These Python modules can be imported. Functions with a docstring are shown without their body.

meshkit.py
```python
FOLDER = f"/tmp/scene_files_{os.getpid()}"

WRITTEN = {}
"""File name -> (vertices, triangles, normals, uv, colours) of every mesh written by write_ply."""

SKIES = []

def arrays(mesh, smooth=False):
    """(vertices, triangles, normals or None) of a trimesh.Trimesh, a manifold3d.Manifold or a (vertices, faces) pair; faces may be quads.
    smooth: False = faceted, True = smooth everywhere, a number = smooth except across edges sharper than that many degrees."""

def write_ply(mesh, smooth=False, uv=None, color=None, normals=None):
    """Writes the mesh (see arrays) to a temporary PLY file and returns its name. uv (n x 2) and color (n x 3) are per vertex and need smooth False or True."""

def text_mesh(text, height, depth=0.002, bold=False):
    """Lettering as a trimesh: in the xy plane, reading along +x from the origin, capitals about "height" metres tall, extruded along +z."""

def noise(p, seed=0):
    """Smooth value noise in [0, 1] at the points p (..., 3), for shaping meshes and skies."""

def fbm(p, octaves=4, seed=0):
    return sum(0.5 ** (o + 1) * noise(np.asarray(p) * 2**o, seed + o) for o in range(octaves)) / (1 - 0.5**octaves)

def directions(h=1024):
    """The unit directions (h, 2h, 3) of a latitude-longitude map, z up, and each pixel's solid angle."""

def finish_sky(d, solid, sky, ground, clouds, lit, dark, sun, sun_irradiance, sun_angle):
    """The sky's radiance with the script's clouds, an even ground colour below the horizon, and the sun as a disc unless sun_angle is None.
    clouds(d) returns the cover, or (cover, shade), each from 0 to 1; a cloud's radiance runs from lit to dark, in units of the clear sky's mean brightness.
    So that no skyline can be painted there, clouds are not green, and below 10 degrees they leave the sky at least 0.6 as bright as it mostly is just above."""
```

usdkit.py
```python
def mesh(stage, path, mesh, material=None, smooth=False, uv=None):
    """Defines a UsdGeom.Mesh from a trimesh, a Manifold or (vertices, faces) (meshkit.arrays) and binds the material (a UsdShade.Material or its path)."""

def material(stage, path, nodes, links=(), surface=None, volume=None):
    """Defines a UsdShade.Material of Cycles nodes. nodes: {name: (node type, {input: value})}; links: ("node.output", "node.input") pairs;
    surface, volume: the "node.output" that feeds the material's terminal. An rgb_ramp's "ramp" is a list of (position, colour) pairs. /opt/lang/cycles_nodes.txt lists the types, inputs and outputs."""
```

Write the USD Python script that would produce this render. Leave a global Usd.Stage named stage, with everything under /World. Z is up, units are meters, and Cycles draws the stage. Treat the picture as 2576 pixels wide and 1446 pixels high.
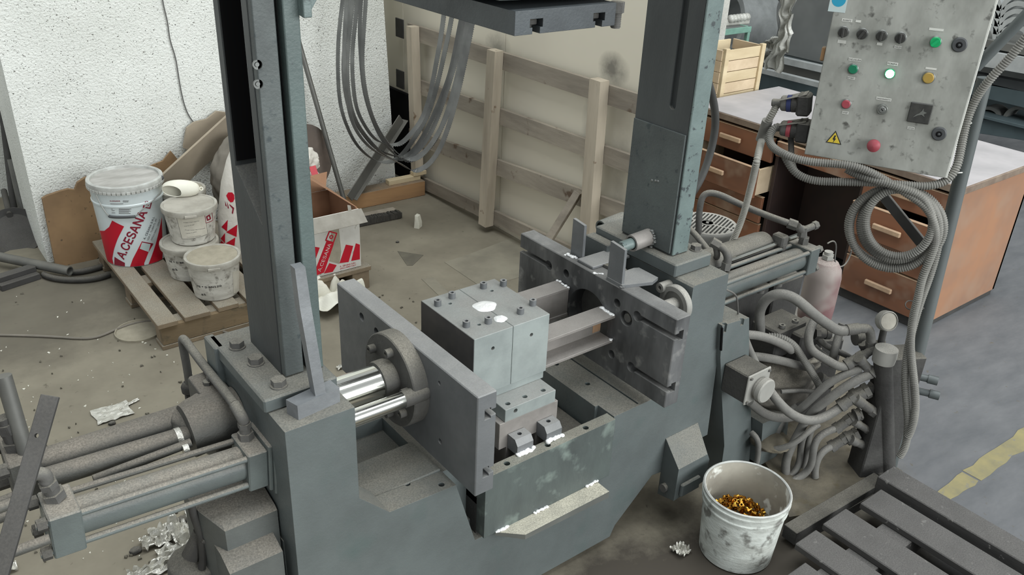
import math, random
import numpy as np
import trimesh
import manifold3d as mf
from scipy.interpolate import CubicSpline
from pxr import Usd, UsdGeom, UsdLux, UsdShade, Gf, Sdf
import usdkit, meshkit

random.seed(7)
rng = np.random.default_rng(7)
stage = Usd.Stage.CreateInMemory()
UsdGeom.SetStageUpAxis(stage, 'Z')
UsdGeom.SetStageMetersPerUnit(stage, 1.0)
UsdGeom.Xform.Define(stage, '/World')
UsdGeom.Scope.Define(stage, '/World/Looks')

# ------------------------------------------------------------------ camera (solved from the machine's edges; x along the machine, y away from its front)
CAM = np.array([0.0, 0.0, 1.944])
FPX = 2165.52
R = np.array([[0.79300559, 0.24750745, -0.55667063],
              [-0.60776313, 0.38444226, -0.69485835],
              [0.0420251, 0.88935044, 0.45529077]])
cam = UsdGeom.Camera.Define(stage, '/World/Camera')
cam.CreateHorizontalApertureAttr(36.0)
cam.CreateVerticalApertureAttr(36.0 * 1446 / 2576)
cam.CreateFocalLengthAttr(36.0 * FPX / 2576)
cam.CreateClippingRangeAttr(Gf.Vec2f(0.05, 200))
cam.CreateFStopAttr(0.0)
cam.CreateExposureAttr(0.5)
U_, _, V_ = np.linalg.svd(R)
Rn = U_ @ V_
xf = Gf.Matrix4d(*[float(v) for v in (*Rn[:, 0], 0, *Rn[:, 1], 0, *Rn[:, 2], 0, *CAM, 1)])
UsdGeom.Xformable(cam).AddTransformOp().Set(xf)

# ------------------------------------------------------------------ light: grey hall daylight, a bank of windows on the -y side, roof lights overhead
dome = UsdLux.DomeLight.Define(stage, '/World/hall_daylight')
dome.CreateIntensityAttr(0.12)
dome.CreateColorAttr(Gf.Vec3f(0.95, 1.0, 1.02))

def rect(name, pos, look, w, h, inten, col):
    l = UsdLux.RectLight.Define(stage, '/World/' + name)
    l.CreateWidthAttr(w); l.CreateHeightAttr(h); l.CreateIntensityAttr(inten); l.CreateColorAttr(Gf.Vec3f(*col))
    z = -np.array(look, float); z /= np.linalg.norm(z)
    up = np.array([0, 0, 1.0]) if abs(z[2]) < .9 else np.array([0, 1.0, 0])
    x = np.cross(up, z); x /= np.linalg.norm(x); y = np.cross(z, x)
    UsdGeom.Xformable(l).AddTransformOp().Set(Gf.Matrix4d(*[float(v) for v in (*x, 0, *y, 0, *z, 0, *pos, 1)]))
    return l
rect('window_light', (4.2, -7.0, 3.4), (-0.12, 1, -0.16), 9.0, 4.2, 6.0, (0.97, 1.0, 0.99))
rect('roof_light', (3.0, 1.0, 7.0), (0, 0, -1), 9.0, 4.0, 3.6, (0.96, 1.0, 1.0))

# ------------------------------------------------------------------ small kit
def ray(px, py):
    return R @ np.array([(px - 1288) / FPX, -(py - 723) / FPX, -1.0])
def at(px, py, x=None, y=None, z=None):
    """the place on a given plane of the room that was measured at a photograph pixel"""
    r = ray(px, py)
    t = (x - CAM[0]) / r[0] if x is not None else (y - CAM[1]) / r[1] if y is not None else (z - CAM[2]) / r[2]
    return CAM + t * r
def on(px, py, p0, n):
    r = ray(px, py); n = np.asarray(n, float)
    return CAM + r * (np.dot(np.asarray(p0) - CAM, n) / np.dot(r, n))

used = {}
def numbered(path):
    k = used.get(path, 0); used[path] = k + 1
    return path if k == 0 else f'{path}_{k:03d}'
ORIG = {}
MATS = {}
def tm(m):
    if hasattr(m, 'to_mesh'):
        q = m.to_mesh(); return trimesh.Trimesh(np.array(q.vert_properties[:, :3], float), np.array(q.tri_verts), process=False)
    if isinstance(m, (list, tuple)):
        if len(m) == 2 and isinstance(m[0], np.ndarray):
            return trimesh.Trimesh(m[0], m[1], process=False)
        return trimesh.util.concatenate([tm(x) for x in m])
    return m
def tagp(prim, label=None, cat=None, group=None, kind=None):
    for k, v in (('label', label), ('category', cat), ('group', group), ('kind', kind)):
        if v: prim.SetCustomDataByKey(k, v)
    return prim
def thing(name, label, cat, base, group=None):
    path = numbered('/World/' + name)
    x = UsdGeom.Xform.Define(stage, path); x.AddTranslateOp().Set(Gf.Vec3d(*[float(v) for v in base]))
    ORIG[path] = np.array(base, float)
    tagp(x.GetPrim(), label, cat, group)
    return path
def obj(name, mesh, m, parent=None, smooth=30, label=None, cat=None, group=None, kind=None):
    """one Mesh prim; world coordinates in, written relative to the thing's base"""
    mesh = tm(mesh)
    path = numbered((parent or '/World') + '/' + name)
    v = np.array(mesh.vertices, float)
    if parent: 
        root = '/'.join(parent.split('/')[:3]); o = ORIG.get(root, np.zeros(3))
    else:
        o = np.zeros(3)
    p = usdkit.mesh(stage, path, trimesh.Trimesh(v - o, mesh.faces, process=False), MATS[m] if isinstance(m, str) else m, smooth=smooth)
    tagp(p.GetPrim(), label, cat, group, kind)
    return path
def single(name, mesh, m, label, cat, group=None, smooth=30, kind=None):
    """a thing that is one mesh, its origin at its base"""
    mesh = tm(mesh); b = mesh.bounds
    o = np.array([(b[0][0] + b[1][0]) / 2, (b[0][1] + b[1][1]) / 2, b[0][2]])
    path = numbered('/World/' + name)
    p = usdkit.mesh(stage, path, trimesh.Trimesh(np.array(mesh.vertices) - o, mesh.faces, process=False), MATS[m] if isinstance(m, str) else m, smooth=smooth)
    p.AddTranslateOp().Set(Gf.Vec3d(*[float(v) for v in o]))
    tagp(p.GetPrim(), label, cat, group, kind)
    return path
def structure(name, mesh, m, parent=None, smooth=30, label=None):
    return obj(name, mesh, m, parent, smooth, kind='structure' if parent is None else None, label=label)
def copy_of(path, loc, rotz=0, label=None, group=None):
    src = stage.GetPrimAtPath(path)
    base = path.rstrip('0123456789').rstrip('_') if path[-3:].isdigit() else path
    p2 = numbered(base)
    x = UsdGeom.Xform.Define(stage, p2); x.AddTranslateOp().Set(Gf.Vec3d(*[float(v) for v in loc]))
    if rotz: x.AddRotateZOp().Set(float(rotz))
    cd = src.GetCustomData()
    return p2, x, cd

# shapes
def hull(pts):
    h = trimesh.convex.convex_hull(np.asarray(pts, float)); return h
def box(x0, x1, y0, y1, z0, z1, b=.0015):
    b = min(b, (x1 - x0) / 3, (y1 - y0) / 3, (z1 - z0) / 3)
    pts = []
    for sx in (0, 1):
        for sy in (0, 1):
            for sz in (0, 1):
                c = np.array([(x0, x1)[sx], (y0, y1)[sy], (z0, z1)[sz]])
                d = np.array([1 - 2 * sx, 1 - 2 * sy, 1 - 2 * sz]) * b
                for k in range(3):
                    e = d.copy(); e[k] = 0; pts.append(c + e)
    return hull(pts)
def frame(d, up=(0, 0, 1)):
    d = np.asarray(d, float); d = d / np.linalg.norm(d); up = np.asarray(up, float)
    if abs(np.dot(d, up)) > .98: up = np.array([1.0, 0, 0]) if abs(d[0]) < .9 else np.array([0, 1.0, 0])
    u = np.cross(up, d); u /= np.linalg.norm(u); w = np.cross(d, u)
    return d, u, w
def bar(p0, p1, w, h, b=.0015, up=(0, 0, 1)):
    """a bar from p0 to p1, w across (horizontal), h in the up sense"""
    p0, p1 = np.asarray(p0, float), np.asarray(p1, float); L = np.linalg.norm(p1 - p0)
    m = box(0, L, -w / 2, w / 2, -h / 2, h / 2, b)
    d, u, v = frame(p1 - p0, up); T = np.eye(4); T[:3, 0] = d; T[:3, 1] = u; T[:3, 2] = v; T[:3, 3] = p0
    m = m.copy(); m.apply_transform(T); return m
def sweep(P, rad, n=12, caps=True):
    P = np.asarray(P, float); rad = np.broadcast_to(np.asarray(rad, float), (len(P),))
    t = np.gradient(P, axis=0); t /= np.linalg.norm(t, axis=1, keepdims=True) + 1e-12
    _, u, _ = frame(t[0]); U = [u]
    for i in range(1, len(P)):
        u = U[-1] - t[i] * np.dot(U[-1], t[i]); U.append(u / (np.linalg.norm(u) + 1e-12))
    U = np.array(U); W = np.cross(t, U); a = np.arange(n) * 2 * np.pi / n
    v = P[:, None] + rad[:, None, None] * (np.cos(a)[None, :, None] * U[:, None] + np.sin(a)[None, :, None] * W[:, None])
    v = v.reshape(-1, 3); i, j = np.meshgrid(np.arange(len(P) - 1), np.arange(n), indexing='ij')
    q = np.stack([i * n + j, i * n + (j + 1) % n, (i + 1) * n + (j + 1) % n, (i + 1) * n + j], -1).reshape(-1, 4)
    f = np.vstack([q[:, [0, 1, 2]], q[:, [0, 2, 3]]])
    if caps:
        m = len(v); v = np.vstack([v, P[0], P[-1]]); k = np.arange(n); e = (len(P) - 1) * n
        f = np.vstack([f, np.stack([np.full(n, m), (k + 1) % n, k], 1), np.stack([np.full(n, m + 1), e + k, e + (k + 1) % n], 1)])
    return trimesh.Trimesh(v, f, process=False)
def spline(pts, step=.012):
    pts = np.asarray(pts, float); d = np.r_[0, np.cumsum(np.sqrt(np.linalg.norm(np.diff(pts, axis=0), axis=1)) ** 1.0 + 1e-9)]
    c = CubicSpline(d, pts); L = np.linalg.norm(np.diff(pts, axis=0), axis=1).sum()
    q = c(np.linspace(0, d[-1], max(8, int(L / step) * 3)))
    s = np.r_[0, np.cumsum(np.linalg.norm(np.diff(q, axis=0), axis=1))]; n = max(6, int(s[-1] / step))
    return np.stack([np.interp(np.linspace(0, s[-1], n), s, q[:, k]) for k in range(3)], 1)
def tube(pts, r, n=12, step=.012):
    return sweep(spline(pts, step), r, n)
def cyl(p0, p1, r, n=24, r1=None, b=.0):
    p0, p1 = np.asarray(p0, float), np.asarray(p1, float); r1 = r if r1 is None else r1
    if b:
        d = (p1 - p0) / np.linalg.norm(p1 - p0)
        return sweep([p0, p0 + d * 1e-5, p0 + d * b, p1 - d * b, p1 - d * 1e-5, p1], [0.0001, r - b, r, r1, r1 - b, 0.0001], n, False)
    return sweep([p0, p1], [r, r1], n)
def lathe(prof, p0, axis=(0, 0, 1), n=40):
    """prof: (radius, height) pairs"""
    d, u, w = frame(axis); p0 = np.asarray(p0, float); a = np.arange(n) * 2 * np.pi / n
    rr = np.array([max(q[0], 1e-5) for q in prof]); hh = np.array([q[1] for q in prof])
    v = (p0 + hh[:, None, None] * d + rr[:, None, None] * (np.cos(a)[None, :, None] * u + np.sin(a)[None, :, None] * w)).reshape(-1, 3)
    i, j = np.meshgrid(np.arange(len(prof) - 1), np.arange(n), indexing='ij')
    q = np.stack([i * n + j, i * n + (j + 1) % n, (i + 1) * n + (j + 1) % n, (i + 1) * n + j], -1).reshape(-1, 4)
    f = np.vstack([q[:, [0, 1, 2]], q[:, [0, 2, 3]]]); k = np.arange(n); m = len(v)
    if prof[0][0] > .002 and prof[-1][0] > .002:
        e = (len(prof) - 1) * n; k2 = (k + 1) % n
        f = np.vstack([f, np.stack([e + k, e + k2, k2], 1), np.stack([e + k, k2, k], 1)])
    for e, flip in ((0, True), ((len(prof) - 1) * n, False)):
        if prof[0 if flip else -1][0] > .002: continue
        c = v[e:e + n].mean(0); v = np.vstack([v, c]); tri = np.stack([np.full(n, m), e + k, e + (k + 1) % n], 1); m += 1
        f = np.vstack([f, tri[:, ::-1] if flip else tri])
    return trimesh.Trimesh(v, f, process=False)
def hexa(p0, p1, r):
    return cyl(p0, p1, r, 6)
def ribbon(P, w, th, wd):
    """flat strip along P, width w along direction(s) wd"""
    P = np.asarray(P, float); wd = np.broadcast_to(np.asarray(wd, float), P.shape).copy()
    t = np.gradient(P, axis=0); t /= np.linalg.norm(t, axis=1, keepdims=True)
    wd -= t * (wd * t).sum(1, keepdims=True); wd /= np.linalg.norm(wd, axis=1, keepdims=True); nn = np.cross(t, wd)
    c = [P + wd * w / 2 * a + nn * th / 2 * b for a, b in ((-1, -1), (1, -1), (1, 1), (-1, 1))]
    v = np.stack(c, 1).reshape(-1, 3); n = 4
    i, j = np.meshgrid(np.arange(len(P) - 1), np.arange(n), indexing='ij')
    q = np.stack([i * n + j, i * n + (j + 1) % n, (i + 1) * n + (j + 1) % n, (i + 1) * n + j], -1).reshape(-1, 4)
    e = (len(P) - 1) * 4
    f = np.vstack([q[:, [0, 1, 2]], q[:, [0, 2, 3]], [[0, 2, 1], [0, 3, 2], [e, e + 1, e + 2], [e, e + 2, e + 3]]])
    return trimesh.Trimesh(v, f, process=False)
def prism(poly, axis, a, b):
    """polygon extruded along an axis from a to b. axis 'y': poly in (x,z); 'x': poly in (y,z); 'z': poly in (x,y)"""
    from shapely.geometry import Polygon
    m = trimesh.creation.extrude_polygon(Polygon(poly), b - a, engine='earcut'); v = np.array(m.vertices); f = np.array(m.faces)
    if axis == 'z': w = np.c_[v[:, 0], v[:, 1], v[:, 2] + a]
    elif axis == 'x': w = np.c_[v[:, 2] + a, v[:, 0], v[:, 1]]
    else: w = np.c_[v[:, 0], v[:, 2] + a, v[:, 1]]; f = f[:, ::-1]
    return trimesh.Trimesh(w, f, process=False)
def MB(x0, x1, y0, y1, z0, z1):
    return mf.Manifold.cube([x1 - x0, y1 - y0, z1 - z0]).translate([x0, y0, z0])
def MC(axis, c, r, a, b, n=28):
    """cylinder cutter along axis from a to b, c = the two other coordinates in order"""
    m = mf.Manifold.cylinder(b - a, r, r, n)
    if axis == 'z': return m.translate([c[0], c[1], a])
    if axis == 'x': return m.rotate([0, 90, 0]).translate([a, c[0], c[1]])
    return m.rotate([-90, 0, 0]).translate([c[0], a, c[1]])
def MT(t):
    t = tm(t); return mf.Manifold(mf.Mesh(np.asarray(t.vertices, np.float32), np.asarray(t.faces, np.uint32)))
def place(mesh, pos, ax, ay, az=None):
    """put a mesh built in local axes at pos with local x -> ax, y -> ay"""
    ax = np.asarray(ax, float); ax = ax / np.linalg.norm(ax); ay = np.asarray(ay, float); ay = ay - ax * np.dot(ax, ay); ay /= np.linalg.norm(ay)
    az = np.cross(ax, ay); T = np.eye(4); T[:3, 0] = ax; T[:3, 1] = ay; T[:3, 2] = az; T[:3, 3] = pos
    m = tm(mesh).copy(); m.apply_transform(T); return m
def bump_mesh(m, amp, scale, seed=0):
    m = m.copy(); v = np.array(m.vertices); m2 = trimesh.Trimesh(v, m.faces, process=True); 
    vv = np.array(m2.vertices); n = m2.vertex_normals
    m2.vertices = vv + n * ((meshkit.fbm(vv * scale + 11, 3, seed) - .5) * 2 * amp)[:, None]; return m2
def corrugated(pts, r=.0095, pitch=.0058, n=10):
    P = spline(pts, pitch / 4); k = np.arange(len(P)) % 4
    return sweep(P, np.where(k < 2, r, r * .84), n)

# ------------------------------------------------------------------ materials
def mat(name, a, b=None, rough=.6, metal=0., scale=6., detail=4., dust=None, dust_amt=0., bump=.0, bscale=60., bevel=0., spots=None, spot_scale=40., spot_lo=.62, spot_hi=.7, rough2=None, stretch=None, spec=.5, coat=0., mixlo=.35, mixhi=.65, dist=.0):
    b = b or a
    nd = {'geo': ('geometry', {}), 'map': ('mapping', {'scale': stretch or (1, 1, 1)}), 'n1': ('noise_texture', {'scale': scale, 'detail': detail, 'roughness': .6, 'distortion': dist}),
          'mr': ('map_range', {'from_min': mixlo, 'from_max': mixhi, 'clamp': True}), 'c1': ('mix_color', {'a': a, 'b': b}),
          'p': ('principled_bsdf', {'roughness': rough, 'metallic': metal, 'specular_ior_level': spec, 'coat_weight': coat})}
    ln = [('geo.position', 'map.vector'), ('map.vector', 'n1.vector'), ('n1.fac', 'mr.value'), ('mr.result', 'c1.fac')]
    col = 'c1.result'
    if rough2 is not None:
        nd['rr'] = ('map_range', {'from_min': .3, 'from_max': .7, 'to_min': rough, 'to_max': rough2, 'clamp': True}); ln += [('n1.fac', 'rr.value')]
    rsrc = 'rr.result' if rough2 is not None else None
    if spots:
        nd['n2'] = ('noise_texture', {'scale': spot_scale, 'detail': 3.0, 'roughness': .55})
        nd['sr'] = ('map_range', {'from_min': spot_lo, 'from_max': spot_hi, 'clamp': True}); nd['c2'] = ('mix_color', {'b': spots})
        ln += [('geo.position', 'n2.vector'), ('n2.fac', 'sr.value'), ('sr.result', 'c2.fac'), (col, 'c2.a')]; col = 'c2.result'
    if dust:
        nd['sx'] = ('separate_xyz', {}); nd['dr'] = ('map_range', {'from_min': .25, 'from_max': .85, 'clamp': True})
        nd['n3'] = ('noise_texture', {'scale': 9., 'detail': 5., 'roughness': .65}); nd['d2'] = ('map_range', {'from_min': .3, 'from_max': .62, 'to_min': dust_amt * .55, 'to_max': dust_amt, 'clamp': True})
        nd['dm'] = ('math', {'math_type': 'multiply'}); nd['c3'] = ('mix_color', {})
        nd['n6'] = ('noise_texture', {'scale': 260., 'detail': 3., 'roughness': .7}); nd['r6'] = ('map_range', {'from_min': .36, 'from_max': .64, 'clamp': True}); gk = .86 if metal else .68; nd['cg'] = ('mix_color', {'a': tuple(c * gk for c in dust), 'b': tuple(min(1, c * (2 - gk) * .93) for c in dust)})
        ln += [('geo.position', 'n6.vector'), ('n6.fac', 'r6.value'), ('r6.result', 'cg.fac'), ('cg.result', 'c3.b')]
        ln += [('geo.normal', 'sx.vector'), ('sx.z', 'dr.value'), ('geo.position', 'n3.vector'), ('n3.fac', 'd2.value'), ('dr.result', 'dm.value1'), ('d2.result', 'dm.value2'),
               ('dm.value', 'c3.fac'), (col, 'c3.a')]; col = 'c3.result'
        nd['drg'] = ('mix_float', {'a': rough, 'b': .9}); ln += [('dm.value', 'drg.fac')]
        if rsrc: ln += [(rsrc, 'drg.a')]
        rsrc = 'drg.result'
        if metal:
            nd['dmt'] = ('mix_float', {'a': metal, 'b': 0.}); ln += [('dm.value', 'dmt.fac'), ('dmt.result', 'p.metallic')]
    ln.append((col, 'p.base_color'))
    if rsrc: ln.append((rsrc, 'p.roughness'))
    nsrc = None
    if bevel:
        nd['bv'] = ('bevel', {'radius': bevel, 'samples': 4}); nsrc = 'bv.bevel'
    if bump:
        nd['n4'] = ('noise_texture', {'scale': bscale, 'detail': 4., 'roughness': .6}); nd['bp'] = ('bump', {'strength': 1.0, 'distance': bump})
        ln += [('map.vector', 'n4.vector'), ('n4.fac', 'bp.height')]
        if nsrc: ln.append((nsrc, 'bp.normal'))
        nsrc = 'bp.normal'
    if nsrc: ln.append((nsrc, 'p.normal'))
    MATS[name] = usdkit.material(stage, '/World/Looks/' + name, nd, ln, surface='p.BSDF')
    return MATS[name]
def s(r, g, b):
    """sRGB 0-255 to linear"""
    return tuple(((c / 255) / 12.92 if c / 255 < .04045 else ((c / 255 + .055) / 1.055) ** 2.4) for c in (r, g, b))
DUST = s(128, 124, 114)
mat('machine_paint', s(95, 102, 102), s(84, 90, 90), rough=.42, rough2=.55, scale=5, dust=DUST, dust_amt=.8, bump=.0006, bscale=120, bevel=.002, spots=s(80, 92, 91), spot_scale=6, spot_lo=.55, spot_hi=.75)
mat('dark_column', s(74, 78, 78), s(60, 63, 64), rough=.5, rough2=.62, scale=4, dust=DUST, dust_amt=.5, bump=.0006, bscale=140, bevel=.0025, stretch=(1, 1, .35))
mat('column_face', s(86, 93, 92), s(74, 79, 79), rough=.45, rough2=.6, scale=7, bump=.0008, bscale=150, bevel=.002, spots=s(58, 66, 68), spot_scale=30, spot_lo=.62, spot_hi=.7)
mat('column_left_paint', s(88, 102, 100), s(76, 87, 86), rough=.45, scale=6, bump=.0008, bscale=120, spots=s(66, 72, 74), spot_scale=35, spot_lo=.66, spot_hi=.72, bevel=.002)
mat('column_paint', s(108, 122, 120), s(92, 105, 104), rough=.4, scale=6, bump=.0008, bscale=90, spots=s(64, 70, 72), spot_scale=45, spot_lo=.60, spot_hi=.66, bevel=.002)
mat('bare_steel', s(120, 122, 124), s(100, 103, 105), rough=.42, rough2=.6, metal=.25, scale=5, dust=s(156, 155, 152), dust_amt=.75, bevel=.0015, bump=.0004, bscale=160)
mat('used_table', s(86, 94, 92), s(68, 74, 73), rough=.45, rough2=.6, scale=6, dust=s(136, 132, 120), dust_amt=.9, spots=s(122, 134, 128), spot_scale=15, spot_lo=.54, spot_hi=.74, bevel=.002, bump=.0005, bscale=120, stretch=(1.6, 1, .6))
mat('ledge_dust', s(96, 98, 94), s(84, 86, 83), rough=.6, scale=6, dust=s(186, 182, 166), dust_amt=1.)
mat('used_platen', s(108, 109, 110), s(66, 67, 68), rough=.45, rough2=.65, metal=.25, scale=9, dust=s(132, 131, 128), dust_amt=.75, bevel=.0015, bump=.0005, bscale=160, spots=s(140, 140, 138), spot_scale=18, spot_lo=.58, spot_hi=.76, stretch=(1, 1, .35))
mat('upper_steel', s(74, 79, 82), s(58, 62, 65), rough=.36, rough2=.5, metal=.15, scale=6, bump=.0004, bscale=140, bevel=.0015)
mat('mold_steel', s(160, 168, 166), s(134, 141, 140), rough=.38, rough2=.5, metal=.2, scale=7, dust=s(146, 144, 140), dust_amt=.8, bevel=.001, bump=.0003, bscale=120)
mat('mold_shade_side', s(96, 92, 88), s(66, 66, 68), rough=.5, metal=.2, scale=6, bump=.0003)
mat('beam_steel', s(150, 145, 141), s(124, 120, 116), rough=.45, rough2=.6, metal=.25, scale=8, bump=.0005, bscale=90, dust=s(156, 151, 146), dust_amt=.6)
mat('scorched_steel', s(176, 140, 108), s(120, 108, 96), rough=.6, metal=.1, scale=14)
mat('chrome', s(228, 228, 222), s(205, 206, 200), rough=.12, rough2=.2, metal=1., scale=3, stretch=(.6, 60, 60))
mat('aluminium_melt', s(250, 250, 250), s(236, 238, 238), rough=.3, metal=.15, scale=20, bump=.003, bscale=60, spec=.8)
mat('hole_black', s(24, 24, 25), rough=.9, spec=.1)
mat('dusty_rubber', s(112, 111, 107), s(96, 95, 92), rough=.85, scale=18, dust=s(136, 133, 127), dust_amt=.8, bump=.0006, bscale=200)
mat('dark_rubber', s(62, 61, 58), s(48, 47, 46), rough=.75, scale=18, dust=s(110, 106, 98), dust_amt=.7)
mat('dusty_iron', s(98, 97, 94), s(78, 77, 75), rough=.75, scale=12, dust=DUST, dust_amt=.9, bump=.0012, bscale=120)
mat('dusty_dark_iron', s(66, 65, 63), s(52, 51, 50), rough=.8, scale=10, dust=s(112, 108, 99), dust_amt=.75, bump=.0015, bscale=90)
mat('cover_grey', s(94, 98, 96), s(82, 85, 84), rough=.5, scale=8, dust=s(126, 121, 112), dust_amt=1., bump=.0005, bscale=220)
mat('cylinder_paint', s(98, 106, 105), s(86, 92, 92), rough=.4, scale=8, dust=s(136, 130, 120), dust_amt=1., bump=.0005, bscale=220)
mat('old_cylinder', s(84, 84, 80), s(70, 70, 67), rough=.6, scale=8, dust=s(118, 112, 103), dust_amt=1., bump=.0012, bscale=220)
mat('conduit_grey', s(122, 121, 116), s(104, 103, 99), rough=.6, scale=10, dust=s(138, 135, 128), dust_amt=.5)
mat('conduit_light', s(160, 158, 150), s(140, 138, 131), rough=.6, scale=10)
mat('cabinet_paint', s(162, 163, 157), s(134, 135, 129), rough=.5, scale=12, stretch=(1, 1, .55), spots=s(84, 84, 80), spot_scale=34, spot_lo=.60, spot_hi=.74, bump=.0003, bscale=80, bevel=.002)
mat('knob_black', s(44, 44, 43), s(60, 60, 57), rough=.5, scale=30)
mat('rim_grey', s(120, 122, 120), rough=.4, metal=.5)
mat('button_green', s(10, 110, 78), rough=.35)
mat('button_red', s(158, 60, 72), s(146, 70, 78), rough=.45, scale=30)
mat('button_yellow', s(176, 140, 56), s(150, 130, 70), rough=.45, scale=30)
mat('key_grey', s(112, 114, 110), rough=.45, metal=.4)
mat('lock_dark', s(66, 68, 70), rough=.55)
mat('sign_yellow', s(214, 188, 58), s(200, 176, 60), rough=.5, scale=20)
mat('ink_black', s(38, 37, 36), rough=.7)
mat('ink_grey', s(96, 96, 94), rough=.7)
mat('sticker_blue', s(40, 150, 184), rough=.5)
mat('sticker_white', s(186, 200, 200), rough=.5)
mat('tape_label', s(204, 204, 198), rough=.5)
mat('dark_hose', s(84, 84, 82), s(72, 72, 71), rough=.6, scale=10)
mat('sheet_guard', s(122, 125, 124), s(104, 107, 107), rough=.6, scale=2)
mat('post_paint', s(74, 80, 80), s(90, 95, 95), rough=.5, scale=7, stretch=(1, 1, .3), bump=.0004)
mat('plaster_white', s(236, 238, 234), s(222, 224, 219), rough=.95, scale=2.2, spec=.2, bump=.009, bscale=105, spots=s(92, 90, 84), spot_scale=130, spot_lo=.65, spot_hi=.685)
mat('plaster_side', s(190, 190, 184), s(172, 171, 165), rough=.95, scale=3, bump=.004, bscale=60, spec=.2)
mat('panel_beige', s(224, 218, 202), s(215, 208, 192), rough=.75, scale=1.5, spots=s(150, 146, 132), spot_scale=7, spot_lo=.71, spot_hi=.85)
mat('wood_grey', s(161, 152, 138), s(128, 120, 109), rough=.85, scale=9, stretch=(1, .18, 1), bump=.0012, bscale=50, spots=s(96, 80, 66), spot_scale=12, spot_lo=.62, spot_hi=.72)
mat('wood_post', s(192, 181, 163), s(164, 153, 137), rough=.85, scale=9, stretch=(1, 1, .15), bump=.0012, bscale=50, spots=s(110, 88, 66), spot_scale=14, spot_lo=.66, spot_hi=.74)
mat('wood_beam', s(170, 133, 94), s(142, 110, 80), rough=.85, scale=8, stretch=(.2, 1, 1), bump=.0012, bscale=40, dust=s(118, 112, 100), dust_amt=.9)
mat('wood_light', s(204, 188, 156), s(184, 166, 134), rough=.8, scale=10, stretch=(.25, 1, 1), bump=.0006, bscale=40)
mat('wood_crate', s(206, 186, 158), s(186, 166, 138), rough=.8, scale=7, stretch=(1, .3, 1.5), bump=.0006, bscale=40)
mat('pallet_wood', s(138, 122, 100), s(112, 99, 82), rough=.9, scale=9, stretch=(1, .2, 1), bump=.0015, bscale=45, dust=s(138, 132, 119), dust_amt=1.)
mat('pallet_dark', s(74, 72, 70), s(58, 57, 56), rough=.85, scale=9, stretch=(.3, .3, 1), bump=.0015, bscale=45, dust=s(92, 90, 88), dust_amt=.85, spots=s(128, 126, 122), spot_scale=34, spot_lo=.66, spot_hi=.72)
mat('desk_wood', s(132, 88, 63), s(108, 74, 56), rough=.55, scale=5, stretch=(1, .35, 1), bump=.0003, spots=s(150, 128, 110), spot_scale=5, spot_lo=.52, spot_hi=.75)
mat('desk_wood_lit_side', s(158, 116, 88), s(142, 110, 90), rough=.6, scale=4, spots=s(150, 122, 102), spot_scale=5, spot_lo=.5, spot_hi=.75)  # same desk wood made lighter: light on the side put into colour
mat('desk_dark', s(64, 48, 44), s(52, 42, 40), rough=.6, scale=5)
mat('desk_top', s(172, 168, 169), s(154, 151, 152), rough=.6, scale=4)
mat('desk_edge', s(108, 92, 80), s(130, 116, 102), rough=.7, scale=14)
mat('handle_wood', s(186, 158, 130), s(164, 138, 114), rough=.6, scale=14)
mat('brass', s(196, 146, 62), s(172, 120, 44), rough=.28, metal=1., scale=30)
mat('bucket_white', s(214, 219, 214), s(178, 181, 175), rough=.6, scale=10, spots=s(124, 124, 119), spot_scale=20, spot_lo=.54, spot_hi=.66, bump=.002, bscale=45, stretch=(1, 1, 2.5))
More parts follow.
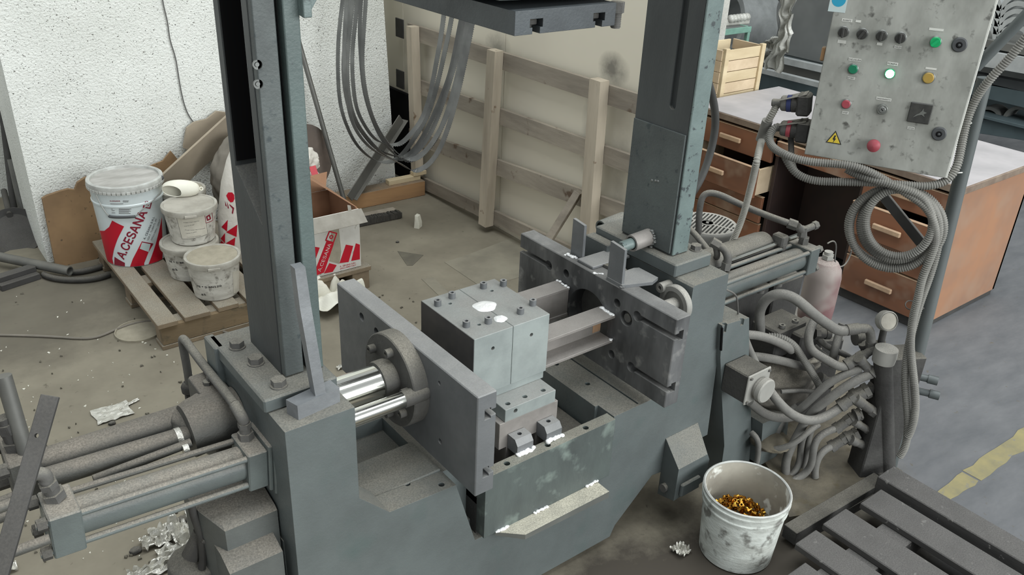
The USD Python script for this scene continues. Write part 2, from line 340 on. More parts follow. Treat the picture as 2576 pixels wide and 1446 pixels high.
mat('bucket_inner', s(176, 172, 160), s(150, 146, 136), rough=.7, scale=8, spots=s(220, 222, 216), spot_scale=14, spot_lo=.56, spot_hi=.62)
mat('pail_white', s(206, 216, 218), s(196, 204, 205), rough=.32, scale=4)
mat('pail_lid', s(150, 148, 143), s(182, 180, 176), rough=.6, scale=16, bump=.0006, stretch=(.4, 1, 1))
mat('pail_rim', s(186, 188, 184), s(160, 160, 156), rough=.55, scale=18)
mat('print_red', s(186, 12, 40), s(172, 10, 36), rough=.4, scale=3)
mat('print_maroon', s(126, 20, 44), rough=.5)
mat('tub_white', s(202, 200, 192), s(172, 169, 160), rough=.6, scale=12, spots=s(122, 118, 110), spot_scale=30, spot_lo=.53, spot_hi=.68, stretch=(1, 1, 2.4), bump=.0008, bscale=50)
mat('tub_lid', s(150, 146, 136), s(172, 168, 158), rough=.8, scale=12, bump=.0006)
mat('tub_sand', s(158, 151, 134), s(144, 138, 122), rough=.95, scale=22, bump=.0012, bscale=120)
mat('tub_grey', s(128, 122, 112), s(112, 107, 98), rough=.8, scale=9)
mat('paper_label', s(196, 192, 180), s(180, 176, 164), rough=.8, scale=14)
mat('bag_white', s(216, 212, 204), s(198, 193, 184), rough=.7, scale=8, bump=.003, bscale=18)
mat('cardboard', s(158, 120, 92), s(140, 106, 82), rough=.9, scale=5)
mat('cardboard_white', s(206, 204, 198), s(190, 187, 180), rough=.75, scale=8, spots=s(150, 146, 136), spot_scale=20, spot_lo=.64, spot_hi=.7)
mat('fibreboard', s(148, 120, 88), s(124, 100, 74), rough=.95, scale=4, bump=.0008, spots=s(96, 80, 62), spot_scale=40, spot_lo=.68, spot_hi=.74)
mat('plasterboard', s(164, 152, 134), s(148, 137, 121), rough=.95, scale=3, bump=.0006)
mat('dark_sheet', s(112, 100, 92), s(92, 84, 78), rough=.8, scale=6)
mat('steel_grey', s(108, 108, 104), s(92, 92, 89), rough=.5, metal=.35, scale=8, dust=DUST, dust_amt=.4)
mat('tool_steel', s(138, 141, 144), s(116, 119, 122), rough=.45, metal=.25, scale=9, bump=.001, bscale=60)
mat('tub_rim', s(172, 169, 160), s(146, 142, 132), rough=.65, scale=16)
mat('saw_blade', s(128, 129, 128), s(98, 99, 99), rough=.34, rough2=.5, metal=.6, scale=5)
mat('paper_sheet', s(222, 220, 208), s(206, 204, 190), rough=.85, scale=6)
mat('foil', s(214, 212, 204), s(188, 186, 178), rough=.35, metal=.55, scale=30, bump=.004, bscale=60)
mat('bristle', s(52, 50, 47), s(70, 67, 62), rough=.95, scale=90, stretch=(1, 1, .2))
mat('dark_iron', s(66, 65, 64), s(54, 53, 52), rough=.7, scale=12, dust=s(108, 104, 97), dust_amt=.4)
mat('motor_grey', s(150, 149, 144), s(136, 135, 130), rough=.6, scale=8, dust=s(158, 154, 146), dust_amt=.7)
mat('tank_red', s(126, 104, 102), s(112, 78, 80), rough=.65, scale=7, dust=s(150, 141, 135), dust_amt=.9, spots=s(146, 136, 131), spot_scale=4, spot_lo=.45, spot_hi=.56)
mat('tank_dark', s(74, 46, 48), s(60, 38, 40), rough=.6, scale=7)
mat('dusty_pump', s(104, 100, 93), s(88, 85, 79), rough=.85, scale=10, dust=s(148, 142, 130), dust_amt=1., bump=.002, bscale=60)
mat('oil_tray', s(112, 105, 90), s(84, 79, 69), rough=.85, scale=9, spots=s(86, 78, 60), spot_scale=12, spot_lo=.58, spot_hi=.7, bump=.002, bscale=50)
mat('green_frame', s(120, 158, 144), s(104, 138, 126), rough=.45, scale=9)
mat('far_grey', s(108, 110, 108), s(92, 94, 93), rough=.7, scale=4)
mat('far_dark', s(62, 66, 68), s(52, 55, 57), rough=.8, scale=4)
mat('far_teal', s(78, 92, 96), s(66, 78, 82), rough=.6, scale=4)
mat('sheet_grey', s(112, 112, 108), s(94, 95, 92), rough=.45, metal=.2, scale=3)
mat('casting_light', s(196, 200, 200), s(172, 176, 176), rough=.4, metal=.35, scale=8)
mat('plastic_film', s(188, 188, 182), s(160, 160, 154), rough=.25, scale=9, bump=.004, bscale=30)
mat('blue_cloth', s(44, 52, 92), rough=.9)
mat('tie_white', s(214, 214, 208), rough=.5)
MATS['lamp_green'] = usdkit.material(stage, '/World/Looks/lamp_green', {'p': ('principled_bsdf', {'base_color': s(120, 240, 200), 'roughness': .3, 'emission_color': s(150, 255, 215), 'emission_strength': 3.2})}, [], surface='p.BSDF')
MATS['lamp_green_dim'] = usdkit.material(stage, '/World/Looks/lamp_green_dim', {'p': ('principled_bsdf', {'base_color': s(0, 130, 78), 'roughness': .3, 'emission_color': s(0, 190, 110), 'emission_strength': .16})}, [], surface='p.BSDF')

# ================================================================== THE ROOM
# floor: pale dusty concrete to the left and behind, worn blue-grey concrete on the right
nd = {'geo': ('geometry', {}), 'sx': ('separate_xyz', {}),
      'nz': ('noise_texture', {'scale': 1.3, 'detail': 5., 'roughness': .6}), 'zone': ('math', {'math_type': 'multiply_add', 'value2': .9}), 'zy': ('math', {'math_type': 'multiply_add', 'value2': -.85}), 'zr': ('map_range', {'from_min': 1.75, 'from_max': 2.35, 'clamp': True}),
      'n1': ('noise_texture', {'scale': 3.2, 'detail': 7., 'roughness': .62}), 'r1': ('map_range', {'from_min': .32, 'from_max': .68, 'clamp': True}), 'ca': ('mix_color', {'a': s(137, 131, 116), 'b': s(116, 110, 97)}),
      'map': ('mapping', {'scale': (1.0, 2.6, 1.0), 'rotation': (0, 0, .5)}), 'n2': ('noise_texture', {'scale': 3.5, 'detail': 7., 'roughness': .65}), 'r2': ('map_range', {'from_min': .3, 'from_max': .7, 'clamp': True}),
      'cb': ('mix_color', {'a': s(86, 88, 91), 'b': s(106, 107, 109)}), 'cc': ('mix_color', {}),
      'n3': ('noise_texture', {'scale': 26., 'detail': 3., 'roughness': .6}), 'r3': ('map_range', {'from_min': .66, 'from_max': .76, 'clamp': True}), 'cd': ('mix_color', {'b': s(92, 87, 76)}),
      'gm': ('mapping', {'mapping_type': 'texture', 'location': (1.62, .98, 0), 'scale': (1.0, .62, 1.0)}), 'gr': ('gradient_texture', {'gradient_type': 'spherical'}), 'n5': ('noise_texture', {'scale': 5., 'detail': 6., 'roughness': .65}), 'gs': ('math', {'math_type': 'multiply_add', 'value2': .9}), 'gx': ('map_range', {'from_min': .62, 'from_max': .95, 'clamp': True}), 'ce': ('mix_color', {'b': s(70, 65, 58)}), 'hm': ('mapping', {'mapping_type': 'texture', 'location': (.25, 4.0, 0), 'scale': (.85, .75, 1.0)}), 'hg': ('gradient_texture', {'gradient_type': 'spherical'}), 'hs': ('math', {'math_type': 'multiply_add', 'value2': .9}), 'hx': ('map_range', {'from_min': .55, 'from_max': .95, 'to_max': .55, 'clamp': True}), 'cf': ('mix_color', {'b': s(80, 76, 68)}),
      'bp': ('bump', {'distance': .003}), 'p': ('principled_bsdf', {'roughness': .8, 'specular_ior_level': .3})}
ln = [('geo.position', 'sx.vector'), ('geo.position', 'nz.vector'), ('nz.fac', 'zone.value1'), ('sx.y', 'zy.value1'), ('sx.x', 'zy.value3'), ('zy.value', 'zone.value3'), ('zone.value', 'zr.value'), ('geo.position', 'n1.vector'), ('n1.fac', 'r1.value'), ('r1.result', 'ca.fac'),
      ('geo.position', 'map.vector'), ('map.vector', 'n2.vector'), ('n2.fac', 'r2.value'), ('r2.result', 'cb.fac'), ('zr.result', 'cc.fac'), ('ca.result', 'cc.a'), ('cb.result', 'cc.b'),
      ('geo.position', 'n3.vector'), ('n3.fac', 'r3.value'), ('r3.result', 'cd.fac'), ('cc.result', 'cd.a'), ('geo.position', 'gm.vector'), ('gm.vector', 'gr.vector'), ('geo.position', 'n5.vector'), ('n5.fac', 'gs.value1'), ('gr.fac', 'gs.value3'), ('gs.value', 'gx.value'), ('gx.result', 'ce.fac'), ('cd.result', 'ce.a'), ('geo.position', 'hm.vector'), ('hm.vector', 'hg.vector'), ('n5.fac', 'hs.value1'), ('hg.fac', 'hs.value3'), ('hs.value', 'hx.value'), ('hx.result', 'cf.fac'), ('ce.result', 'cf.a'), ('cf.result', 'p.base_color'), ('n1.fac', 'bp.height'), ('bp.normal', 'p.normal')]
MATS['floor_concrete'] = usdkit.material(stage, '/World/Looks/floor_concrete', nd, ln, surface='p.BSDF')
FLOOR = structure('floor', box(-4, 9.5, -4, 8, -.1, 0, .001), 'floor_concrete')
ys = []
for k, (x0, x1, w) in enumerate(((2.62, 2.86, .075), (2.87, 6.5, .085))):
    n = 8 if k == 0 else 60; xs = np.linspace(x0, x1, n)
    e = lambda sd: meshkit.noise(np.c_[xs * 22, xs * 0 + sd, xs * 0], 3) * .02
    poly = list(zip(xs, .885 - w / 2 + e(1))) + list(zip(xs[::-1], (.885 + w / 2 - e(2))[::-1]))
    ys.append(prism(poly, 'z', 0.0002, .0012))
mat('line_paint', s(140, 131, 92), s(118, 113, 88), rough=.8, scale=9, spots=s(116, 114, 104), spot_scale=26, spot_lo=.6, spot_hi=.7)
obj('yellow_line', ys, 'line_paint', FLOOR, label='worn yellow painted line')
xs = np.linspace(1.32, 1.95, 14)
obj('yellow_line', prism(list(zip(xs, .885 - .035 + meshkit.noise(np.c_[xs * 18, xs * 0, xs * 0]) * .02)) + list(zip(xs[::-1], .885 + .03 + meshkit.noise(np.c_[xs[::-1] * 18, xs * 0 + 4, xs * 0]) * .02)), 'z', .0002, .0012), 'line_paint', FLOOR)
# thin broken screed patches that lie proud of the slab
def patch(px, m, h=.003, name='screed_patch', lab=None):
    p = [at(x, y, z=0)[:2] for x, y in px]
    return obj(name, prism(p, 'z', 0, h), m, FLOOR, label=lab)
mat('screed', s(140, 135, 120), s(122, 117, 104), rough=.9, scale=5, bump=.001)
patch([(1118, 660), (1210, 722), (1300, 700), (1420, 640), (1600, 760), (1500, 640), (1310, 590), (1180, 640)], 'screed', .002)
patch([(1060, 702), (1090, 698), (1130, 738), (1105, 745)], 'screed', .002)
mat('screed_dark', s(104, 100, 88), s(92, 88, 78), rough=.95, scale=12)
patch([(1000, 632), (1065, 642), (1038, 668), (1024, 668)], 'screed_dark', .002, 'floor_chip', 'dark triangular hollow in the screed')

# white rough-plastered pillar (front of the left wall)
PX0, PX1 = .585, 2.56
pil = trimesh.creation.box([1, 1, 1])
def pillar():
    yb, z1 = 4.85, 3.4
    xr = lambda z: 2.585 - z * .05
    P8 = [(PX0, 4.435, 0), (xr(0), 4.435, 0), (xr(0), yb, 0), (PX0, yb, 0), (PX0 - .02, 4.435, z1), (xr(z1), 4.435, z1), (xr(z1), yb, z1), (PX0 - .02, yb, z1)]
    return hull(P8)
structure('wall_left', pillar(), 'plaster_white', smooth=False)
structure('wall_far_left', box(-4, 2.75, 5.5, 5.6, 0, 4.2), 'plaster_white')
# beige panelled back wall, in sheets with visible seams
def soot_panel():
    nd = {'geo': ('geometry', {}), 'n1': ('noise_texture', {'scale': 1.5, 'detail': 4.}), 'c1': ('mix_color', {'a': s(224, 218, 202), 'b': s(214, 207, 190)}), 'n2': ('noise_texture', {'scale': 9., 'detail': 5., 'roughness': .65}), 'p': ('principled_bsdf', {'roughness': .75, 'specular_ior_level': .3})}
    ln = [('geo.position', 'n1.vector'), ('n1.fac', 'c1.fac'), ('geo.position', 'n2.vector')]; col = 'c1.result'
    for k, (px, py, ry, rz_, amt) in enumerate(((1543, 176, .13, .10, .75), (1252, 112, .14, .09, .5), (1490, 330, .10, .35, .35), (1560, 440, .10, .45, .3))):
        q = at(px, py, x=2.765)
        nd[f'm{k}'] = ('mapping', {'mapping_type': 'texture', 'location': (2.765, float(q[1]), float(q[2])), 'scale': (1., ry, rz_)}); nd[f'g{k}'] = ('gradient_texture', {'gradient_type': 'spherical'})
        nd[f'a{k}'] = ('math', {'math_type': 'multiply'}); nd[f'r{k}'] = ('map_range', {'from_min': .08, 'from_max': .42, 'to_max': amt, 'clamp': True}); nd[f'x{k}'] = ('mix_color', {'b': s(70, 68, 64)})
        ln += [('geo.position', f'm{k}.vector'), (f'm{k}.vector', f'g{k}.vector'), (f'g{k}.fac', f'a{k}.value1'), ('n2.fac', f'a{k}.value2'), (f'a{k}.value', f'r{k}.value'), (f'r{k}.result', f'x{k}.fac'), (col, f'x{k}.a')]; col = f'x{k}.result'
    ln.append((col, 'p.base_color')); MATS['panel_beige'] = usdkit.material(stage, '/World/Looks/panel_sooty', nd, ln, surface='p.BSDF')
soot_panel()
wb = structure('wall_back', box(2.80, 2.9, 2.42, 5.5, 0, 4.2), 'panel_beige')
for y0, y1 in ((4.62, 5.49), (3.603, 4.617), (2.586, 3.6), (2.42, 2.583)):
    obj('panel', box(2.765, 2.80, y0, y1, 0.0, 4.2, .002), 'panel_beige', wb)
# hall beyond the desks
structure('wall_right', box(8.6, 8.7, -4, 8, 0, 5), 'far_grey')
structure('wall_far', box(2.9, 8.6, 6.6, 6.7, 0, 5), 'far_grey')

# ================================================================== THE MACHINE
F = 1.392
MACH = thing('press_machine', 'large grey-green two-column hydraulic press with facing platens in the middle of the floor', 'machine', (1.2, 1.6, 0))
# bed: one welded front profile
prof = [(.538, .03), (1.555, .03), (1.573, .0686), (1.716, .198), (1.777, .19), (1.777, .30), (1.94, .28), (1.94, .506), (1.512, .506), (1.50, .300), (1.03, .300), (.966, .5177), (.7753, .5268), (.697, .609), (.697, .70), (.538, .70)]
bed = MT(prism(prof, 'y', F, 1.46)) + MB(.536, 1.05, 1.46, 1.85, .03, .512) + MB(1.50, 1.94, 1.46, 1.85, .28, .506) + MB(1.05, 1.50, 1.66, 1.85, .03, .35) + MB(1.0, 1.52, 1.44, 1.7, .03, .33)
bed = bed - MB(.72, .96, 1.60, 1.75, .47, .60)
for x, y in ((.803, 1.593), (.865, 1.46), (.936, 1.413), (1.085, 1.72)):
    bed = bed - MC('z', (x, y), .008, .40, .62, 14)
for x, y in ((1.562, 1.562), (1.555, 1.70)):
    bed = bed - MC('z', (x, y), .008, .45, .62, 14)
bed = bed - MB(1.612, 1.618, 1.40, 1.85, .495, .52)
for px, py in ((822, 1232), (737, 1266), (834, 1340), (750, 1376)):
    p = at(px, py, y=F); bed = bed - MC('y', (p[0], p[2]), .0028, F - .01, F + .03, 8)
obj('bed_slide_plate', box(.70, .965, 1.46, 1.60, .505, .524, .003), 'machine_paint', MACH)
bed = bed + MB(.538, .698, F, 1.83, .50, .859) - MC('x', (1.612, .738), .048, .6, .8, 32) - MC('x', (1.51, .738), .022, .6, .8, 24)
bed = bed + MT(prism([(1.777, .25), (1.9675, .25), (1.9314, .851), (1.783, .851), (1.777, .846)], 'y', F, 1.83))
bed = bed + MT(hull([(.69, F, .615), (.69, 1.48, .615), (.775, F, .5268), (.775, 1.48, .5268), (.69, F, .50), (.69, 1.48, .50)]))
obj('welded_frame', bed, 'machine_paint', MACH, label='heavy welded frame with a bed between two upright headstocks')
# column foot plates with hex bolts
def footplate(x0, x1, y0, y1, z0, z1, bolts, holes=()):
    m = MT(box(x0, x1, y0, y1, z0, z1, .004))
    for hx, hy in holes: m = m - MC('z', (hx, hy), .011, z0, z1 + .01, 20)
    fp = obj('foot_plate', m, 'machine_paint', MACH)
    for bx, by in bolts:
        obj('bolt', [cyl((bx, by, z1), (bx, by, z1 + .003), .019, 20), hexa((bx, by, z1 + .003), (bx, by, z1 + .017), .0165)], 'dusty_iron', fp)
    return fp
lp = [at(595, 857, z=.91), at(642, 897, z=.91), at(700, 953, z=.91)]
footplate(.53, .70, 1.472, 1.79, .859, .893, [(p[0], p[1]) for p in lp])
obj('spacer_plate', box(.522, .545, 1.73, 1.80, .70, .893, .003), 'machine_paint', MACH)
rp = [at(1750, 628, z=.893)]
rh = [at(1722, 620, z=.893)]
footplate(1.768, 1.925, 1.458, 1.80, .851, .893, [(p[0], p[1]) for p in rp], [(p[0], p[1]) for p in rh])
obj('stop_block', box(1.728, 1.765, 1.70, 1.802, .79, .872, .003), 'machine_paint', MACH)
# columns: welded channels with a guide face
ZT = 2.6
def column_left():
    # back half and front guide strip, deep channel open to -x above the web
    x0, x1, y0, y1 = .603, .692, 1.535, 1.715
    m = MB(x0, x1, y0 + .012, y1, .893, ZT)
    tri = [(1.575, 1.262), (1.672, 1.262), (1.672, 1.36)]
    cut = prism([(1.572, 1.235), (1.69, 1.33), (1.69, 3.0), (1.572, 3.0)], 'x', x0 - .01, x0 + .08)
    m = m - MT(cut)
    m = m - MB(.648, .66, y0, y0 + .04, .893, 3.0)
    return m
cl = obj('column', column_left(), 'dark_column', MACH)
obj('channel_grime', [box(.681, .6835, 1.574, 1.69, 1.30, ZT - .01, .0003), box(.606, .68, 1.5725, 1.574, 1.24, ZT - .01, .0003), box(.606, .68, 1.6885, 1.69, 1.34, ZT - .01, .0003)], 'hole_black', cl, label='black lining standing in for the deep shade inside the column channel')  # added black lining: deep shade of the channel put into colour
obj('guide_face', box(.6045, .648, 1.528, 1.5475, .895, ZT, .002), 'column_face', cl)
obj('guide_face', box(.660, .692, 1.522, 1.5475, .895, ZT, .002), 'column_left_paint', cl)
for px, py in ((646, 162), (648, 211)):
    p = at(px, py, y=1.528); obj('screw', lathe([(0.0001, .002), (.004, .002), (.005, .004), (.009, .004), (.009, 0)], (p[0], p[1] - .004, p[2]), (0, 1, 0), 16), 'rim_grey', cl)
def column_right():
    x0, x1, y0, y1 = 1.803, 1.868, 1.512, 1.715
    m = MB(x0, x1, y0, y1, .893, ZT)
    g = at(1692, 265, x=x0)
    return m - MB(x0 - .01, x0 + .012, g[1] - .012, g[1] + .012, g[2], 3) - MC('x', (g[1], g[2]), .012, x0 - .01, x0 + .012)
cr = obj('column', column_right(), 'dark_column', MACH)
obj('guide_face', box(1.8032, 1.8685, 1.505, 1.512, .895, ZT, .002), 'column_paint', cr)
q0, q1 = at(1597, 300, x=1.803), at(1727, 342, x=1.803)
obj('wear_plate', box(1.797, 1.803, 1.514, 1.714, .90, (q0[2] + q1[2]) / 2 + .004, .001), 'column_face', cr)
for k, px in enumerate((1640, 1649, 1655)):
    p = at(px, 454 + k, x=1.797); obj('weld_spot', lathe([(.0045, 0), (.003, .002), (.0001, .0025)], p, (-1, 0, 0), 10), 'rim_grey', cr)
# bracket on the left column
b0 = at(735, 40, y=1.53); b1 = at(768, 38, y=1.53)
cb = obj('bracket', [prism([(.690, b0[2] + .002), (b1[0] - .002, b0[2] + .004), (b1[0] + .03, b0[2] + .05), (b1[0] + .03, b0[2] + .3), (.690, b0[2] + .3)], 'y', 1.51, 1.60)], 'column_paint', MACH)
obj('bracket_plate', box(.69, b1[0], 1.50, 1.512, b0[2], b0[2] + .3), 'column_paint', cb)
# upper platen between the columns, with T-slots and a slightly tilted head plate
up = MB(1.097, 1.375, 1.40, 1.88, 1.604, 1.652)
for px in (1349, 1505):
    p = at(px, 70, y=1.40)
    up = up - MB(p[0] - .010, p[0] + .010, 1.38, 1.9, 1.58, 1.62) - MB(p[0] - .017, p[0] + .017, 1.38, 1.9, 1.617, 1.634)
UPP = obj('upper_platen', up, 'upper_steel', MACH, label='upper platen with two T-slots hanging between the columns')
for px in (1349, 1505):
    p = at(px, 70, y=1.40); obj('slot_bolt', [box(p[0] - .014, p[0] + .014, 1.415, 1.44, 1.619, 1.63), cyl((p[0], 1.428, 1.600), (p[0], 1.428, 1.62), .008, 12)], 'dusty_dark_iron', UPP)
hp = box(-.17, .19, -.13, .33, 0, .05, .004); T = trimesh.transformations.rotation_matrix(.035, (0, 1, 0)) @ trimesh.transformations.rotation_matrix(-.03, (1, 0, 0)); hp.apply_transform(T); hp.apply_translation((1.235, 1.545, 1.662))
obj('head_plate', hp, 'machine_paint', MACH)
bp = at(1551, 36, y=1.45)
obj('head_bolt', [hexa((bp[0], 1.45, bp[2] + .004), (bp[0], 1.45, bp[2] + .028), .017), cyl((bp[0], 1.45, bp[2] - .03), (bp[0], 1.45, bp[2] + .01), .0105, 14)] + [cyl((bp[0], 1.45, bp[2] - .028 + k * .004), (bp[0], 1.45, bp[2] - .026 + k * .004), .0118, 14) for k in range(8)], 'dusty_iron', MACH)
obj('press_ram', [cyl((1.237, 1.64, 1.70), (1.237, 1.64, 2.5), .06, 32)], 'dusty_iron', MACH)
obj('cross_head', box(.58, 1.89, 1.53, 1.74, 2.35, 2.6), 'machine_paint', MACH)

# moving platens
PZ0, PZ1, PY0, PY1 = .553, .84, 1.295, 1.975
def platen(x0, x1, face):
    m = MT(box(x0, x1, PY0, PY1, PZ0, PZ1, .0025))
    for zc in (.784, .6155):
        if face < 0:
            m = m - MB(x0 - .01, x0 + .02, PY0 - .01, 1.435, zc - .009, zc + .009) - MB(x0 + .016, x0 + .034, PY0 - .01, 1.435, zc - .015, zc + .015) - MC('x', (1.437, zc), .016, x0 - .01, x0 + .034)
            m = m - MB(x0 - .01, x0 + .02, 1.83, PY1 + .01, zc - .009, zc + .009) - MB(x0 + .016, x0 + .034, 1.83, PY1 + .01, zc - .015, zc + .015) - MC('x', (1.828, zc), .016, x0 - .01, x0 + .034)
        else:
            m = m - MB(x1 - .02, x1 + .01, PY0 - .01, 1.435, zc - .009, zc + .009) - MB(x1 - .034, x1 - .016, PY0 - .01, 1.435, zc - .015, zc + .015)
    return m
lpm = platen(.954, 1.009, 1)
for y, z, r in ((1.834, .796, .0125), (1.7547, .7876, .0125), (1.5289, .78, .0125), (1.452, .793, .006), (1.4475, .623, .008)):
    lpm = lpm - MC('x', (y, z), r, .94, .99, 20)
LP = obj('left_platen', lpm, 'bare_steel', MACH, label='left moving platen, a smooth steel plate standing on edge')
rpm = platen(1.607, 1.662, -1)
for y, z, r in ((1.745, .7903, .0135), (1.52, .789, .0135), (1.5199, .617, .0135)):
    rpm = rpm - MC('x', (y, z), r, 1.60, 1.67, 24)
rpm = rpm - MC('x', (1.478, .758), .0235, 1.60, 1.625, 28) - MC('x', (1.635, .69), .088, 1.60, 1.67, 48)
RP = obj('right_platen', rpm, 'used_platen', MACH, label='right platen with T-slots, a big round hole and scuffed face')
obj('plug', cyl((1.611, 1.478, .758), (1.63, 1.478, .758), .0135, 24, b=.001), 'dusty_iron', RP)
# stops and tongues welded on the right platen's upper edge
def upright(px0, px1, py1, xx, y0, y1, z1, parent):
    obj('stop_plate', hull([(xx - .005, y0, .838), (xx + .005, y0, .838), (xx - .005, y1, .838), (xx + .005, y1, .838), (xx - .005, y0 + .002, z1 - .006), (xx + .005, y0 + .002, z1 - .006), (xx - .005, y1, z1), (xx + .005, y1, z1)]), 'bare_steel', parent)
upright(0, 0, 0, 1.645, 1.715, 1.768, .957, RP)
upright(0, 0, 0, 1.617, 1.515, 1.575, .962, RP)
obj('tongue', box(1.62, 1.775, 1.645, 1.715, .840, .850, .002), 'bare_steel', RP)
obj('tongue', hull([(x, y, z) for z in (.840, .850) for x, y in ((1.61, 1.51), (1.61, 1.575), (1.72, 1.575), (1.735, 1.568), (1.735, 1.49), (1.70, 1.478))]), 'bare_steel', RP)
def weld(pts, r, n, parent, m='aluminium_melt', name='weld_bead', seed=1):
    g = np.random.default_rng(seed); out = []
    P = spline(pts, .004) if len(pts) > 2 else np.linspace(pts[0], pts[1], max(3, n))
    for p in P[np.linspace(0, len(P) - 1, n).astype(int)]:
        b = trimesh.creation.icosphere(1, r * g.uniform(.6, 1.15)); b.apply_scale((1, 1, .7)); b.apply_translation(p + g.normal(0, r * .22, 3)); out.append(b)
    obj(name, out, m, parent, smooth=True)
weld([(1.622, 1.77, .843), (1.632, 1.73, .843)], .007, 7, RP, seed=2)
weld([(1.632, 1.715, .843), (1.655, 1.70, .843)], .007, 7, RP, seed=3)
weld([(1.61, 1.512, .842), (1.65, 1.508, .842)], .005, 8, RP, m='used_platen', seed=4)
weld([(1.61, 1.625, .841), (1.628, 1.61, .841)], .005, 5, RP, seed=5)
# rods and flanges
PR = obj('piston_rod', cyl((.60, 1.612, .738), (.885, 1.612, .738), .0455, 48), 'chrome', MACH, label='polished chrome piston rod')
obj('rod_collar', lathe([(.04, .0), (.051, .001), (.053, .006), (.053, .03), (.049, .04)], (.872, 1.612, .738), (1, 0, 0)), 'dusty_iron', PR)
FL = obj('flange', MT(lathe([(.0001, 0), (.122, 0), (.125, .003), (.125, .042), (.0001, .042)], (.912, 1.62, .725), (1, 0, 0), 64)), 'dusty_iron', MACH, smooth=40)
for a in (100, 40, -30, -95, 170, 215):
    y, z = 1.62 + .093 * math.cos(math.radians(a)), .725 + .093 * math.sin(math.radians(a))
    obj('socket_bolt', MT(cyl((.894, y, z), (.915, y, z), .0115, 20)) - MC('x', (y, z), .006, .89, .905, 6), 'dusty_iron', FL)
GR = obj('guide_rod', cyl((.62, 1.51, .738), (.888, 1.51, .738), .0205, 36), 'chrome', MACH, label='thin chrome guide rod in front of the piston rod')
obj('guide_rod_end', lathe([(.0001, 0), (.0205, 0), (.0215, .002), (.0215, .062), (.019, .068)], (.886, 1.51, .738), (1, 0, 0), 32), 'dusty_iron', GR)
obj('piston_rod', cyl((1.66, 1.62, .725), (1.80, 1.62, .725), .05, 40), 'dusty_iron', MACH)
obj('flange', lathe([(.0001, 0), (.125, 0), (.125, .04), (.0001, .04)], (1.662, 1.62, .725), (1, 0, 0), 48), 'dusty_iron', MACH)
RF = obj('guide_ring', MT(lathe([(.0001, 0), (.054, 0), (.056, .003), (.056, .020), (.0001, .020)], (1.745, 1.43, .785), (1, 0, 0), 40)) - MC('x', (1.43, .785), .04, 1.74, 1.755, 32), 'motor_grey', MACH)
obj('guide_boss', cyl((1.70, 1.43, .785), (1.78, 1.43, .785), .02, 24), 'motor_grey', RF)
pb = at(1665, 722, x=1.745)
obj('socket_bolt', MT(cyl((1.735, pb[1], pb[2]), (1.79, pb[1], pb[2]), .015, 20)) - MC('x', (pb[1], pb[2]), .0075, 1.73, 1.75, 6), 'motor_grey', MACH)
# table between the platens
tab = MB(1.046, 1.50, 1.375, 1.411, .311, .512) 
for x in (1.1266, 1.2647, 1.4025): tab = tab - MC('z', (x, 1.393), .0085, .48, .52, 18)
TB = obj('table', tab, 'used_table' if 'used_table' in MATS else 'machine_paint', MACH)
obj('table_floor', box(1.046, 1.49, 1.411, 1.66, .40, .425), 'dusty_dark_iron', TB)
obj('table_side', box(1.046, 1.066, 1.411, 1.64, .28, .50), 'dusty_dark_iron', TB)
lgp = [(1.375, .3115), (1.375, .275), (1.352, .285), (1.328, .298)]
obj('ledge', hull([(1.085, 1.376, .3115), (1.452, 1.376, .3105), (1.452, 1.376, .285), (1.085, 1.376, .300), (1.145, 1.322, .3115), (1.452, 1.322, .3105), (1.145, 1.322, .295), (1.452, 1.322, .288)]), 'ledge_dust' if 'ledge_dust' in MATS else 'beam_steel', TB, label='small dusty ledge welded to the front of the table')
for a, b, sd, n in (((1.085, 1.372, .314), (1.125, 1.372, .314), 11, 9), ((1.215, 1.372, .314), (1.262, 1.372, .314), 12, 9), ((1.415, 1.372, .314), (1.452, 1.372, .314), 13, 8)):
    weld([a, b], .0055, n, TB, seed=sd)
for k, (x0, x1) in enumerate(((1.168, 1.222), (1.268, 1.322))):
    lm = MT(hull([(x, y, z) for x in (x0, x1) for y, z in ((1.403, .512), (1.446, .512), (1.403, .540), (1.446, .556), (1.415, .556))])) - MC('z', ((x0 + x1) / 2, 1.431), .0065, .53, .57, 16)
    lg = obj('lug', lm, 'bare_steel', TB)
    weld([(x0, 1.401, .516), (x1, 1.402, .516)], .008, 12, lg, seed=20 + k)

# ------------------------------------------------------------------ mold, its beams and support, clamped between the platens
MO = thing('casting_mold', 'square two-part steel mold block with socket screws and bright spilled metal on top', 'mold', (1.22, 1.633, .66))
mb = lambda x0, x1: MT(box(x0, x1, 1.508, 1.757, .66, .84, .0012))
sx = [at(px, py, z=.84) for px, py in ((1101, 768), (1137, 749), (1173, 821), (1228, 812), (1216, 724), (1266, 718), (1340, 767), (1309, 788))]
hx = [at(px, py, z=.84) for px, py in ((1132, 763), (1237, 731), (1205, 816))]
lh, rh2 = mb(1.095, 1.2185), mb(1.2195, 1.342)
for p in hx:
    lh = lh - MC('z', (p[0], p[1]), .0055, .82, .86, 14); rh2 = rh2 - MC('z', (p[0], p[1]), .0055, .82, .86, 14)
for px, py in ((1240, 876), (1337, 842)):
    p = at(px, py, y=1.508); lh = lh - MC('y', (p[0], p[2]), .0055, 1.50, 1.53, 14); rh2 = rh2 - MC('y', (p[0], p[2]), .0055, 1.50, 1.53, 14)
M1 = obj('mold_half', lh, 'mold_steel', MO); M2 = obj('mold_half', rh2, 'mold_steel', MO)
obj('side_plate', box(1.0938, 1.0952, 1.5085, 1.7565, .661, .8395, .0004), 'mold_shade_side', M1)  # thin added skin: shade of the -x side put into its colour
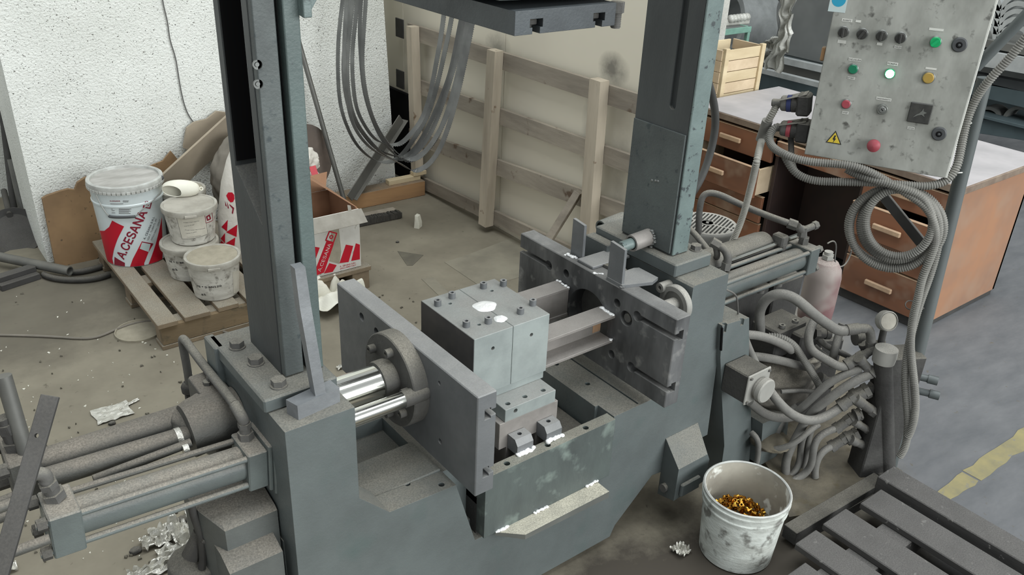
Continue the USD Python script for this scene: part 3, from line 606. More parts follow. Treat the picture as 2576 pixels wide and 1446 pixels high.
for k, p in enumerate(sx):
    q = (p[0], p[1])
    obj('socket_screw', MT(cyl((q[0], q[1], .839), (q[0], q[1], .857), .0098, 20)) - MC('z', q, .0052, .848, .87, 6), 'bare_steel', M1 if q[0] < 1.219 else M2)
def blob(c, rx, ry, h, seed, n=40):
    g = np.random.default_rng(seed); a = np.arange(n) * 2 * np.pi / n
    wob = 1 + .05 * np.sin(3 * a + seed) + .04 * np.sin(5 * a + 2 * seed)
    v = []; rings = 6
    for i in range(rings + 1):
        t = i / rings; r = 1 - t; z = h * (1 - (1 - t) ** 4) if i else 0
        rr = wob * r if i < 4 else r
        v.append(np.c_[c[0] + rx * rr * np.cos(a), c[1] + ry * rr * np.sin(a), np.full(n, c[2] + z) + (g.normal(0, h * .06, n) if i > 1 else 0)])
    v = np.vstack(v); i, j = np.meshgrid(np.arange(rings), np.arange(n), indexing='ij')
    q = np.stack([i * n + j, i * n + (j + 1) % n, (i + 1) * n + (j + 1) % n, (i + 1) * n + j], -1).reshape(-1, 4)
    return trimesh.Trimesh(v, np.vstack([q[:, [0, 1, 2]], q[:, [0, 2, 3]]]), process=False)
p = at(1220, 770, z=.84); obj('metal_spill', blob(p, .033, .030, .004, 1), 'aluminium_melt', MO, smooth=True, label='larger round bright metal spill')
p = at(1259, 802, z=.84); obj('metal_spill', blob(p, .0185, .017, .006, 2), 'aluminium_melt', MO, smooth=True)
# two channel beams welded to the right platen
def ibeam(y0, y1, zt, zb, xe0, web_side, lab):
    t = thing('channel_beam', lab, 'beam', (1.475, (y0 + y1) / 2, zb))
    w0, w1 = (y1 - .012, y1 - .004) if web_side > 0 else (y0 + .004, y0 + .012)
    obj('top_flange', box(xe0, 1.6065, y0, y1, zt - .009, zt, .001), 'beam_steel', t)
    obj('bottom_flange', box(xe0, 1.6065, y0, y1, zb, zb + .009, .001), 'beam_steel', t)
    obj('web', box(xe0, 1.6065, w0, w1, zb + .009, zt - .009, .0005), 'beam_steel', t)
    return t, (w0, w1)
B1, w = ibeam(1.520, 1.588, .749, .658, 1.343, 1, 'near steel channel beam between the mold and the right platen')
obj('scorch_patch', box(1.575, 1.6062, w[0] - .0008, w[0], .672, .738, .0002), 'scorched_steel', B1)
weld([(1.602, 1.575, .751), (1.600, 1.525, .751)], .006, 14, B1, seed=31)
weld([(1.603, 1.522, .668), (1.600, 1.522, .668)], .005, 3, B1, seed=32)
B2, _ = ibeam(1.722, 1.782, .753, .655, 1.343, -1, 'far steel channel beam between the mold and the right platen')
weld([(1.602, 1.775, .755), (1.600, 1.725, .755)], .006, 6, B2, seed=33)
# support block under the mold
SU = MO
um = MT(box(1.156, 1.328, 1.446, 1.62, .598, .637, .001))
for px, py in ((1277, 1015), (1320, 997), (1366, 981)):
    p = at(px, py, z=.637); um = um - MC('z', (p[0], p[1]), .0075, .62, .645, 18)
p = at(1297, 1033, y=1.446); um = um - MC('y', (p[0], p[2]), .0065, 1.44, 1.47, 16)
obj('cap_plate', um, 'mold_steel', SU)
obj('riser', MT(box(1.140, 1.340, 1.447, 1.62, .425, .597, .001)) - MB(1.13, 1.165, 1.43, 1.52, .42, .515) - MB(1.225, 1.268, 1.43, 1.52, .42, .52), 'beam_steel', SU)
obj('mold_seat', box(1.10, 1.337, 1.512, 1.75, .637, .66, .001), 'mold_steel', SU)

# ------------------------------------------------------------------ left hydraulic cylinders of the machine
def axis_pts(a, b, y):
    return at(*a, y=y), at(*b, y=y)
# tie-rod cylinder, near
FR = axis_pts((116, 1318), (621, 1155), 1.49)
d = FR[1] - FR[0]; d /= np.linalg.norm(d)
LC = obj('tie_rod_cylinder', cyl(FR[0] + d * .0 + (0, .038, -.034), FR[1] + d * .03 + (0, .038, -.034), .0375, 36), 'cylinder_paint', MACH, label='near dusty left cylinder held by four tie rods')
c0, c1 = FR[0] + (0, .038, -.034), FR[1] + (0, .038, -.034)
up_ = np.cross(d, (0, 1, 0)); up_ = -up_ if up_[2] < 0 else up_
def capblock(c, l, w, h, name, parent, m='cylinder_paint'):
    b = box(-l / 2, l / 2, -w / 2, w / 2, -h / 2, h / 2, .003)
    return obj(name, place(b, c, d, (0, 1, 0)), m, parent)
for sy in (-.038, .038):
    for sz in (-.034, .034):
        o = np.array([0, sy, 0]) + up_ * sz
        obj('tie_rod', cyl(c0 + o - d * .02, c1 + o + d * .06, .0072, 12), 'old_cylinder' if sy > 0 else 'cylinder_paint', LC)
capblock(c0 + d * .03, .058, .098, .096, 'end_cap', LC)
capblock(c1 + d * .019, .044, .098, .096, 'end_cap', LC)
for l, w_, off in ((.010, .108, .046), (.012, .124, .056)):
    capblock(c1 + d * off, l, w_, w_ + .012, 'mounting_flange', LC)
for sy in (-.038, .038):
    for sz in (-.034, .034):
        o = np.array([0, sy, 0]) + up_ * sz
        obj('nut', hexa(c0 + o - d * .018, c0 + o - d * .001, .0135), 'dusty_dark_iron', LC)
for q in (c1 + d * .064 + up_ * .04 + np.array([0, -.03, 0]),):
    obj('screw', cyl(q - d * .01, q + d * .004, .007, 12), 'dusty_iron', LC)
# elbow fittings and the steel pipe bridging them
def fitting(base, top, parent, r=.013, m='dusty_iron'):
    base, top = np.asarray(base), np.asarray(top); v = top - base
    return [hexa(base, base + v * .35, r * 1.35), cyl(base + v * .33, base + v * .62, r * .95, 16), hexa(base + v * .6, base + v * .85, r * 1.15), cyl(base + v * .85, top, r * .8, 14)]
e1 = at(622, 1092, z=c1[2] + .052)
q = c1 + d * .019 + up_ * .048 + np.array([0, .016, 0])
obj('pipe_fitting', fitting(q, q + (0, 0, .05), LC) + [tube([q + (0, 0, .045), q + (-.004, .006, .062), q + (-.006, .03, .074)], .0125, 14, .004)], 'dusty_iron', LC)
ptop = at(457, 846, y=1.98)
pk = at(478, 985, y=1.98)
pip = [q + (-.006, .03, .074)]
st = q + (-.006, .03, .074)
pip = [st, st + (ptop - st) * .35, st + (ptop - st) * .75, st + (ptop - st) * .955, ptop + (0, 0, -.012), ptop * .75 + pk * .25, pk]
obj('hydraulic_pipe', tube(pip, .0105, 14, .006), 'dusty_iron', LC)
obj('pipe_nut', [lathe([(.011, 0), (.02, .006), (.021, .022), (.016, .032), (.0105, .036)], pk + (0, 0, -.004), (0, 0, 1), 20), hexa(pk - (0, 0, .03), pk - (0, 0, .004), .015)], 'dusty_dark_iron', LC)
q = c0 + d * .028 + up_ * .048 + np.array([0, .012, 0])
obj('pipe_fitting', fitting(q, q + up_ * .05 - d * .012, LC, .0155) + [tube([q + up_ * .045 - d * .012, q + up_ * .062 - d * .014, q + up_ * .07 - d * .04], .013, 14, .005)], 'dusty_iron', LC)
# main cylinder behind it
a0, a1 = at(100, 1170, y=1.73), at(470, 1050, y=1.73)
dm = (a1 - a0) / np.linalg.norm(a1 - a0)
MCY = obj('main_cylinder', cyl(a0 - dm * .02, a1 + dm * .02, .034, 36), 'old_cylinder', MACH, label='far dusty left cylinder, the main ram')
b0_, b1_ = at(210, 1213, y=1.635), at(470, 1128, y=1.635)
obj('return_pipe', cyl(at(105, 1206, y=1.66), at(480, 1092, y=1.66), .0225, 24), 'old_cylinder', MCY)
obj('return_pipe', cyl(at(235, 1206, y=1.61), at(480, 1113, y=1.61), .010, 16), 'old_cylinder', MCY)
for px, py, yy, r in ((449, 1101, 1.66, .0235), (467, 1130, 1.60, .012)):
    p = at(px, py, y=yy); obj('pipe_band', cyl(p - dm * .006, p + dm * .006, r, 24), 'foil', MCY)
hm = bump_mesh(trimesh.creation.icosphere(4, 1.0), .09, 2.2, 5); hm.apply_scale((.098, .074, .066)); hm.apply_translation(at(535, 1040, y=1.70) + (0, 0, -.012))
obj('cylinder_head', [hm, cyl(at(470, 1085, y=1.67), at(600, 1035, y=1.67), .062, 28), box(.47, .538, 1.64, 1.80, .62, .80, .006)], 'old_cylinder', MCY, smooth=50)
tr0, tr1 = at(103, 1146, y=1.76), at(474, 1031, y=1.76)
obj('tie_rod', cyl(tr0, tr1, .0075, 12), 'dusty_dark_iron', MCY)
g = np.random.default_rng(4)
obj('loose_bolt', [hexa(at(515 + k * 9, 988 - k * 12, y=1.74), at(515 + k * 9, 988 - k * 12, y=1.74) + (0, 0, .02), .011) for k in range(3)], 'dusty_iron', MCY)
cp = a0 - dm * .03
obj('end_cap', place(box(-.03, .03, -.06, .06, -.06, .06, .004), cp, dm, (0, 1, 0)), 'old_cylinder', MCY)
for o in ((0, -.045, .045), (0, -.045, -.045), (0, .045, .045), (0, .045, -.045)):
    obj('nut', hexa(cp + np.array(o) - dm * .055, cp + np.array(o) - dm * .028, .015), 'dusty_dark_iron', MCY)
obj('port_fitting', fitting(cp + (0, 0, .05), cp + (-.012, .0, .14), None, .017, 'dusty_iron'), 'dusty_dark_iron', MCY)
for yy, zz in ((1.62, .60), (1.585, .575)):
    p = at(30, 1290 if yy > 1.6 else 1265, y=yy); obj('outlet_pipe', cyl(p, at(-40, 1318 if yy > 1.6 else 1292, y=yy), .011, 14), 'old_cylinder', MCY)
for (xa, ya), (xb, yb), yy in (((0, 1262), (60, 1238), 1.66), ((0, 1280), (40, 1262), 1.66), ((20, 1392), (125, 1355), 1.46)):
    obj('outlet_pipe', cyl(at(xa - 40, ya + 16, y=yy), at(xb, yb, y=yy), .010, 14), 'old_cylinder', MCY)

# ------------------------------------------------------------------ right cylinder of the machine
Xd = np.array([1.0, 0, 0])
cA, cB = np.array([1.95, 1.527, .705]), np.array([2.495, 1.527, .703])
RC = obj('tie_rod_cylinder', cyl(cA, cB, .0385, 40), 'cylinder_paint', MACH, label='right cylinder held by four tie rods')
for sy in (-.038, .036):
    for sz in (-.036, .036):
        o = np.array([0, sy, sz]); obj('tie_rod', cyl(cA + o, cB + o + Xd * .07, .0075, 14), 'cylinder_paint', RC)
        obj('nut', hexa(cB + o + Xd * .055, cB + o + Xd * .07, .0135), 'dusty_iron', RC)
obj('end_cap', box(2.495, 2.55, 1.478, 1.576, .655, .752, .003), 'cylinder_paint', RC)
obj('end_cap', box(1.945, 1.995, 1.478, 1.576, .655, .752, .003), 'cylinder_paint', RC)
obj('mounting_flange', box(1.925, 1.95, 1.445, 1.61, .60, .80, .003), 'machine_paint', RC)
q = at(1823, 690, y=1.545)
q = np.array([q[0], 1.545, .752])
st = at(1800, 634, y=1.60)
obj('pipe_fitting', [hexa(q, q + (0, 0, .026), .017), tube([q + (0, 0, .02), q + (0, 0, .045), q + (-.004, .012, .064), q + (-.012, .03, .074)], .0135, 16, .004), hexa(q + (-.012, .03, .074), q + (-.028, .052, .086), .0165)], 'dusty_iron', RC)
e = at(1718, 570, y=1.80)
obj('hydraulic_pipe', tube([q + (-.02, .042, .08), q * .75 + e * .25 + (0, 0, .004), q * .4 + e * .6 + (0, 0, .012), e], .0105, 14, .01), 'dusty_iron', RC)
q2 = np.array([2.525, 1.535, .752])
p_ = [at(1757, 592, y=1.80), at(1758, 560, y=1.80), at(1764, 505, y=1.80), at(1775, 488, y=1.795), at(1800, 487, y=1.775), at(1850, 508, y=1.73), at(1920, 538, y=1.64), at(1990, 563, y=1.56)]
obj('hydraulic_pipe', tube(p_, .0115, 14, .008), 'dusty_iron', RC)
t1 = p_[-1]; tv = (t1 - p_[-2]) / np.linalg.norm(t1 - p_[-2])
t2 = at(2018, 580, y=1.54)
obj('pipe_fitting', [hexa(t1 - tv * .01, t1 + tv * .02, .018), cyl(t1 + tv * .02, t2, .014, 16), hexa(q2, q2 + (0, 0, .024), .019), cyl(q2, t2 + (0, 0, .012), .014, 16), hexa(t2 + (0, 0, -.02), t2 + (0, 0, .014), .016), cyl(t2, t2 + (.05, -.012, .012), .012, 16), hexa(t2 + (.045, -.011, .011), t2 + (.062, -.014, .014), .015)], 'dusty_iron', RC)
g0, g1 = at(1832, 656, y=1.58), at(2020, 588, y=1.58)
SR = obj('limit_rod', hexa(g0, at(2012, 590, y=1.58), .0085), 'chrome', RC)
gm = at(1968, 606, y=1.57)
obj('rod_clamp', [box(gm[0] - .018, gm[0] + .018, 1.556, 1.604, gm[2] - .02, gm[2] + .022, .005), box(gm[0] - .01, gm[0] + .01, 1.555, 1.575, gm[2] - .07, gm[2] - .01, .002)], 'dusty_iron', SR)
obj('main_cylinder', [lathe([(.0, .0), (.05, 0), (.05, .46), (.046, .49), (.0, .50)], (1.94, 1.628, .735), (1, 0, 0), 40)], 'tank_pink' if 'tank_pink' in MATS else 'dusty_iron', MACH, label='far right cylinder, dusty with a reddish end')
wr = [at(1818, 718, y=1.44), at(1826, 728, y=1.40), at(1850, 742, y=1.40), at(1855, 760, y=1.40), at(1857, 790, y=1.41), at(1862, 803, y=1.43), at(1872, 806, y=1.45)]
obj('earth_wire', tube(wr, .0028, 8, .006), 'dusty_iron', RC)

# foot guard on the front of the right headstock and the tall side cover with its switch box
fb = hull([(1.757, 1.392, .325), (1.905, 1.392, .325), (1.757, 1.392, .105), (1.95, 1.392, .105), (1.94, 1.392, .24), (1.742, 1.313, .262), (1.875, 1.313, .262), (1.742, 1.313, .137), (1.885, 1.313, .152), (1.89, 1.313, .235)])
FG = obj('foot_guard', fb, 'machine_paint', MACH)
obj('latch', box(1.76, 1.845, 1.300, 1.3135, .150, .198, .004), 'machine_paint', FG)
pz = at(1668, 1222, x=1.748); obj('screw', cyl((1.738, 1.36, pz[2] + .0), (1.752, 1.36, pz[2]), .014, 16), 'dusty_iron', FG)
yc = 1.375
cv = [at(px, py, y=yc) for px, py in ((1817, 819), (1884.7, 799), (1884, 900), (1889, 1022), (1890, 1094), (1884, 1174), (1878, 1215), (1815, 1215), (1815, 1172), (1822, 1121), (1816, 1000), (1812, 900))]
cvm = MT(prism([(p[0], p[2]) for p in cv], 'y', yc, 1.50))
h1, h2 = at(1823, 813, z=cv[0][2]), at(1868, 796, z=cv[0][2])
for h in (h1, h2): cvm = cvm - MC('z', (h[0], h[1]), .008, cv[0][2] - .03, cv[0][2] + .03, 16)
CV = obj('side_cover', cvm, 'machine_paint', MACH)
obj('cover_edge', bar(cv[0] + (-.002, -.002, -.005), cv[0] * .25 + cv[11] * .75 + (-.002, -.002, 0), .008, .006), 'hole_black', CV)  # black strip painted in for the shaded gap beside the headstock
SWX0, SWX1 = 1.968, 2.072
SW = thing('switch_box', 'small square junction box with a round grey cap on the side cover', 'box', (2.02, 1.33, .43))
obj('box_body', box(SWX0, SWX1, 1.283, 1.375, .435, .535, .004), 'dusty_dark_iron', SW)
obj('box_lid', box(SWX0 - .002, SWX1 + .002, 1.277, 1.284, .432, .538, .003), 'motor_grey', SW)
cc = at(1914, 976, y=1.27); obj('round_cap', [cyl((cc[0], 1.277, cc[2]), (cc[0], 1.268, cc[2]), .034, 32), cyl((cc[0], 1.268, cc[2]), (cc[0], 1.245, cc[2]), .041, 36, b=.004)], 'motor_grey', SW)
for x, z in ((SWX0 + .008, .442), (SWX1 - .008, .528), (SWX0 + .008, .528), (SWX1 - .008, .442)):
    obj('screw', cyl((x, 1.272, z), (x, 1.278, z), .005, 10), 'dusty_iron', SW)

# ------------------------------------------------------------------ hydraulic unit to the right of the machine
HU = thing('hydraulic_unit', 'dusty hydraulic power unit with a tangle of grey hoses right of the machine', 'hydraulic unit', (2.4, 1.4, 0))
Q0 = np.array([2.0, 1.42, 0]); QN = np.array([.481, .877, 0]); QN /= np.linalg.norm(QN)
def hq(px, py, off=0.): return on(px, py, Q0 + QN * off, QN)
tray = [at(px, py, z=.05) for px, py in ((1985, 1300), (2050, 1290), (2210, 1180), (2190, 1120), (2120, 880), (1900, 900), (1895, 1120), (1960, 1215))]
obj('oil_tray', [prism([(p[0], p[1]) for p in tray], 'z', .0, .05)], 'oil_tray', HU, smooth=False)
obj('tray_rail', bar(at(1985, 1345, z=.045), at(2210, 1212, z=.045), .05, .05), 'dusty_dark_iron', HU)
# tank block under the pump and the pump blocks
obj('reservoir', box(2.16, 2.72, 1.55, 2.0, .02, .30, .01), 'dusty_dark_iron', HU)
V1 = obj('valve_block', [box(2.20, 2.44, 1.575, 1.70, .38, .60, .006)], 'dusty_dark_iron', HU)
tp = [at(px, py, z=.60) for px, py in ((1912, 735), (1957, 718), (1985, 742), (1999, 731))]
[obj('bolt', lathe([(.0, 0), (.014, 0), (.014, .012), (.007, .012), (.007, .006), (.0, .006)], p, (0, 0, 1), 20), 'dusty_iron', V1) for p in tp[:2]]
obj('top_plate', hull([(x, y, z) for z in (.60, .607) for x, y in ((2.33, 1.60), (2.36, 1.70), (2.52, 1.70), (2.56, 1.64), (2.50, 1.59))]), 'dusty_iron', V1)
obj('valve_body', box(2.45, 2.62, 1.56, 1.66, .38, .595, .006), 'dusty_dark_iron', V1)
p = hq(1985, 815, .16)
obj('valve_body', [box(p[0] - .10, p[0] + .06, p[1] - .03, p[1] + .08, p[2] - .10, p[2] + .01, .006), box(p[0] - .02, p[0] + .12, p[1] - .07, p[1] + .02, p[2] - .13, p[2] - .01, .006)], 'dusty_dark_iron', V1)
for px, py in ((1967, 823), (2000, 811)):
    q = hq(px, py, .12); obj('bolt', lathe([(.0, 0), (.011, 0), (.011, .01), (.005, .01), (.005, .004), (0., .004)], q, (0, 0, 1), 16), 'dusty_iron', V1)
pm = bump_mesh(trimesh.creation.icosphere(4, 1.0), .18, 2.5, 9); pm.apply_scale((.16, .11, .10)); pm.apply_translation(hq(1950, 960, .20))
obj('pump', [pm, cyl(hq(1960, 985, .2), hq(2020, 960, .3), .05, 24)], 'dusty_pump', HU, smooth=60)
pm = bump_mesh(trimesh.creation.icosphere(4, 1.0), .2, 3, 2); pm.apply_scale((.10, .07, .05)); pm.apply_translation(hq(2010, 900, .25))
obj('pump', pm, 'dusty_pump', HU, smooth=60)
obj('unit_frame', place(box(.04, .60, .27, .30, .05, .40, .004), (2.0, 1.42, 0), (.877, -.481, 0), QN), 'dusty_dark_iron', HU)  # added dark panel standing in for the deep shade behind the hoses
# motor with fan grille
mc = at(1779, 562, z=.75); mr = .112
MO2 = thing('electric_motor', 'grey electric motor standing upright with a slotted round fan cover', 'motor', (mc[0], mc[1], .30))
fc = MT(lathe([(0., .60), (mr * 1.02, .60), (mr * 1.02, .74), (mr * .96, .752), (0., .752)], (mc[0], mc[1], 0), (0, 0, 1), 56))
fc = fc - MC('z', (mc[0], mc[1]), mr * .9, .61, .742, 48)
dg = np.array([.62, -.78])
ax_ = np.array([.93, .36])   # slots run across the cover
ay_ = np.array([-.36, .93])
for k in range(-7, 8):
    h = k * .0135; L2 = math.sqrt(max(0, (mr * .86) ** 2 - h * h))
    for a, b in ((-L2, -.018 if abs(h) < .02 else -.004), (.018 if abs(h) < .02 else .004, L2)):
        if b - a < .01: continue
        cb_ = MB(a, b, h - .0038, h + .0038, .735, .76).rotate([0, 0, math.degrees(math.atan2(ax_[1], ax_[0]))]).translate([mc[0], mc[1], 0]); fc = fc - cb_
obj('fan_cover', fc, 'motor_grey', MO2)
obj('hub_ring', lathe([(0., 0), (.026, 0), (.026, .003), (.022, .004), (.022, .001), (.006, .001), (.005, .005), (0, .005)], (mc[0], mc[1], .751), (0, 0, 1), 32), 'motor_grey', MO2)
obj('motor_body', [cyl((mc[0], mc[1], .30), (mc[0], mc[1], .61), mr * .93, 40)] + [box(-.0015, .0015, -mr, mr, .32, .60, .0005).apply_transform(trimesh.transformations.rotation_matrix(a, (0, 0, 1))).apply_translation((mc[0], mc[1], 0)) for a in np.linspace(0, math.pi, 22, endpoint=False)], 'motor_grey', MO2)
tb = at(1840, 640, y=1.72); obj('terminal_box', box(tb[0] - .07, tb[0] + .06, mc[1] - mr - .05, mc[1] - mr + .03, .52, .60, .005), 'motor_grey', MO2)
obj('motor_foot', cyl((mc[0], mc[1], .30), (mc[0], mc[1], .33), mr * 1.2, 40), 'dusty_dark_iron', MO2)
# accumulator tank
tcx = at(2070, 700, y=1.62); tx, ty = tcx[0], tcx[1]
AC = thing('accumulator_tank', 'dusty dull red pressure tank with a thin neck behind the right cylinder', 'tank', (tx, ty, 0))
obj('tank_body', lathe([(0., .235), (.02, .24), (.055, .28), (.066, .32), (.068, .36), (.068, .50), (.062, .535), (.045, .562), (.026, .572), (0, .574)], (tx, ty, 0), (0, 0, 1), 48), 'tank_red', AC)
obj('tank_bottom', lathe([(0., .205), (.02, .205), (.022, .235), (.05, .268), (.04, .285), (0, .285)], (tx, ty, 0), (0, 0, 1), 40), 'tank_dark', AC)
obj('tank_bracket', [box(2.728, tx + .05, ty - .05, ty + .05, .185, .206, .002), box(2.728, 2.76, ty - .05, ty + .05, .0, .19, .002)], 'dusty_dark_iron', AC)
obj('neck', [cyl((tx, ty, .565), (tx, ty, .605), .017, 20), hexa((tx, ty, .575), (tx, ty, .592), .024)], 'motor_grey', AC)
obj('valve_wire', tube([(tx - .06, ty - .02, .66), (tx - .01, ty - .02, .655), (tx + .012, ty - .02, .615), (tx + .012, ty - .03, .565), (tx + .05, ty - .04, .545), (tx + .085, ty - .04, .57), (tx + .088, ty - .04, .605)], .0028, 8, .006), 'dusty_iron', AC)
# hoses
def hose(pts, r, m='dusty_rubber', corr=False, parent=None, name='hose', label=None):
    P3 = [hq(*p) for p in pts]
    mm = corrugated(P3, r, .0075, 12) if corr else tube(P3, r, 14, .01)
    return obj(name, mm, m, parent or HU, label=label)
hose([(1911, 842, .10), (1911, 809, .09), (1914, 776, .08), (1936, 747, .06), (1965, 740, .04), (1996, 749, .02), (2027, 772, 0), (2059, 799, 0), (2088, 819, 0), (2110, 831, 0), (2137, 829, 0)], .0165, label='thick hose arching over the valve blocks')
obj('hose_collar', [cyl(hq(2130, 830, 0), hq(2160, 826, 0), .0185, 20), cyl(hq(2160, 826, 0), hq(2176, 826, 0), .0155, 18), tube([hq(2170, 826, 0), hq(2184, 828, 0), hq(2190, 842, 0), hq(2191, 862, 0)], .0145, 16, .005), hexa(hq(2191, 858, 0), hq(2191, 876, 0), .017)], 'dusty_iron', HU)
hose([(2056, 792, .12), (2043, 818, .08), (2034, 849, .05), (2041, 878, .03), (2067, 898, .01), (2090, 911, 0), (2110, 921, -.01), (2134, 917, -.01)], .0145)
hose([(1983, 1052, .05), (2006, 1035, .02), (2046, 1000, 0), (2081, 967, -.01), (2125, 942, -.02), (2163, 927, -.02)], .0135)
hose([(1977, 1192, -.02), (1982, 1145, -.01), (1997, 1112, .0), (2015, 1078, .01), (2040, 1040, -.01), (2081, 1006, -.03), (2134, 968, -.04), (2192, 941, -.04)], .0150)
hose([(1927, 968, .02), (1938, 984, -.02), (1951, 1002, -.05), (1977, 1030, -.06), (2006, 1049, -.06), (2041, 1057, -.06), (2081, 1045, -.05), (2116, 1022, -.04)], .0155, label='hose looping from the junction box cap')
hose([(1886, 1010, .0), (1916, 1035, 0), (1945, 1048, 0), (1983, 1050, .02), (2012, 1040, .03)], .0150)
hose([(1876, 842, .03), (1916, 846, .03), (1959, 861, .03), (1990, 880, .06)], .0145)
hose([(1935, 846, .08), (1974, 853, .06), (2000, 872, .05), (2023, 907, .05), (2047, 945, .05), (2064, 980, .07)], .0125, 'conduit_grey', True, name='corrugated_hose')
hose([(1874, 850, .02), (1890, 890, .01), (1907, 925, 0), (1925, 960, 0)], .0125)
hose([(1890, 895, .07), (1951, 904, .07), (2000, 916, .09), (2040, 925, .12)], .0145)
hose([(1906, 1126, .02), (1951, 1129, -.02), (1994, 1116, -.04), (2029, 1090, -.03), (2058, 1070, 0)], .010)
hose([(1890, 1088, .02), (1904, 1104, 0), (1908, 1130, 0), (1901, 1185, 0)], .010)
hose([(2110, 1076, -.02), (2080, 1086, -.03), (2056, 1105, -.04), (2046, 1135, -.05), (2037, 1175, -.05), (2012, 1200, -.05), (1959, 1224, -.06)], .0125)
hose([(2098, 1122, -.02), (2068, 1138, -.04), (2054, 1163, -.05), (2051, 1200, -.06)], .0125)
hose([(2030, 1085, .02), (2014, 1130, .0), (2008, 1170, -.02), (1985, 1200, -.03), (1950, 1216, -.03)], .011)
hose([(2045, 1075, .04), (2034, 1110, .02), (2027, 1150, .01), (2018, 1180, 0), (2000, 1196, 0)], .010)
hose([(1965, 985, .06), (2000, 983, .06), (2050, 985, .06)], .0075)
hose([(2000, 1015, .1), (1972, 1050, .08), (1955, 1085, .06), (1938, 1110, .1)], .012)
hose([(2120, 815, .1), (2108, 850, .08), (2100, 880, .06), (2092, 915, .08)], .0135)
hose([(2060, 850, .12), (2080, 870, .1), (2110, 885, .08), (2140, 900, .08)], .010)
hose([(2050, 870, .13), (2075, 893, .1), (2100, 905, .1)], .008)
# manifold column with its tees and valves
mp = hq(2222, 1222, 0); mp = at(2220, 1215, z=0)
pd = np.array([-.877, .481, 0])
ctop = on(2231, 876, mp, QN)
MF = obj('manifold_post', [place(box(-.11, .01, -.02, .07, .02, ctop[2] - .03, .004), (mp[0], mp[1], 0), -pd, QN)], 'dusty_dark_iron', HU)
obj('post_cap', lathe([(0, -.05), (.035, -.05), (.0375, -.026), (.036, 0), (0, 0)], ctop, (0, 0, 1), 28), 'motor_grey', MF)
obj('post_tube', cyl(ctop - (0, 0, .05), (mp[0], mp[1], .06), .030, 24), 'dusty_dark_iron', MF)
obj('post_foot', [box(mp[0] - .05, mp[0] + .04, mp[1] - .04, mp[1] + .05, 0, .065, .004), hull([tuple(hq(2200, 1190, .0)), tuple(hq(2135, 1150, .02)), tuple(hq(2205, 1115, 0)), tuple(hq(2200, 1190, .03)), tuple(hq(2135, 1150, .05)), tuple(hq(2205, 1115, .03))])], 'dusty_dark_iron', MF)
def tee(px, py, qx, qy, off, r, m='dusty_iron', name='tee_fitting'):
    a, b = hq(px, py, off), hq(qx, qy, off); v = b - a
    return obj(name, [cyl(a, a + v * .3, r * 1.15, 18), cyl(a + v * .28, a + v * .72, r, 18), hexa(a + v * .7, b, r * 1.15)], m, MF)
tee(2128, 918, 2172, 893, -.01, .017); tee(2168, 897, 2200, 875, -.01, .014); tee(2150, 850, 2182, 848, .06, .022); tee(2172, 862, 2180, 890, .03, .015)
tee(2160, 900, 2186, 930, -.03, .015); tee(2192, 940, 2205, 930, -.04, .018)
tee(2112, 1022, 2150, 996, -.04, .020); tee(2145, 1000, 2185, 980, -.03, .024); tee(2150, 1002, 2205, 1040, -.05, .0165); tee(2180, 985, 2200, 970, -.02, .018)
tee(2100, 1080, 2140, 1052, -.02, .017); tee(2140, 1054, 2165, 1040, -.02, .019); tee(2148, 1060, 2190, 1085, -.04, .013); tee(2185, 1082, 2198, 1092, -.04, .006)
tee(2088, 1125, 2130, 1100, -.02, .018); tee(2128, 1104, 2158, 1090, -.02, .022); tee(2140, 1105, 2185, 1125, -.04, .015); tee(2182, 1122, 2184, 1145, -.04, .012)
tee(2060, 950, 2090, 965, .08, .018); tee(2086, 838, 2048, 838, .10, .018, 'dusty_dark_iron')
for a, b in (((2150, 1045), (2165, 1040)),): tee(*a, *b, -.03, .02)
gq = hq(2236, 808, -.02); gd = np.array([-.42, -.80, .35]); gd /= np.linalg.norm(gd)
GA = obj('pressure_gauge', [lathe([(0, -.03), (.03, -.03), (.033, -.024), (.033, .0), (.030, .003), (.028, -.002), (0, -.002)], gq, gd, 36)], 'motor_grey', MF)
obj('gauge_face', lathe([(0, -.0015), (.027, -.0015), (.027, -.0005), (0, -.0005)], gq, gd, 32), 'tub_lid', GA)
obj('gauge_stem', [cyl(hq(2225, 822, -.005), hq(2216, 862, 0), .011, 16), hexa(hq(2216, 860, 0), hq(2214, 880, 0), .017)], 'dusty_dark_iron', GA)
# terminal box on the floor among the hoses
tb0 = at(1895, 1215, y=1.36)
TBX = obj('cable_box', [prism([(at(1905, 1130, y=1.33)[0], .245), (at(1966, 1125, y=1.33)[0], .235), (at(1965, 1130, y=1.33)[0] + .02, .10), (at(1940, 1200, y=1.33)[0], .05), (at(1905, 1200, y=1.33)[0], .05)], 'y', 1.33, 1.48)], 'machine_paint', HU)
bm = bump_mesh(trimesh.creation.icosphere(3, 1.0), .15, 3, 4); bm.apply_scale((.07, .075, .02)); bm.apply_translation(hq(1935, 1105, .04)); obj('sand_heap', bm, 'oil_tray', HU, smooth=True)

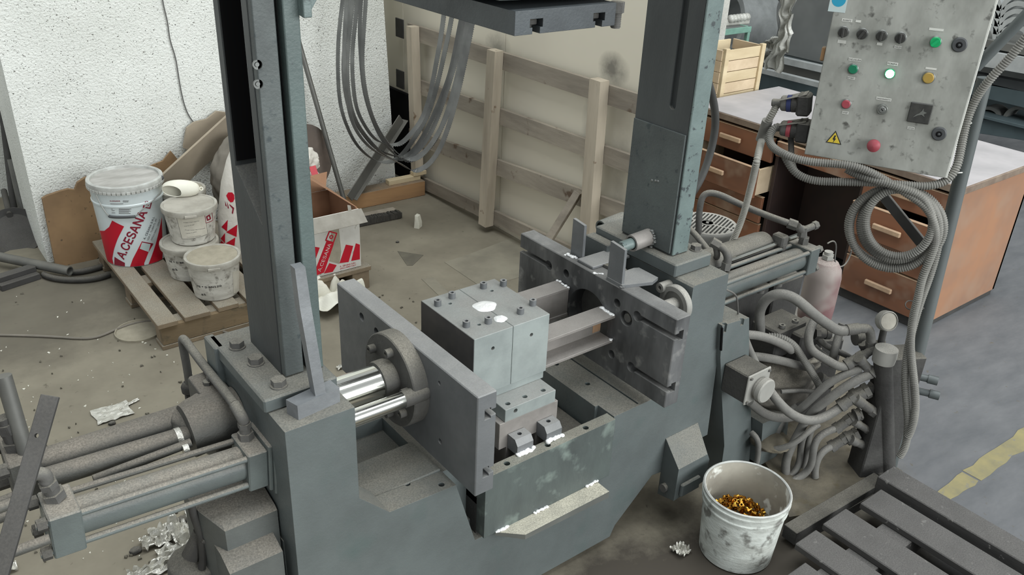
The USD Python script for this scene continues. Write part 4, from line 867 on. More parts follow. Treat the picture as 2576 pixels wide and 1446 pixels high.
# ------------------------------------------------------------------ control cabinet on its post
NC = np.array([.891, .453, 0.])           # away from the viewer
PB = at(2232, 1205, z=0); PT = on(2428, 400, PB, NC)
pdir = (PT - PB) / np.linalg.norm(PT - PB)
PO = thing('cabinet_post', 'painted steel post carrying the control cabinet beside the hydraulic unit', 'post', (PB[0], PB[1], 0))
obj('post', cyl(PB, PB + pdir * 1.42, .021, 24), 'post_paint', PO)
obj('base_plate', box(PB[0] - .06, PB[0] + .06, PB[1] - .06, PB[1] + .06, 0, .012, .002), 'dusty_dark_iron', PO)
for px, py in ((2318, 948), (2322, 985)):
    b = on(px, py, PB, NC); obj('peg', [cyl(b - (.02, -.03, 0), b + (.012, -.025, 0), .012, 16), cyl(b + (.008, -.018, 0), b + (.022, -.045, 0), .015, 16)], 'post_paint', PO)
mo0, mo1 = on(2205, 510, PB, NC), on(2330, 645, PB, NC)
obj('brace', bar(mo0 + NC * .12, mo1 + NC * .06, .012, .034), 'dark_iron', PO)
CP = PB - NC * .15
cab = lambda px, py, off=0.: on(px, py, CP - NC * off, NC)
U = np.array([.453, -.891, 0.])           # to the right along the front
V = np.array([-.022, .044, .9988]); V -= U * (V @ U); V -= NC * (V @ NC); V /= np.linalg.norm(V)
BL = cab(2023, 388); W_ = .392; H_ = .76
CAB = thing('control_cabinet', 'dirty pale grey control cabinet with coloured push buttons and a yellow warning triangle', 'control box', BL + U * .2)
def cbox(u0, u1, v0, v1, n0, n1, b=.002):
    """box in cabinet coordinates: u right, v up, n out of the front"""
    return place(box(u0, u1, v0, v1, n0, n1, b), BL, U, V)
obj('cabinet_body', cbox(.003, W_ - .003, .003, H_, -.135, -.006, .003), 'cabinet_paint', CAB)
DO = obj('door', cbox(0, W_, 0, H_, -.006, .0, .0015), 'cabinet_paint', CAB)
obj('door_lip', [cbox(W_ - .001, W_ + .004, 0.0, H_, -.02, -.002, .001)], 'tape_label', DO)
OUT = -NC
def cdisc(px, py, r, h0, h1, m, name, parent, b=.0015, n=28, r1=None):
    c = cab(px, py); return obj(name, lathe([(0, h0), (r, h0), (r1 or r, h1 - b), ((r1 or r) - b, h1), (0, h1)], c, OUT, n), m, parent)
def lab(px, py, w, h, m='tape_label', name='label_strip', rot=0., lift=.0, label=None, parent=None):
    c = cab(px, py); u = U * math.cos(rot) + V * math.sin(rot)
    return obj(name, place(box(-w / 2, w / 2, -h / 2, h / 2, .0002 + lift, .0008 + lift, .0001), c, u, V), m, parent or CAB, label=label)
def ctext(txt, px, py, h, m='ink_grey', parent=None, lift=.0009):
    t = meshkit.text_mesh(txt, h, .0003); b = t.bounds; t.apply_translation((-(b[0][0] + b[1][0]) / 2, -(b[0][1] + b[1][1]) / 2, 0))
    c = cab(px, py) + OUT * lift
    return obj('lettering', place(t, c, U, V), m, parent or CAB, smooth=False)
K = 3.363
for k, (x, y, rot) in enumerate(((410, 268, .05), (570, 285, -.5), (733, 300, -.05), (893, 318, .05))):
    px, py = 2000 + x / K, y / K
    sw = cdisc(px, py, .0155, 0, .004, 'rim_grey', 'selector_switch', CAB)
    cdisc(px, py, .0135, .004, .013, 'knob_black', 'knob', sw)
    c = cab(px, py); obj('grip', place(box(-.003, .003, -.0135, .0135, .012, .022, .001), c, U * math.cos(rot) + V * math.sin(rot), V), 'knob_black', sw)
for (x, y, w, h) in ((440, 172, .028, .008), (535, 180, .014, .006), (395, 352, .022, .009), (715, 372, .014, .007), (870, 398, .019, .007), (1195, 250, .036, .006), (475, 660, .020, .007), (505, 505, .034, .008), (825, 540, .028, .009), (1150, 580, .028, .005), (425, 952, .018, .008), (750, 838, .040, .008), (980, 1083, .019, .007)):
    lab(2000 + x / K, y / K, w, h)
for txt, x, y, h in (('AVANTI', 440, 172, .0042), ('CHIUSO', 870, 398, .0038), ('CHIUSURA', 505, 505, .0048), ('POMPA', 825, 540, .005), ('STOP', 425, 952, .004), ('START', 475, 660, .004), ('INSERIMENTO', 750, 838, .0038), ('OPEN', 980, 1083, .0045)):
    ctext(txt, 2000 + x / K, y / K, h)
gs = cdisc(2000 + 1190 / K, 352 / K, .0155, 0, .005, 'rim_grey', 'selector_switch', CAB); cdisc(2000 + 1190 / K, 352 / K, .0135, .005, .014, 'lamp_green_dim', 'lit_knob', gs)
c = cab(2000 + 1190 / K, 352 / K); obj('grip', place(box(-.003, .003, -.013, .013, .013, .021, .001), c, U * .75 + V * -.66, V), 'lamp_green_dim', gs)
def button(x, y, r, m, name, h=.009, rim='rim_grey', lab_=None):
    px, py = 2000 + x / K, y / K; b = cdisc(px, py, r * 1.18, 0, .005, rim, name, CAB); cdisc(px, py, r, .004, h, m, 'cap', b, b=.002); 
    if lab_: stage.GetPrimAtPath(b).SetCustomDataByKey('label', lab_)
button(492, 582, .0128, 'button_green', 'push_button', lab_='green push button')
button(803, 622, .0118, 'lamp_green', 'indicator_lamp', rim='lamp_green_dim', lab_='lit green indicator lamp')
button(1128, 655, .0145, 'button_yellow', 'push_button', .012, lab_='yellow push button')
button(433, 878, .0122, 'button_red', 'push_button', lab_='red push button')
px, py = 2000 + 740 / K, 922 / K; ks = cdisc(px, py, .0145, 0, .010, 'key_grey', 'key_switch', CAB); cdisc(px, py, .009, .010, .012, 'rim_grey', 'barrel', ks)
c = cab(px, py); obj('keyhole', place(box(-.001, .001, -.004, .004, .0118, .0124, .0002), c, U * .7 + V * .7, V), 'hole_black', ks)
for x, y, r in ((1390, 378, .0195), (1218, 1130, .0195)):
    lk = cdisc(2000 + x / K, y / K, r, 0, .006, 'lock_dark', 'door_lock', CAB, b=.003); cdisc(2000 + x / K, y / K, r * .42, .006, .008, 'hole_black', 'key_socket', lk)
    cdisc(2000 + x / K, y / K, r * .2, .008, .009, 'lock_dark', 'pin', lk)
px, py = 2000 + 1057 / K, 955 / K; c = cab(px, py)
sp = obj('square_switch', place(box(-.029, .029, -.028, .028, 0, .006, .004), c, U, V), 'knob_black', CAB)
zig = prism([(-.016, -.014), (-.008, -.004), (-.002, .0), (.004, .008), (.006, .016), (.008, .007), (.017, .004), (.010, -.001), (.014, -.008), (.005, -.003), (-.004, -.006)], 'z', .0062, .0068)
obj('emblem', place(zig, c, U, V), 'key_grey', sp)
px, py = 2000 + 670 / K, 1218 / K; es = cdisc(px, py, .014, 0, .016, 'rim_grey', 'emergency_stop', CAB)
c = cab(px, py); obj('mushroom_head', lathe([(0, .014), (.0165, .014), (.0185, .018), (.0175, .025), (.010, .030), (0, .031)], c, OUT, 32), 'button_red', es)
TRI = [(345, 1105), (258, 1203), (392, 1224)]
tp3 = [cab(2000 + x / K, y / K) for x, y in TRI]
def flat3(P3, h0, h1, m, name, parent):
    P3 = np.array(P3); return obj(name, hull(np.vstack([P3 + OUT * h0, P3 + OUT * h1])), m, parent)
ctr = np.mean(tp3, 0)
WT = flat3(tp3, .0002, .0006, 'ink_black', 'warning_triangle', CAB); flat3([ctr + (p - ctr) * .80 for p in tp3], .0006, .0009, 'sign_yellow', 'yellow_field', WT)
bolt = [(-.001, .012), (.0035, .012), (.001, .003), (.005, .003), (-.002, -.012), (-.0005, -.012 + .009), (-.0045, -.003 + .003)]
obj('lightning_mark', place(prism(bolt, 'z', .0009, .0012), ctr, U, V), 'ink_black', WT)
ST = lab(2000 + 366 / K, 20 / K, .046, .052, 'sticker_white', 'sticker', label='white sticker with a blue disc')
c = cab(2000 + 372 / K, -2 / K); obj('blue_disc', lathe([(0, .0008), (.0185, .0008), (.0185, .0011), (0, .0011)], c, OUT, 32), 'sticker_blue', ST)
obj('hinge', [cbox(-.012, .0, .275, .315, -.03, -.012, .003)], 'wood_beam', CAB)
for (x0, y0, x1, y1) in ((1780, 1000, 1745, 1400),):
    pass
# plug sockets and plugs on the cabinet's left side
def on_left(px, py, n=.06):
    p0 = BL - U * .0 + NC * n; return on(px, py, p0, NC)
for k, (sx_, sy_, ex, ey) in enumerate(((2032, 262, 1962, 259), (2030, 330, 1970, 322))):
    a, b = on_left(sx_, sy_), on_left(ex, ey); v = b - a; vl = np.linalg.norm(v); v /= vl
    so = obj('wall_socket', [place(box(-.01, .03, -.032, .032, -.03, .03, .006), a, v, V), cyl(a + v * .02, a + v * .045, .026, 24)], 'dusty_dark_iron', CAB)
    obj('socket_flap', place(box(-.005, .075, -.001, .002, -.028, .028, .001), a + V * .032 + v * .01, v + V * -.28, V), 'dusty_iron', so)
    pl_ = obj('plug', lathe([(0, 0), (.023, 0), (.024, .02), (.023, .034), (.019, .038), (.017, vl - .048), (.012, vl - .036), (.0125, vl - .02), (.010, vl - .016), (0, vl - .016)], a + v * .04, v, 28), 'dusty_iron', CAB)
    obj('plug_ring', lathe([(.022, 0), (.0255, .002), (.0255, .014), (.022, .016)], a + v * .045, v, 28), 'blue_cloth' if k == 0 else 'button_red', pl_)

# ------------------------------------------------------------------ grey corrugated conduits
def cpts(L): return [on(px, py, CP - NC * off, NC) for px, py, off in L]
def conduit(name, pts, label, r=.0125, m='conduit_grey', ties=()):
    t = thing(name, label, 'conduit', (np.mean(pts, 0)[0], np.mean(pts, 0)[1], np.min(np.array(pts)[:, 2])))
    obj('sleeve', corrugated(pts, r, .0066, 12), m, t); return t
CA = conduit('corrugated_conduit', cpts([(1958, 319, -.06), (1942, 329, -.05), (1936, 351, -.03), (1948, 373, 0), (1976, 389, .03), (2003, 399, .04), (2050, 408, .045), (2100, 412, .045), (2149, 419, .045), (2199, 438, .04), (2249, 467, .03), (2299, 498, .03), (2332, 526, .03), (2350, 565, .03), (2351, 613, .02), (2336, 660, .02), (2320, 702, .02), (2309, 750, .02), (2297, 800, .01), (2291, 867, 0.), (2295, 920, .0), (2300, 965, .0), (2303, 1018, .0), (2297, 1065, .0), (2283, 1100, .0)]),
             'grey corrugated conduit running under the cabinet and down in front of its post')
conduit('corrugated_conduit', cpts([(1976, 395, .0), (1986, 414, .01), (2006, 437, .015), (2045, 453, .02), (2100, 457, .02), (2182, 459, .02), (2265, 464, .01), (2325, 468, .0), (2362, 462, -.01), (2390, 445, -.02), (2406, 420, -.03), (2412, 400, -.04), (2419, 365, -.06), (2429, 317, -.08), (2443, 275, -.09), (2465, 233, -.09), (2499, 190, -.08), (2542, 143, -.08), (2585, 90, -.08), (2680, -20, -.06), (2760, -140, -.04)]),
        'grey corrugated conduit curving under the cabinet and up past its right edge')
coil = []
for k, (cx, cy, rx, ry, off) in enumerate(((2262, 560, 84, 84, .03), (2250, 574, 112, 102, .012), (2262, 566, 98, 90, .0), (2254, 570, 120, 98, -.02))):
    for a in np.linspace(0, 2 * math.pi, 14, endpoint=False):
        ang = -math.pi / 2 + .6 + a
        coil.append((cx + rx * math.cos(ang) * (1 - .0 * k), cy + ry * math.sin(ang), off - .0016 * a))
coil += [(2325, 500, -.02), (2368, 580, -.02), (2352, 650, -.01)]
CO = conduit('coiled_conduit', cpts([(2130, 425, .02), (2160, 440, .03), (2210, 455, .04)] + coil[0:56] + [(2348, 530, -.03), (2362, 600, -.03), (2340, 690, -.02), (2315, 760, -.02), (2290, 850, -.015), (2281, 900, -.01), (2277, 960, -.01), (2283, 1040, -.01), (2280, 1110, -.01), (2262, 1148, -.01)]), 'grey corrugated conduit wound in a hanging coil below the cabinet')
p_a, p_b = on_left(1955, 258), at(1840, 612, y=1.66)
l0 = [p_a, on_left(1945, 282, .06), on_left(1932, 305, .07), on_left(1918, 345, .09), at(1905, 400, y=1.52), at(1890, 465, y=1.58), at(1868, 545, y=1.63), p_b]
CV2 = conduit('corrugated_conduit', l0, 'pale corrugated conduit dropping from the upper cabinet plug to the motor', .0115, 'conduit_light')
obj('sleeve_joint', cyl(on_left(1931, 303, .07), on_left(1914, 352, .09), .0165, 20), 'conduit_grey', CV2)
single('cable_sleeve', tube(cpts([(1988, 330, -.06), (1990, 360, -.06), (1992, 400, -.03), (2005, 440, 0)]), .009, 10), 'dusty_dark_iron', 'short dark cable below the lower cabinet plug', 'cable')
for px, py, w in ((2392, 422, .062), (2420, 300, .05), (2302, 760, .055), (2358, 565, .05)):
    c = on(px, py, PB, NC); tt = [c + U * (w / 2 * math.cos(a)) - NC * (.03 * math.sin(a) + .03) + V * .004 * math.sin(2 * a) for a in np.linspace(0, 2 * math.pi, 20)]
    single('cable_tie', tube(tt, .0018, 6, .004), 'tie_white' if py < 430 else 'dark_iron', {422: 'white cable tie around conduit and post below the cabinet', 300: 'white cable tie beside the cabinet\'s right edge', 760: 'dark cable tie around conduit and post low down', 565: 'dark cable tie holding the coil to the post'}[py], 'cable tie')
# thick black hose behind the right column
single('drooping_hose', tube([at(x, y, y=1.86) for x, y in ((1762, -160), (1762, -60), (1764, 50), (1770, 150), (1779, 196), (1790, 236), (1799, 287), (1797, 337), (1785, 390), (1766, 443), (1738, 492), (1700, 540), (1660, 590))], .0135, 16), 'dark_hose' if 'dark_hose' in MATS else 'dusty_iron', 'thick grey hose sagging behind the right column', 'hose')
sl0 = on(2470, 170, PB, NC) + NC * .1; sl1 = on(2760, -130, PB, NC) + NC * .1
single('pipe_arm', cyl(on(2455, 190, PB, NC) + NC * .12, sl1, .016, 20), 'post_paint', 'dark pipe arm slanting up behind the cabinet', 'pipe')

# ------------------------------------------------------------------ desk
DX0, DX1, DY0, DY1, DZ = 3.71, 4.42, 1.565, 3.08, .725
DE = thing('desk', 'old brown wooden office desk with drawers behind the cabinet post', 'desk', (4.07, 2.3, 0))
tp_ = obj('desk_top', box(DX0 - .025, DX1 + .05, DY0 - .02, DY1 + .02, DZ - .034, DZ, .003), 'desk_edge', DE)
obj('top_sheet', box(DX0 - .018, DX1 + .043, DY0 - .013, DY1 + .013, DZ - .001, DZ + .003, .001), 'desk_top', tp_, label='pale laminate sheet')
obj('side_panel', box(DX0, DX1, DY0, DY0 + .022, .03, DZ - .034), 'desk_wood_lit_side', DE)
obj('side_panel', box(DX0, DX1, DY1 - .022, DY1, .03, DZ - .034), 'desk_wood_lit_side', DE)
obj('back_panel', box(DX1 - .02, DX1, DY0, DY1, .03, DZ - .034), 'desk_dark', DE)
obj('plinth', box(DX0 + .008, DX1 - .01, DY0 + .006, 2.02, 0, .05, .002), 'dusty_dark_iron', DE)
obj('plinth', box(DX0 + .008, DX1 - .01, 2.50, DY1, 0, .05, .002), 'dusty_dark_iron', DE)
obj('pedestal_panel', box(DX0 + .01, DX1, 2.005, 2.025, .05, DZ - .034), 'desk_dark', DE)
obj('pedestal_panel', box(DX0 + .01, DX1, 2.50, 2.52, .05, DZ - .034), 'desk_pedestal' if 'desk_pedestal' in MATS else 'desk_dark', DE)
obj('knee_rail', box(DX0 + .30, DX0 + .32, 2.02, 2.52, .05, .60), 'desk_dark', DE)
def drawer(y0, y1, z0, z1, pull, m='desk_wood', handle=True):
    dr = obj('drawer', box(DX0 - .018 - pull, DX0 - pull + .002, y0 + .006, y1 - .006, z0, z1 - .006, .003), m, DE)
    obj('drawer_lip', box(DX0 - .019 - pull, DX0 - pull + .003, y0 + .006, y1 - .006, z1 - .007, z1 - .003, .001), 'handle_wood', dr)
    if pull > .01:
        obj('drawer_side', box(DX0 - pull, DX0 + .25, y0 + .012, y0 + .026, z0 + .01, z1 - .015), 'wood_crate', dr); obj('drawer_side', box(DX0 - pull, DX0 + .25, y1 - .026, y1 - .012, z0 + .01, z1 - .015), 'wood_crate', dr)
    if handle:
        ym, zm = (y0 + y1) / 2, (z0 + z1) / 2
        obj('handle', [box(DX0 - .044 - pull, DX0 - .028 - pull, ym - .07, ym + .07, zm - .013, zm + .013, .004), box(DX0 - .032 - pull, DX0 - .016 - pull, ym - .055, ym - .035, zm - .006, zm + .006), box(DX0 - .032 - pull, DX0 - .016 - pull, ym + .035, ym + .055, zm - .006, zm + .006)], 'handle_wood', dr)
    return dr
for z0, z1, pull in ((.055, .205, 0), (.21, .36, 0.01), (.37, .535, .10), (.545, .68, 0)):
    drawer(2.52, 3.06, z0, z1, pull)
for z0, z1, pull in ((.055, .245, 0), (.25, .37, 0), (.375, .535, .06), (.545, .68, 0)):
    drawer(1.587, 2.005, z0, z1, pull)
drawer(2.03, 2.50, .60, .68, .02, handle=False)
# crate standing on a low stand behind the desk's far end
a, b = at(1797, 236, z=DZ + .003), at(1908, 221, z=DZ + .003); a[1] = b[1] = 3.125
du = np.array([1., 0, 0]); dv = np.array([0, 1., 0]); L_ = b[0] - a[0]
single('low_stand', box(a[0] - .05, b[0] + .05, 3.115, 3.45, 0, .60, .004), 'far_dark', 'dark low stand behind the far end of the desk', 'stand')
CRT = thing('wooden_crate', 'pale wooden crate of narrow boards just behind the far end of the desk', 'crate', (a[0] + L_ / 2, 3.24, .60))
zs = np.linspace(.602, .978, 7)
a = np.array([a[0], 3.135, 0.])
for k in range(6):
    for off in (0, .22):
        obj('board', place(box(.03, L_ - .035, off, off + .012, zs[k] + .002, zs[k + 1] - .002, .0015), a, du, dv), ('wood_crate', 'wood_light')[k % 2], CRT)
    obj('board', place(box(-.005, .008, .01, .225, zs[k] + .002, zs[k + 1] - .002, .0015), a, du, dv), 'wood_crate', CRT)
    obj('board', place(box(L_ - .012, L_, .01, .225, zs[k] + .002, zs[k + 1] - .002, .0015), a, du, dv), 'wood_crate', CRT)
for x in (0.0, L_ - .035):
    obj('corner_post', place(box(x, x + .034, -.012, .014, .60, .988, .002), a, du, dv), 'wood_light', CRT)

# ------------------------------------------------------------------ the hall beyond the desk
GT = thing('green_table', 'pale green steel stand with thin legs behind the crate', 'table', (5.3, 4.2, 0))
gA, gB = at(1878, 66, y=4.0), at(1770, 84, y=4.0); gz = gA[2]
obj('table_plate', box(gB[0] - .1, gA[0], 3.98, 4.55, gz - .02, gz, .003), 'far_grey', GT)
obj('frame_rail', box(gB[0] - .1, gA[0] + .01, 3.96, 3.985, gz - .035, gz + .004, .002), 'green_frame', GT)
obj('frame_rail', box(gA[0] - .012, gA[0] + .012, 3.97, 4.55, gz - .035, gz + .004, .002), 'green_frame', GT)
for x, y in ((gA[0] - .01, 3.975), (gA[0] - .01, 4.54), (gB[0] - .09, 3.975)):
    obj('leg', box(x - .014, x + .014, y - .014, y + .014, 0, gz - .02, .002), 'green_frame', GT)
fl = at(1876, 40, y=4.1)
single('bagged_roll', [place(box(-.26, .02, -.06, .06, 0, .05, .008), (fl[0] - .03, 4.1, gz), (1, -.1, 0), (0, 1, 0))] + [trimesh.creation.icosphere(1, .03).apply_translation((fl[0] - .04 - k * .035, 4.06, gz + .05)) for k in range(6)], 'plastic_film', 'shiny wrapped bundle lying on the green stand', 'bundle')
single('grey_sack', bump_mesh(trimesh.creation.box((.34, .2, .46)).subdivide().subdivide().subdivide(), .02, 5, 1).apply_translation((5.25, 4.25, .24)), 'sheet_grey', 'grey sack standing under the green stand', 'sack', smooth=True)
d0, d1 = at(1890, 70, x=6.6), at(2010, -40, x=6.6)
single('steel_drum', [cyl((7.3, 5.0, .42), (7.7, 4.0, 1.0), .38, 40)], 'far_grey', 'big dull grey drum lying aslant behind the plastic film', 'drum')
single('duct_arch', [lathe([(.30, 0), (.36, 0), (.36, .5), (.30, .5)], at(1915, 40, x=8.0) - (0, 0, .12), (-.8, .2, .1), 40)], 'casting_light', 'pale round duct end behind the green stand', 'duct')
single('white_post', box(at(1795, 20, x=4.9)[0] - .04, at(1795, 20, x=4.9)[0] + .04, at(1802, 20, x=4.9)[1] - .08, at(1802, 20, x=4.9)[1] + .08, 0, 1.6, .004), 'plaster_side', 'pale post seen just right of the right column', 'post')
# lathe-like grey machine bed with rails behind the cabinet
FM = thing('far_machine', 'long grey machine with steel rails seen left of the cabinet', 'machine', (6.2, 3.6, 0))
r0, r1 = at(1905, 130, x=6.0), at(2075, 178, x=6.0)
e0, e1 = at(1950, 148, y=4.4), at(2060, 182, y=3.2)
obj('rail', bar(at(1890, 133, x=6.0), at(2100, 180, x=6.0), .05, .05), 'casting_light', FM)
obj('rail', bar(at(1890, 150, x=6.05) , at(2100, 200, x=6.05), .06, .06), 'sheet_grey', FM)
obj('rail', bar(at(1890, 170, x=5.9), at(2100, 222, x=5.9), .05, .04), 'casting_light', FM)
obj('machine_bed', box(6.08, 6.6, 3.1, 5.0, 0, .42, .01), 'far_teal', FM)
obj('guard_plate', box(6.25, 6.30, 3.2, 4.45, .5, 1.7, .01), 'sheet_guard' if 'sheet_guard' in MATS else 'sheet_grey', FM)
# plastic film hanging
def film(name, PA_, PB2_, x0, label, nL=30, nS=18, wav=.05):
    A_ = spline([at(x, y, x=x0) for x, y in PA_], .02); B_ = spline([at(x, y, x=x0 - .03) for x, y in PB2_], .02)
    A_ = A_[np.linspace(0, len(A_) - 1, nL).astype(int)]; B_ = B_[np.linspace(0, len(B_) - 1, nL).astype(int)]; pv = []
    for i in range(nL):
        for j in range(nS):
            t = j / (nS - 1); q = A_[i] * (1 - t) + B_[i] * t; pv.append(q + np.array([wav * math.sin(9 * t + i * .35) + wav * .5 * math.sin(23 * t + .2 * i), .01 * math.sin(3 * t + i), .012 * math.sin(14 * t + i * .8)]))
    pv = np.array(pv); ff = []
    for i in range(nL - 1):
        for j in range(nS - 1):
            k = i * nS + j; ff += [[k, k + 1, k + nS + 1], [k, k + nS + 1, k + nS]]
    ff = np.array(ff); obj('film_fold', (np.vstack([pv, pv + (.004, 0, 0)]), np.vstack([ff, ff[:, ::-1] + len(pv)])), 'plastic_film', name, smooth=True)
PF = thing('plastic_film', 'crumpled translucent plastic film hanging between the crate and the cabinet', 'plastic sheet', at(1960, 180, x=5.5))
film(PF, ((1962, -10), (1958, 30), (1966, 70), (1950, 110), (1925, 170)), ((2004, -10), (1996, 40), (1988, 80), (1982, 120), (1966, 182)), 5.5, '', wav=.022)
film(PF, ((1964, 84), (1935, 98), (1912, 115), (1906, 132)), ((1962, 125), (1945, 142), (1925, 155), (1905, 168)), 5.56, '', wav=.025)
# rack of half-round castings at the right edge
RK = thing('storage_rack', 'grey steel rack with two shelves at the right edge', 'rack', (6.3, 2.4, 0))
s1, s2, s3 = at(2520, 118, x=6.0), at(2520, 185, x=6.0), at(2520, 330, x=6.0)
rb = lambda px0, py0, px1, py1, xx, w, h, m, n: obj(n, bar(at(px0, py0, x=xx), at(px1, py1, x=xx), w, h), m, RK)
rb(2440, 98, 2620, 135, 6.0, .06, .05, 'sheet_grey', 'shelf_beam')
rb(2440, 138, 2640, 172, 6.0, .10, .10, 'casting_light', 'shelf_beam')
rb(2440, 190, 2640, 228, 6.1, .08, .06, 'far_dark', 'shelf_beam')
rb(2440, 215, 2640, 262, 6.1, .08, .10, 'far_teal', 'shelf_beam')
rb(2440, 310, 2640, 340, 6.1, .08, .10, 'far_teal', 'shelf_beam')
pz = at(2520, 105, x=6.0)[2]
obj('shelf', box(6.0, 6.6, 1.6, 3.0, pz - .03, pz - .01, .002), 'sheet_grey', RK)
pz2 = at(2520, 300, x=6.0)[2]
obj('shelf', box(6.02, 6.6, 1.6, 3.0, pz2 - .03, pz2 - .01, .002), 'far_teal', RK)
obj('upright', box(6.02, 6.08, 1.5, 1.56, 0, 1.8, .004), 'far_teal', RK)
obj('upright', box(6.02, 6.08, 2.95, 3.01, 0, 1.8, .004), 'far_teal', RK)
obj('back_panel', box(6.52, 6.56, 1.5, 3.0, .3, 1.7, .004), 'sheet_guard', RK)
def halfring(c, r, th, dpt, seed=0):
    a = np.linspace(0, math.pi, 22); P_ = [(r * math.cos(t), r * math.sin(t)) for t in a] + [((r - th) * math.cos(t), (r - th) * math.sin(t)) for t in a[::-1]]
    m = prism(P_, 'x', 0, dpt); m.apply_translation(c); return m
k = 0
for col, (px, r) in enumerate(((2464, .112), (2548, .112), (2632, .112))):
    for row in range(5):
        c = at(px + row * 2.5, 99 + (px - 2464) * .1 - row * 19.5, x=6.02); c = c + (0, 0, .0)
        nm = ['lowest', 'second', 'third', 'fourth', 'top'][row]; cn = ['left', 'middle', 'right'][col]
        if py_ := True:
            single('half_ring_casting', halfring(c, r, .030, .06), 'casting_light', f'pale half-round casting, {nm} of the {cn} stack on the rack', 'casting', group='half-round castings stacked on the rack')
for px in (2482, 2560):
    c = at(px, 305, x=6.14); single('half_ring_casting', halfring(c, .10, .022, .14), 'far_grey', f'dull half-round casting on the lower shelf, {"nearest the cabinet post" if px < 2500 else "at the picture edge"}', 'casting', group='half-round castings on the lower shelf')

# ================================================================== LEFT SIDE: pallet, pail, tubs, box, things against the pillar
mat('pallet_front', s(130, 112, 86), s(104, 90, 70), rough=.9, scale=7, stretch=(.25, 1, 1), bump=.0015, bscale=45, spots=s(90, 82, 66), spot_scale=14, spot_lo=.56, spot_hi=.68)
PAL = thing('wooden_pallet', 'dusty low wooden pallet under the paint pail and tubs', 'pallet', (1.0, 3.78, 0))
bx = [(.776, .859), (.889, .998), (1.035, 1.125), (1.165, 1.25), (1.285, 1.37), (1.40, 1.485)]
for k, (a, b) in enumerate(bx):
    obj('deck_board', box(a, b, 3.288 + .006 * (k % 3), 4.29, .108, .13, .002), 'pallet_wood', PAL)
obj('stringer', box(.79, 1.475, 3.302, 3.325, .021, .107, .002), 'pallet_front', PAL)
for y0 in (3.30, 3.74, 4.19):
    obj('cross_board', box(.785, 1.48, y0 + (.026 if y0 < 3.4 else 0), y0 + .09, .088, .108, .002), 'pallet_wood', PAL)
for y0 in (3.30, 3.74, 4.19):
    for x0 in (.79, 1.07, 1.385):
        obj('block', box(x0, x0 + .095, y0 + (.026 if y0 < 3.4 else 0), y0 + .09, .02, .088, .002), 'pallet_wood', PAL)
    obj('bottom_board', box(.785, 1.48, y0, y0 + .09, 0.0, .02, .002), 'pallet_wood', PAL)
mat('handle_wire', s(150, 150, 146), rough=.4, metal=.6)

def cone_pt(px, py, c, zb, rb, rt, h, lift=0.):
    """where a pixel's ray meets the side of a round tapered vessel, as (angle, height)"""
    r = ray(px, py); lo = None
    for t in np.linspace(1.0, 6.0, 6000):
        q = CAM + r * t; z = q[2] - zb
        if q[2] < zb - .02: break
        if z > h: continue
        rr = rb + (rt - rb) * z / h
        if (q[0] - c[0]) ** 2 + (q[1] - c[1]) ** 2 <= rr * rr: return math.atan2(q[1] - c[1], q[0] - c[0]), z
    # beyond the silhouette: nearest height on the visible edge
    d = np.array([c[0] - CAM[0], c[1] - CAM[1]]); side = np.sign(d[0] * r[1] - d[1] * r[0]); t = np.linalg.norm(d) / np.linalg.norm(r[:2]); z = float(np.clip((CAM + r * t)[2] - zb, .004, h * .98))
    return math.atan2(-d[1], -d[0]) - side * 1.38, z
def wrap(mesh2, c, zb, rb, rt, h, ang0, lift=.0006, size=.012):
    """flat artwork (u along the girth in metres, v up) laid round the vessel"""
    v, f = trimesh.remesh.subdivide_to_size(np.array(mesh2.vertices), np.array(mesh2.faces), size, max_iter=12)
    rm = (rb + rt) / 2; th = ang0 + v[:, 0] / rm; z = v[:, 1]; rr = rb + (rt - rb) * z / h + lift + v[:, 2]
    return trimesh.Trimesh(np.c_[c[0] + rr * np.cos(th), c[1] + rr * np.sin(th), zb + z], f, process=False)
def flatpoly(P, t=.0003):
    from shapely.geometry import Polygon
    return trimesh.creation.extrude_polygon(Polygon(P).buffer(0), t, engine='earcut')
def text2(txt, p0, p1, h, bold=False, t=.0003, height=None):
    """lettering from p0 to p1 (u, v), scaled to fill the length"""
    m = meshkit.text_mesh(txt, h, t, bold=bold); b = m.bounds; L = b[1][0] - b[0][0]
    p0, p1 = np.array(p0), np.array(p1); d = p1 - p0; D = np.linalg.norm(d); d = d / D; sx = D / L; sy = (height / h) if height else sx
    v = np.array(m.vertices); x = (v[:, 0] - b[0][0]) * sx; y = v[:, 1] * sy
    return trimesh.Trimesh(np.c_[p0[0] + x * d[0] - y * d[1], p0[1] + x * d[1] + y * d[0], v[:, 2]], m.faces, process=False)
# --- the tall white paint pail with red stripes
PC, PB_, PRB, PRT, PH = (.9132, 4.0147), .13, .137, .157, .40
PA = thing('paint_pail', 'tall white metal pail with red slanting stripes, lid and wire handle, standing on the pallet', 'bucket', (*PC, PB_))
V0 = (PC[0], PC[1], PB_)
rz = lambda z: PRB + (PRT - PRB) * z / PH
body = lathe([(0, 0), (PRB - .004, 0), (PRB, .004), (rz(.30), .30), (rz(.30) + .004, .303), (rz(.31) + .004, .31), (rz(.315), .314), (rz(.375), .375), (rz(.375) - .004, .38), (0, .38)], V0, n=72)
obj('pail_body', body, 'pail_white', PA, smooth=35)
obj('lid', lathe([(0, .386), (PRT - .012, .386), (PRT - .010, .398), (PRT - .004, .402), (PRT + .006, .398), (PRT + .008, .388), (PRT + .006, .372), (PRT, .366), (PRT - .006, .376), (0, .376)][::-1], V0, n=72), 'pail_rim', PA, smooth=35)
obj('lid_disc', lathe([(0, .385), (PRT - .011, .385), (PRT - .011, .388), (0, .388)], V0, n=64), 'pail_lid', PA)
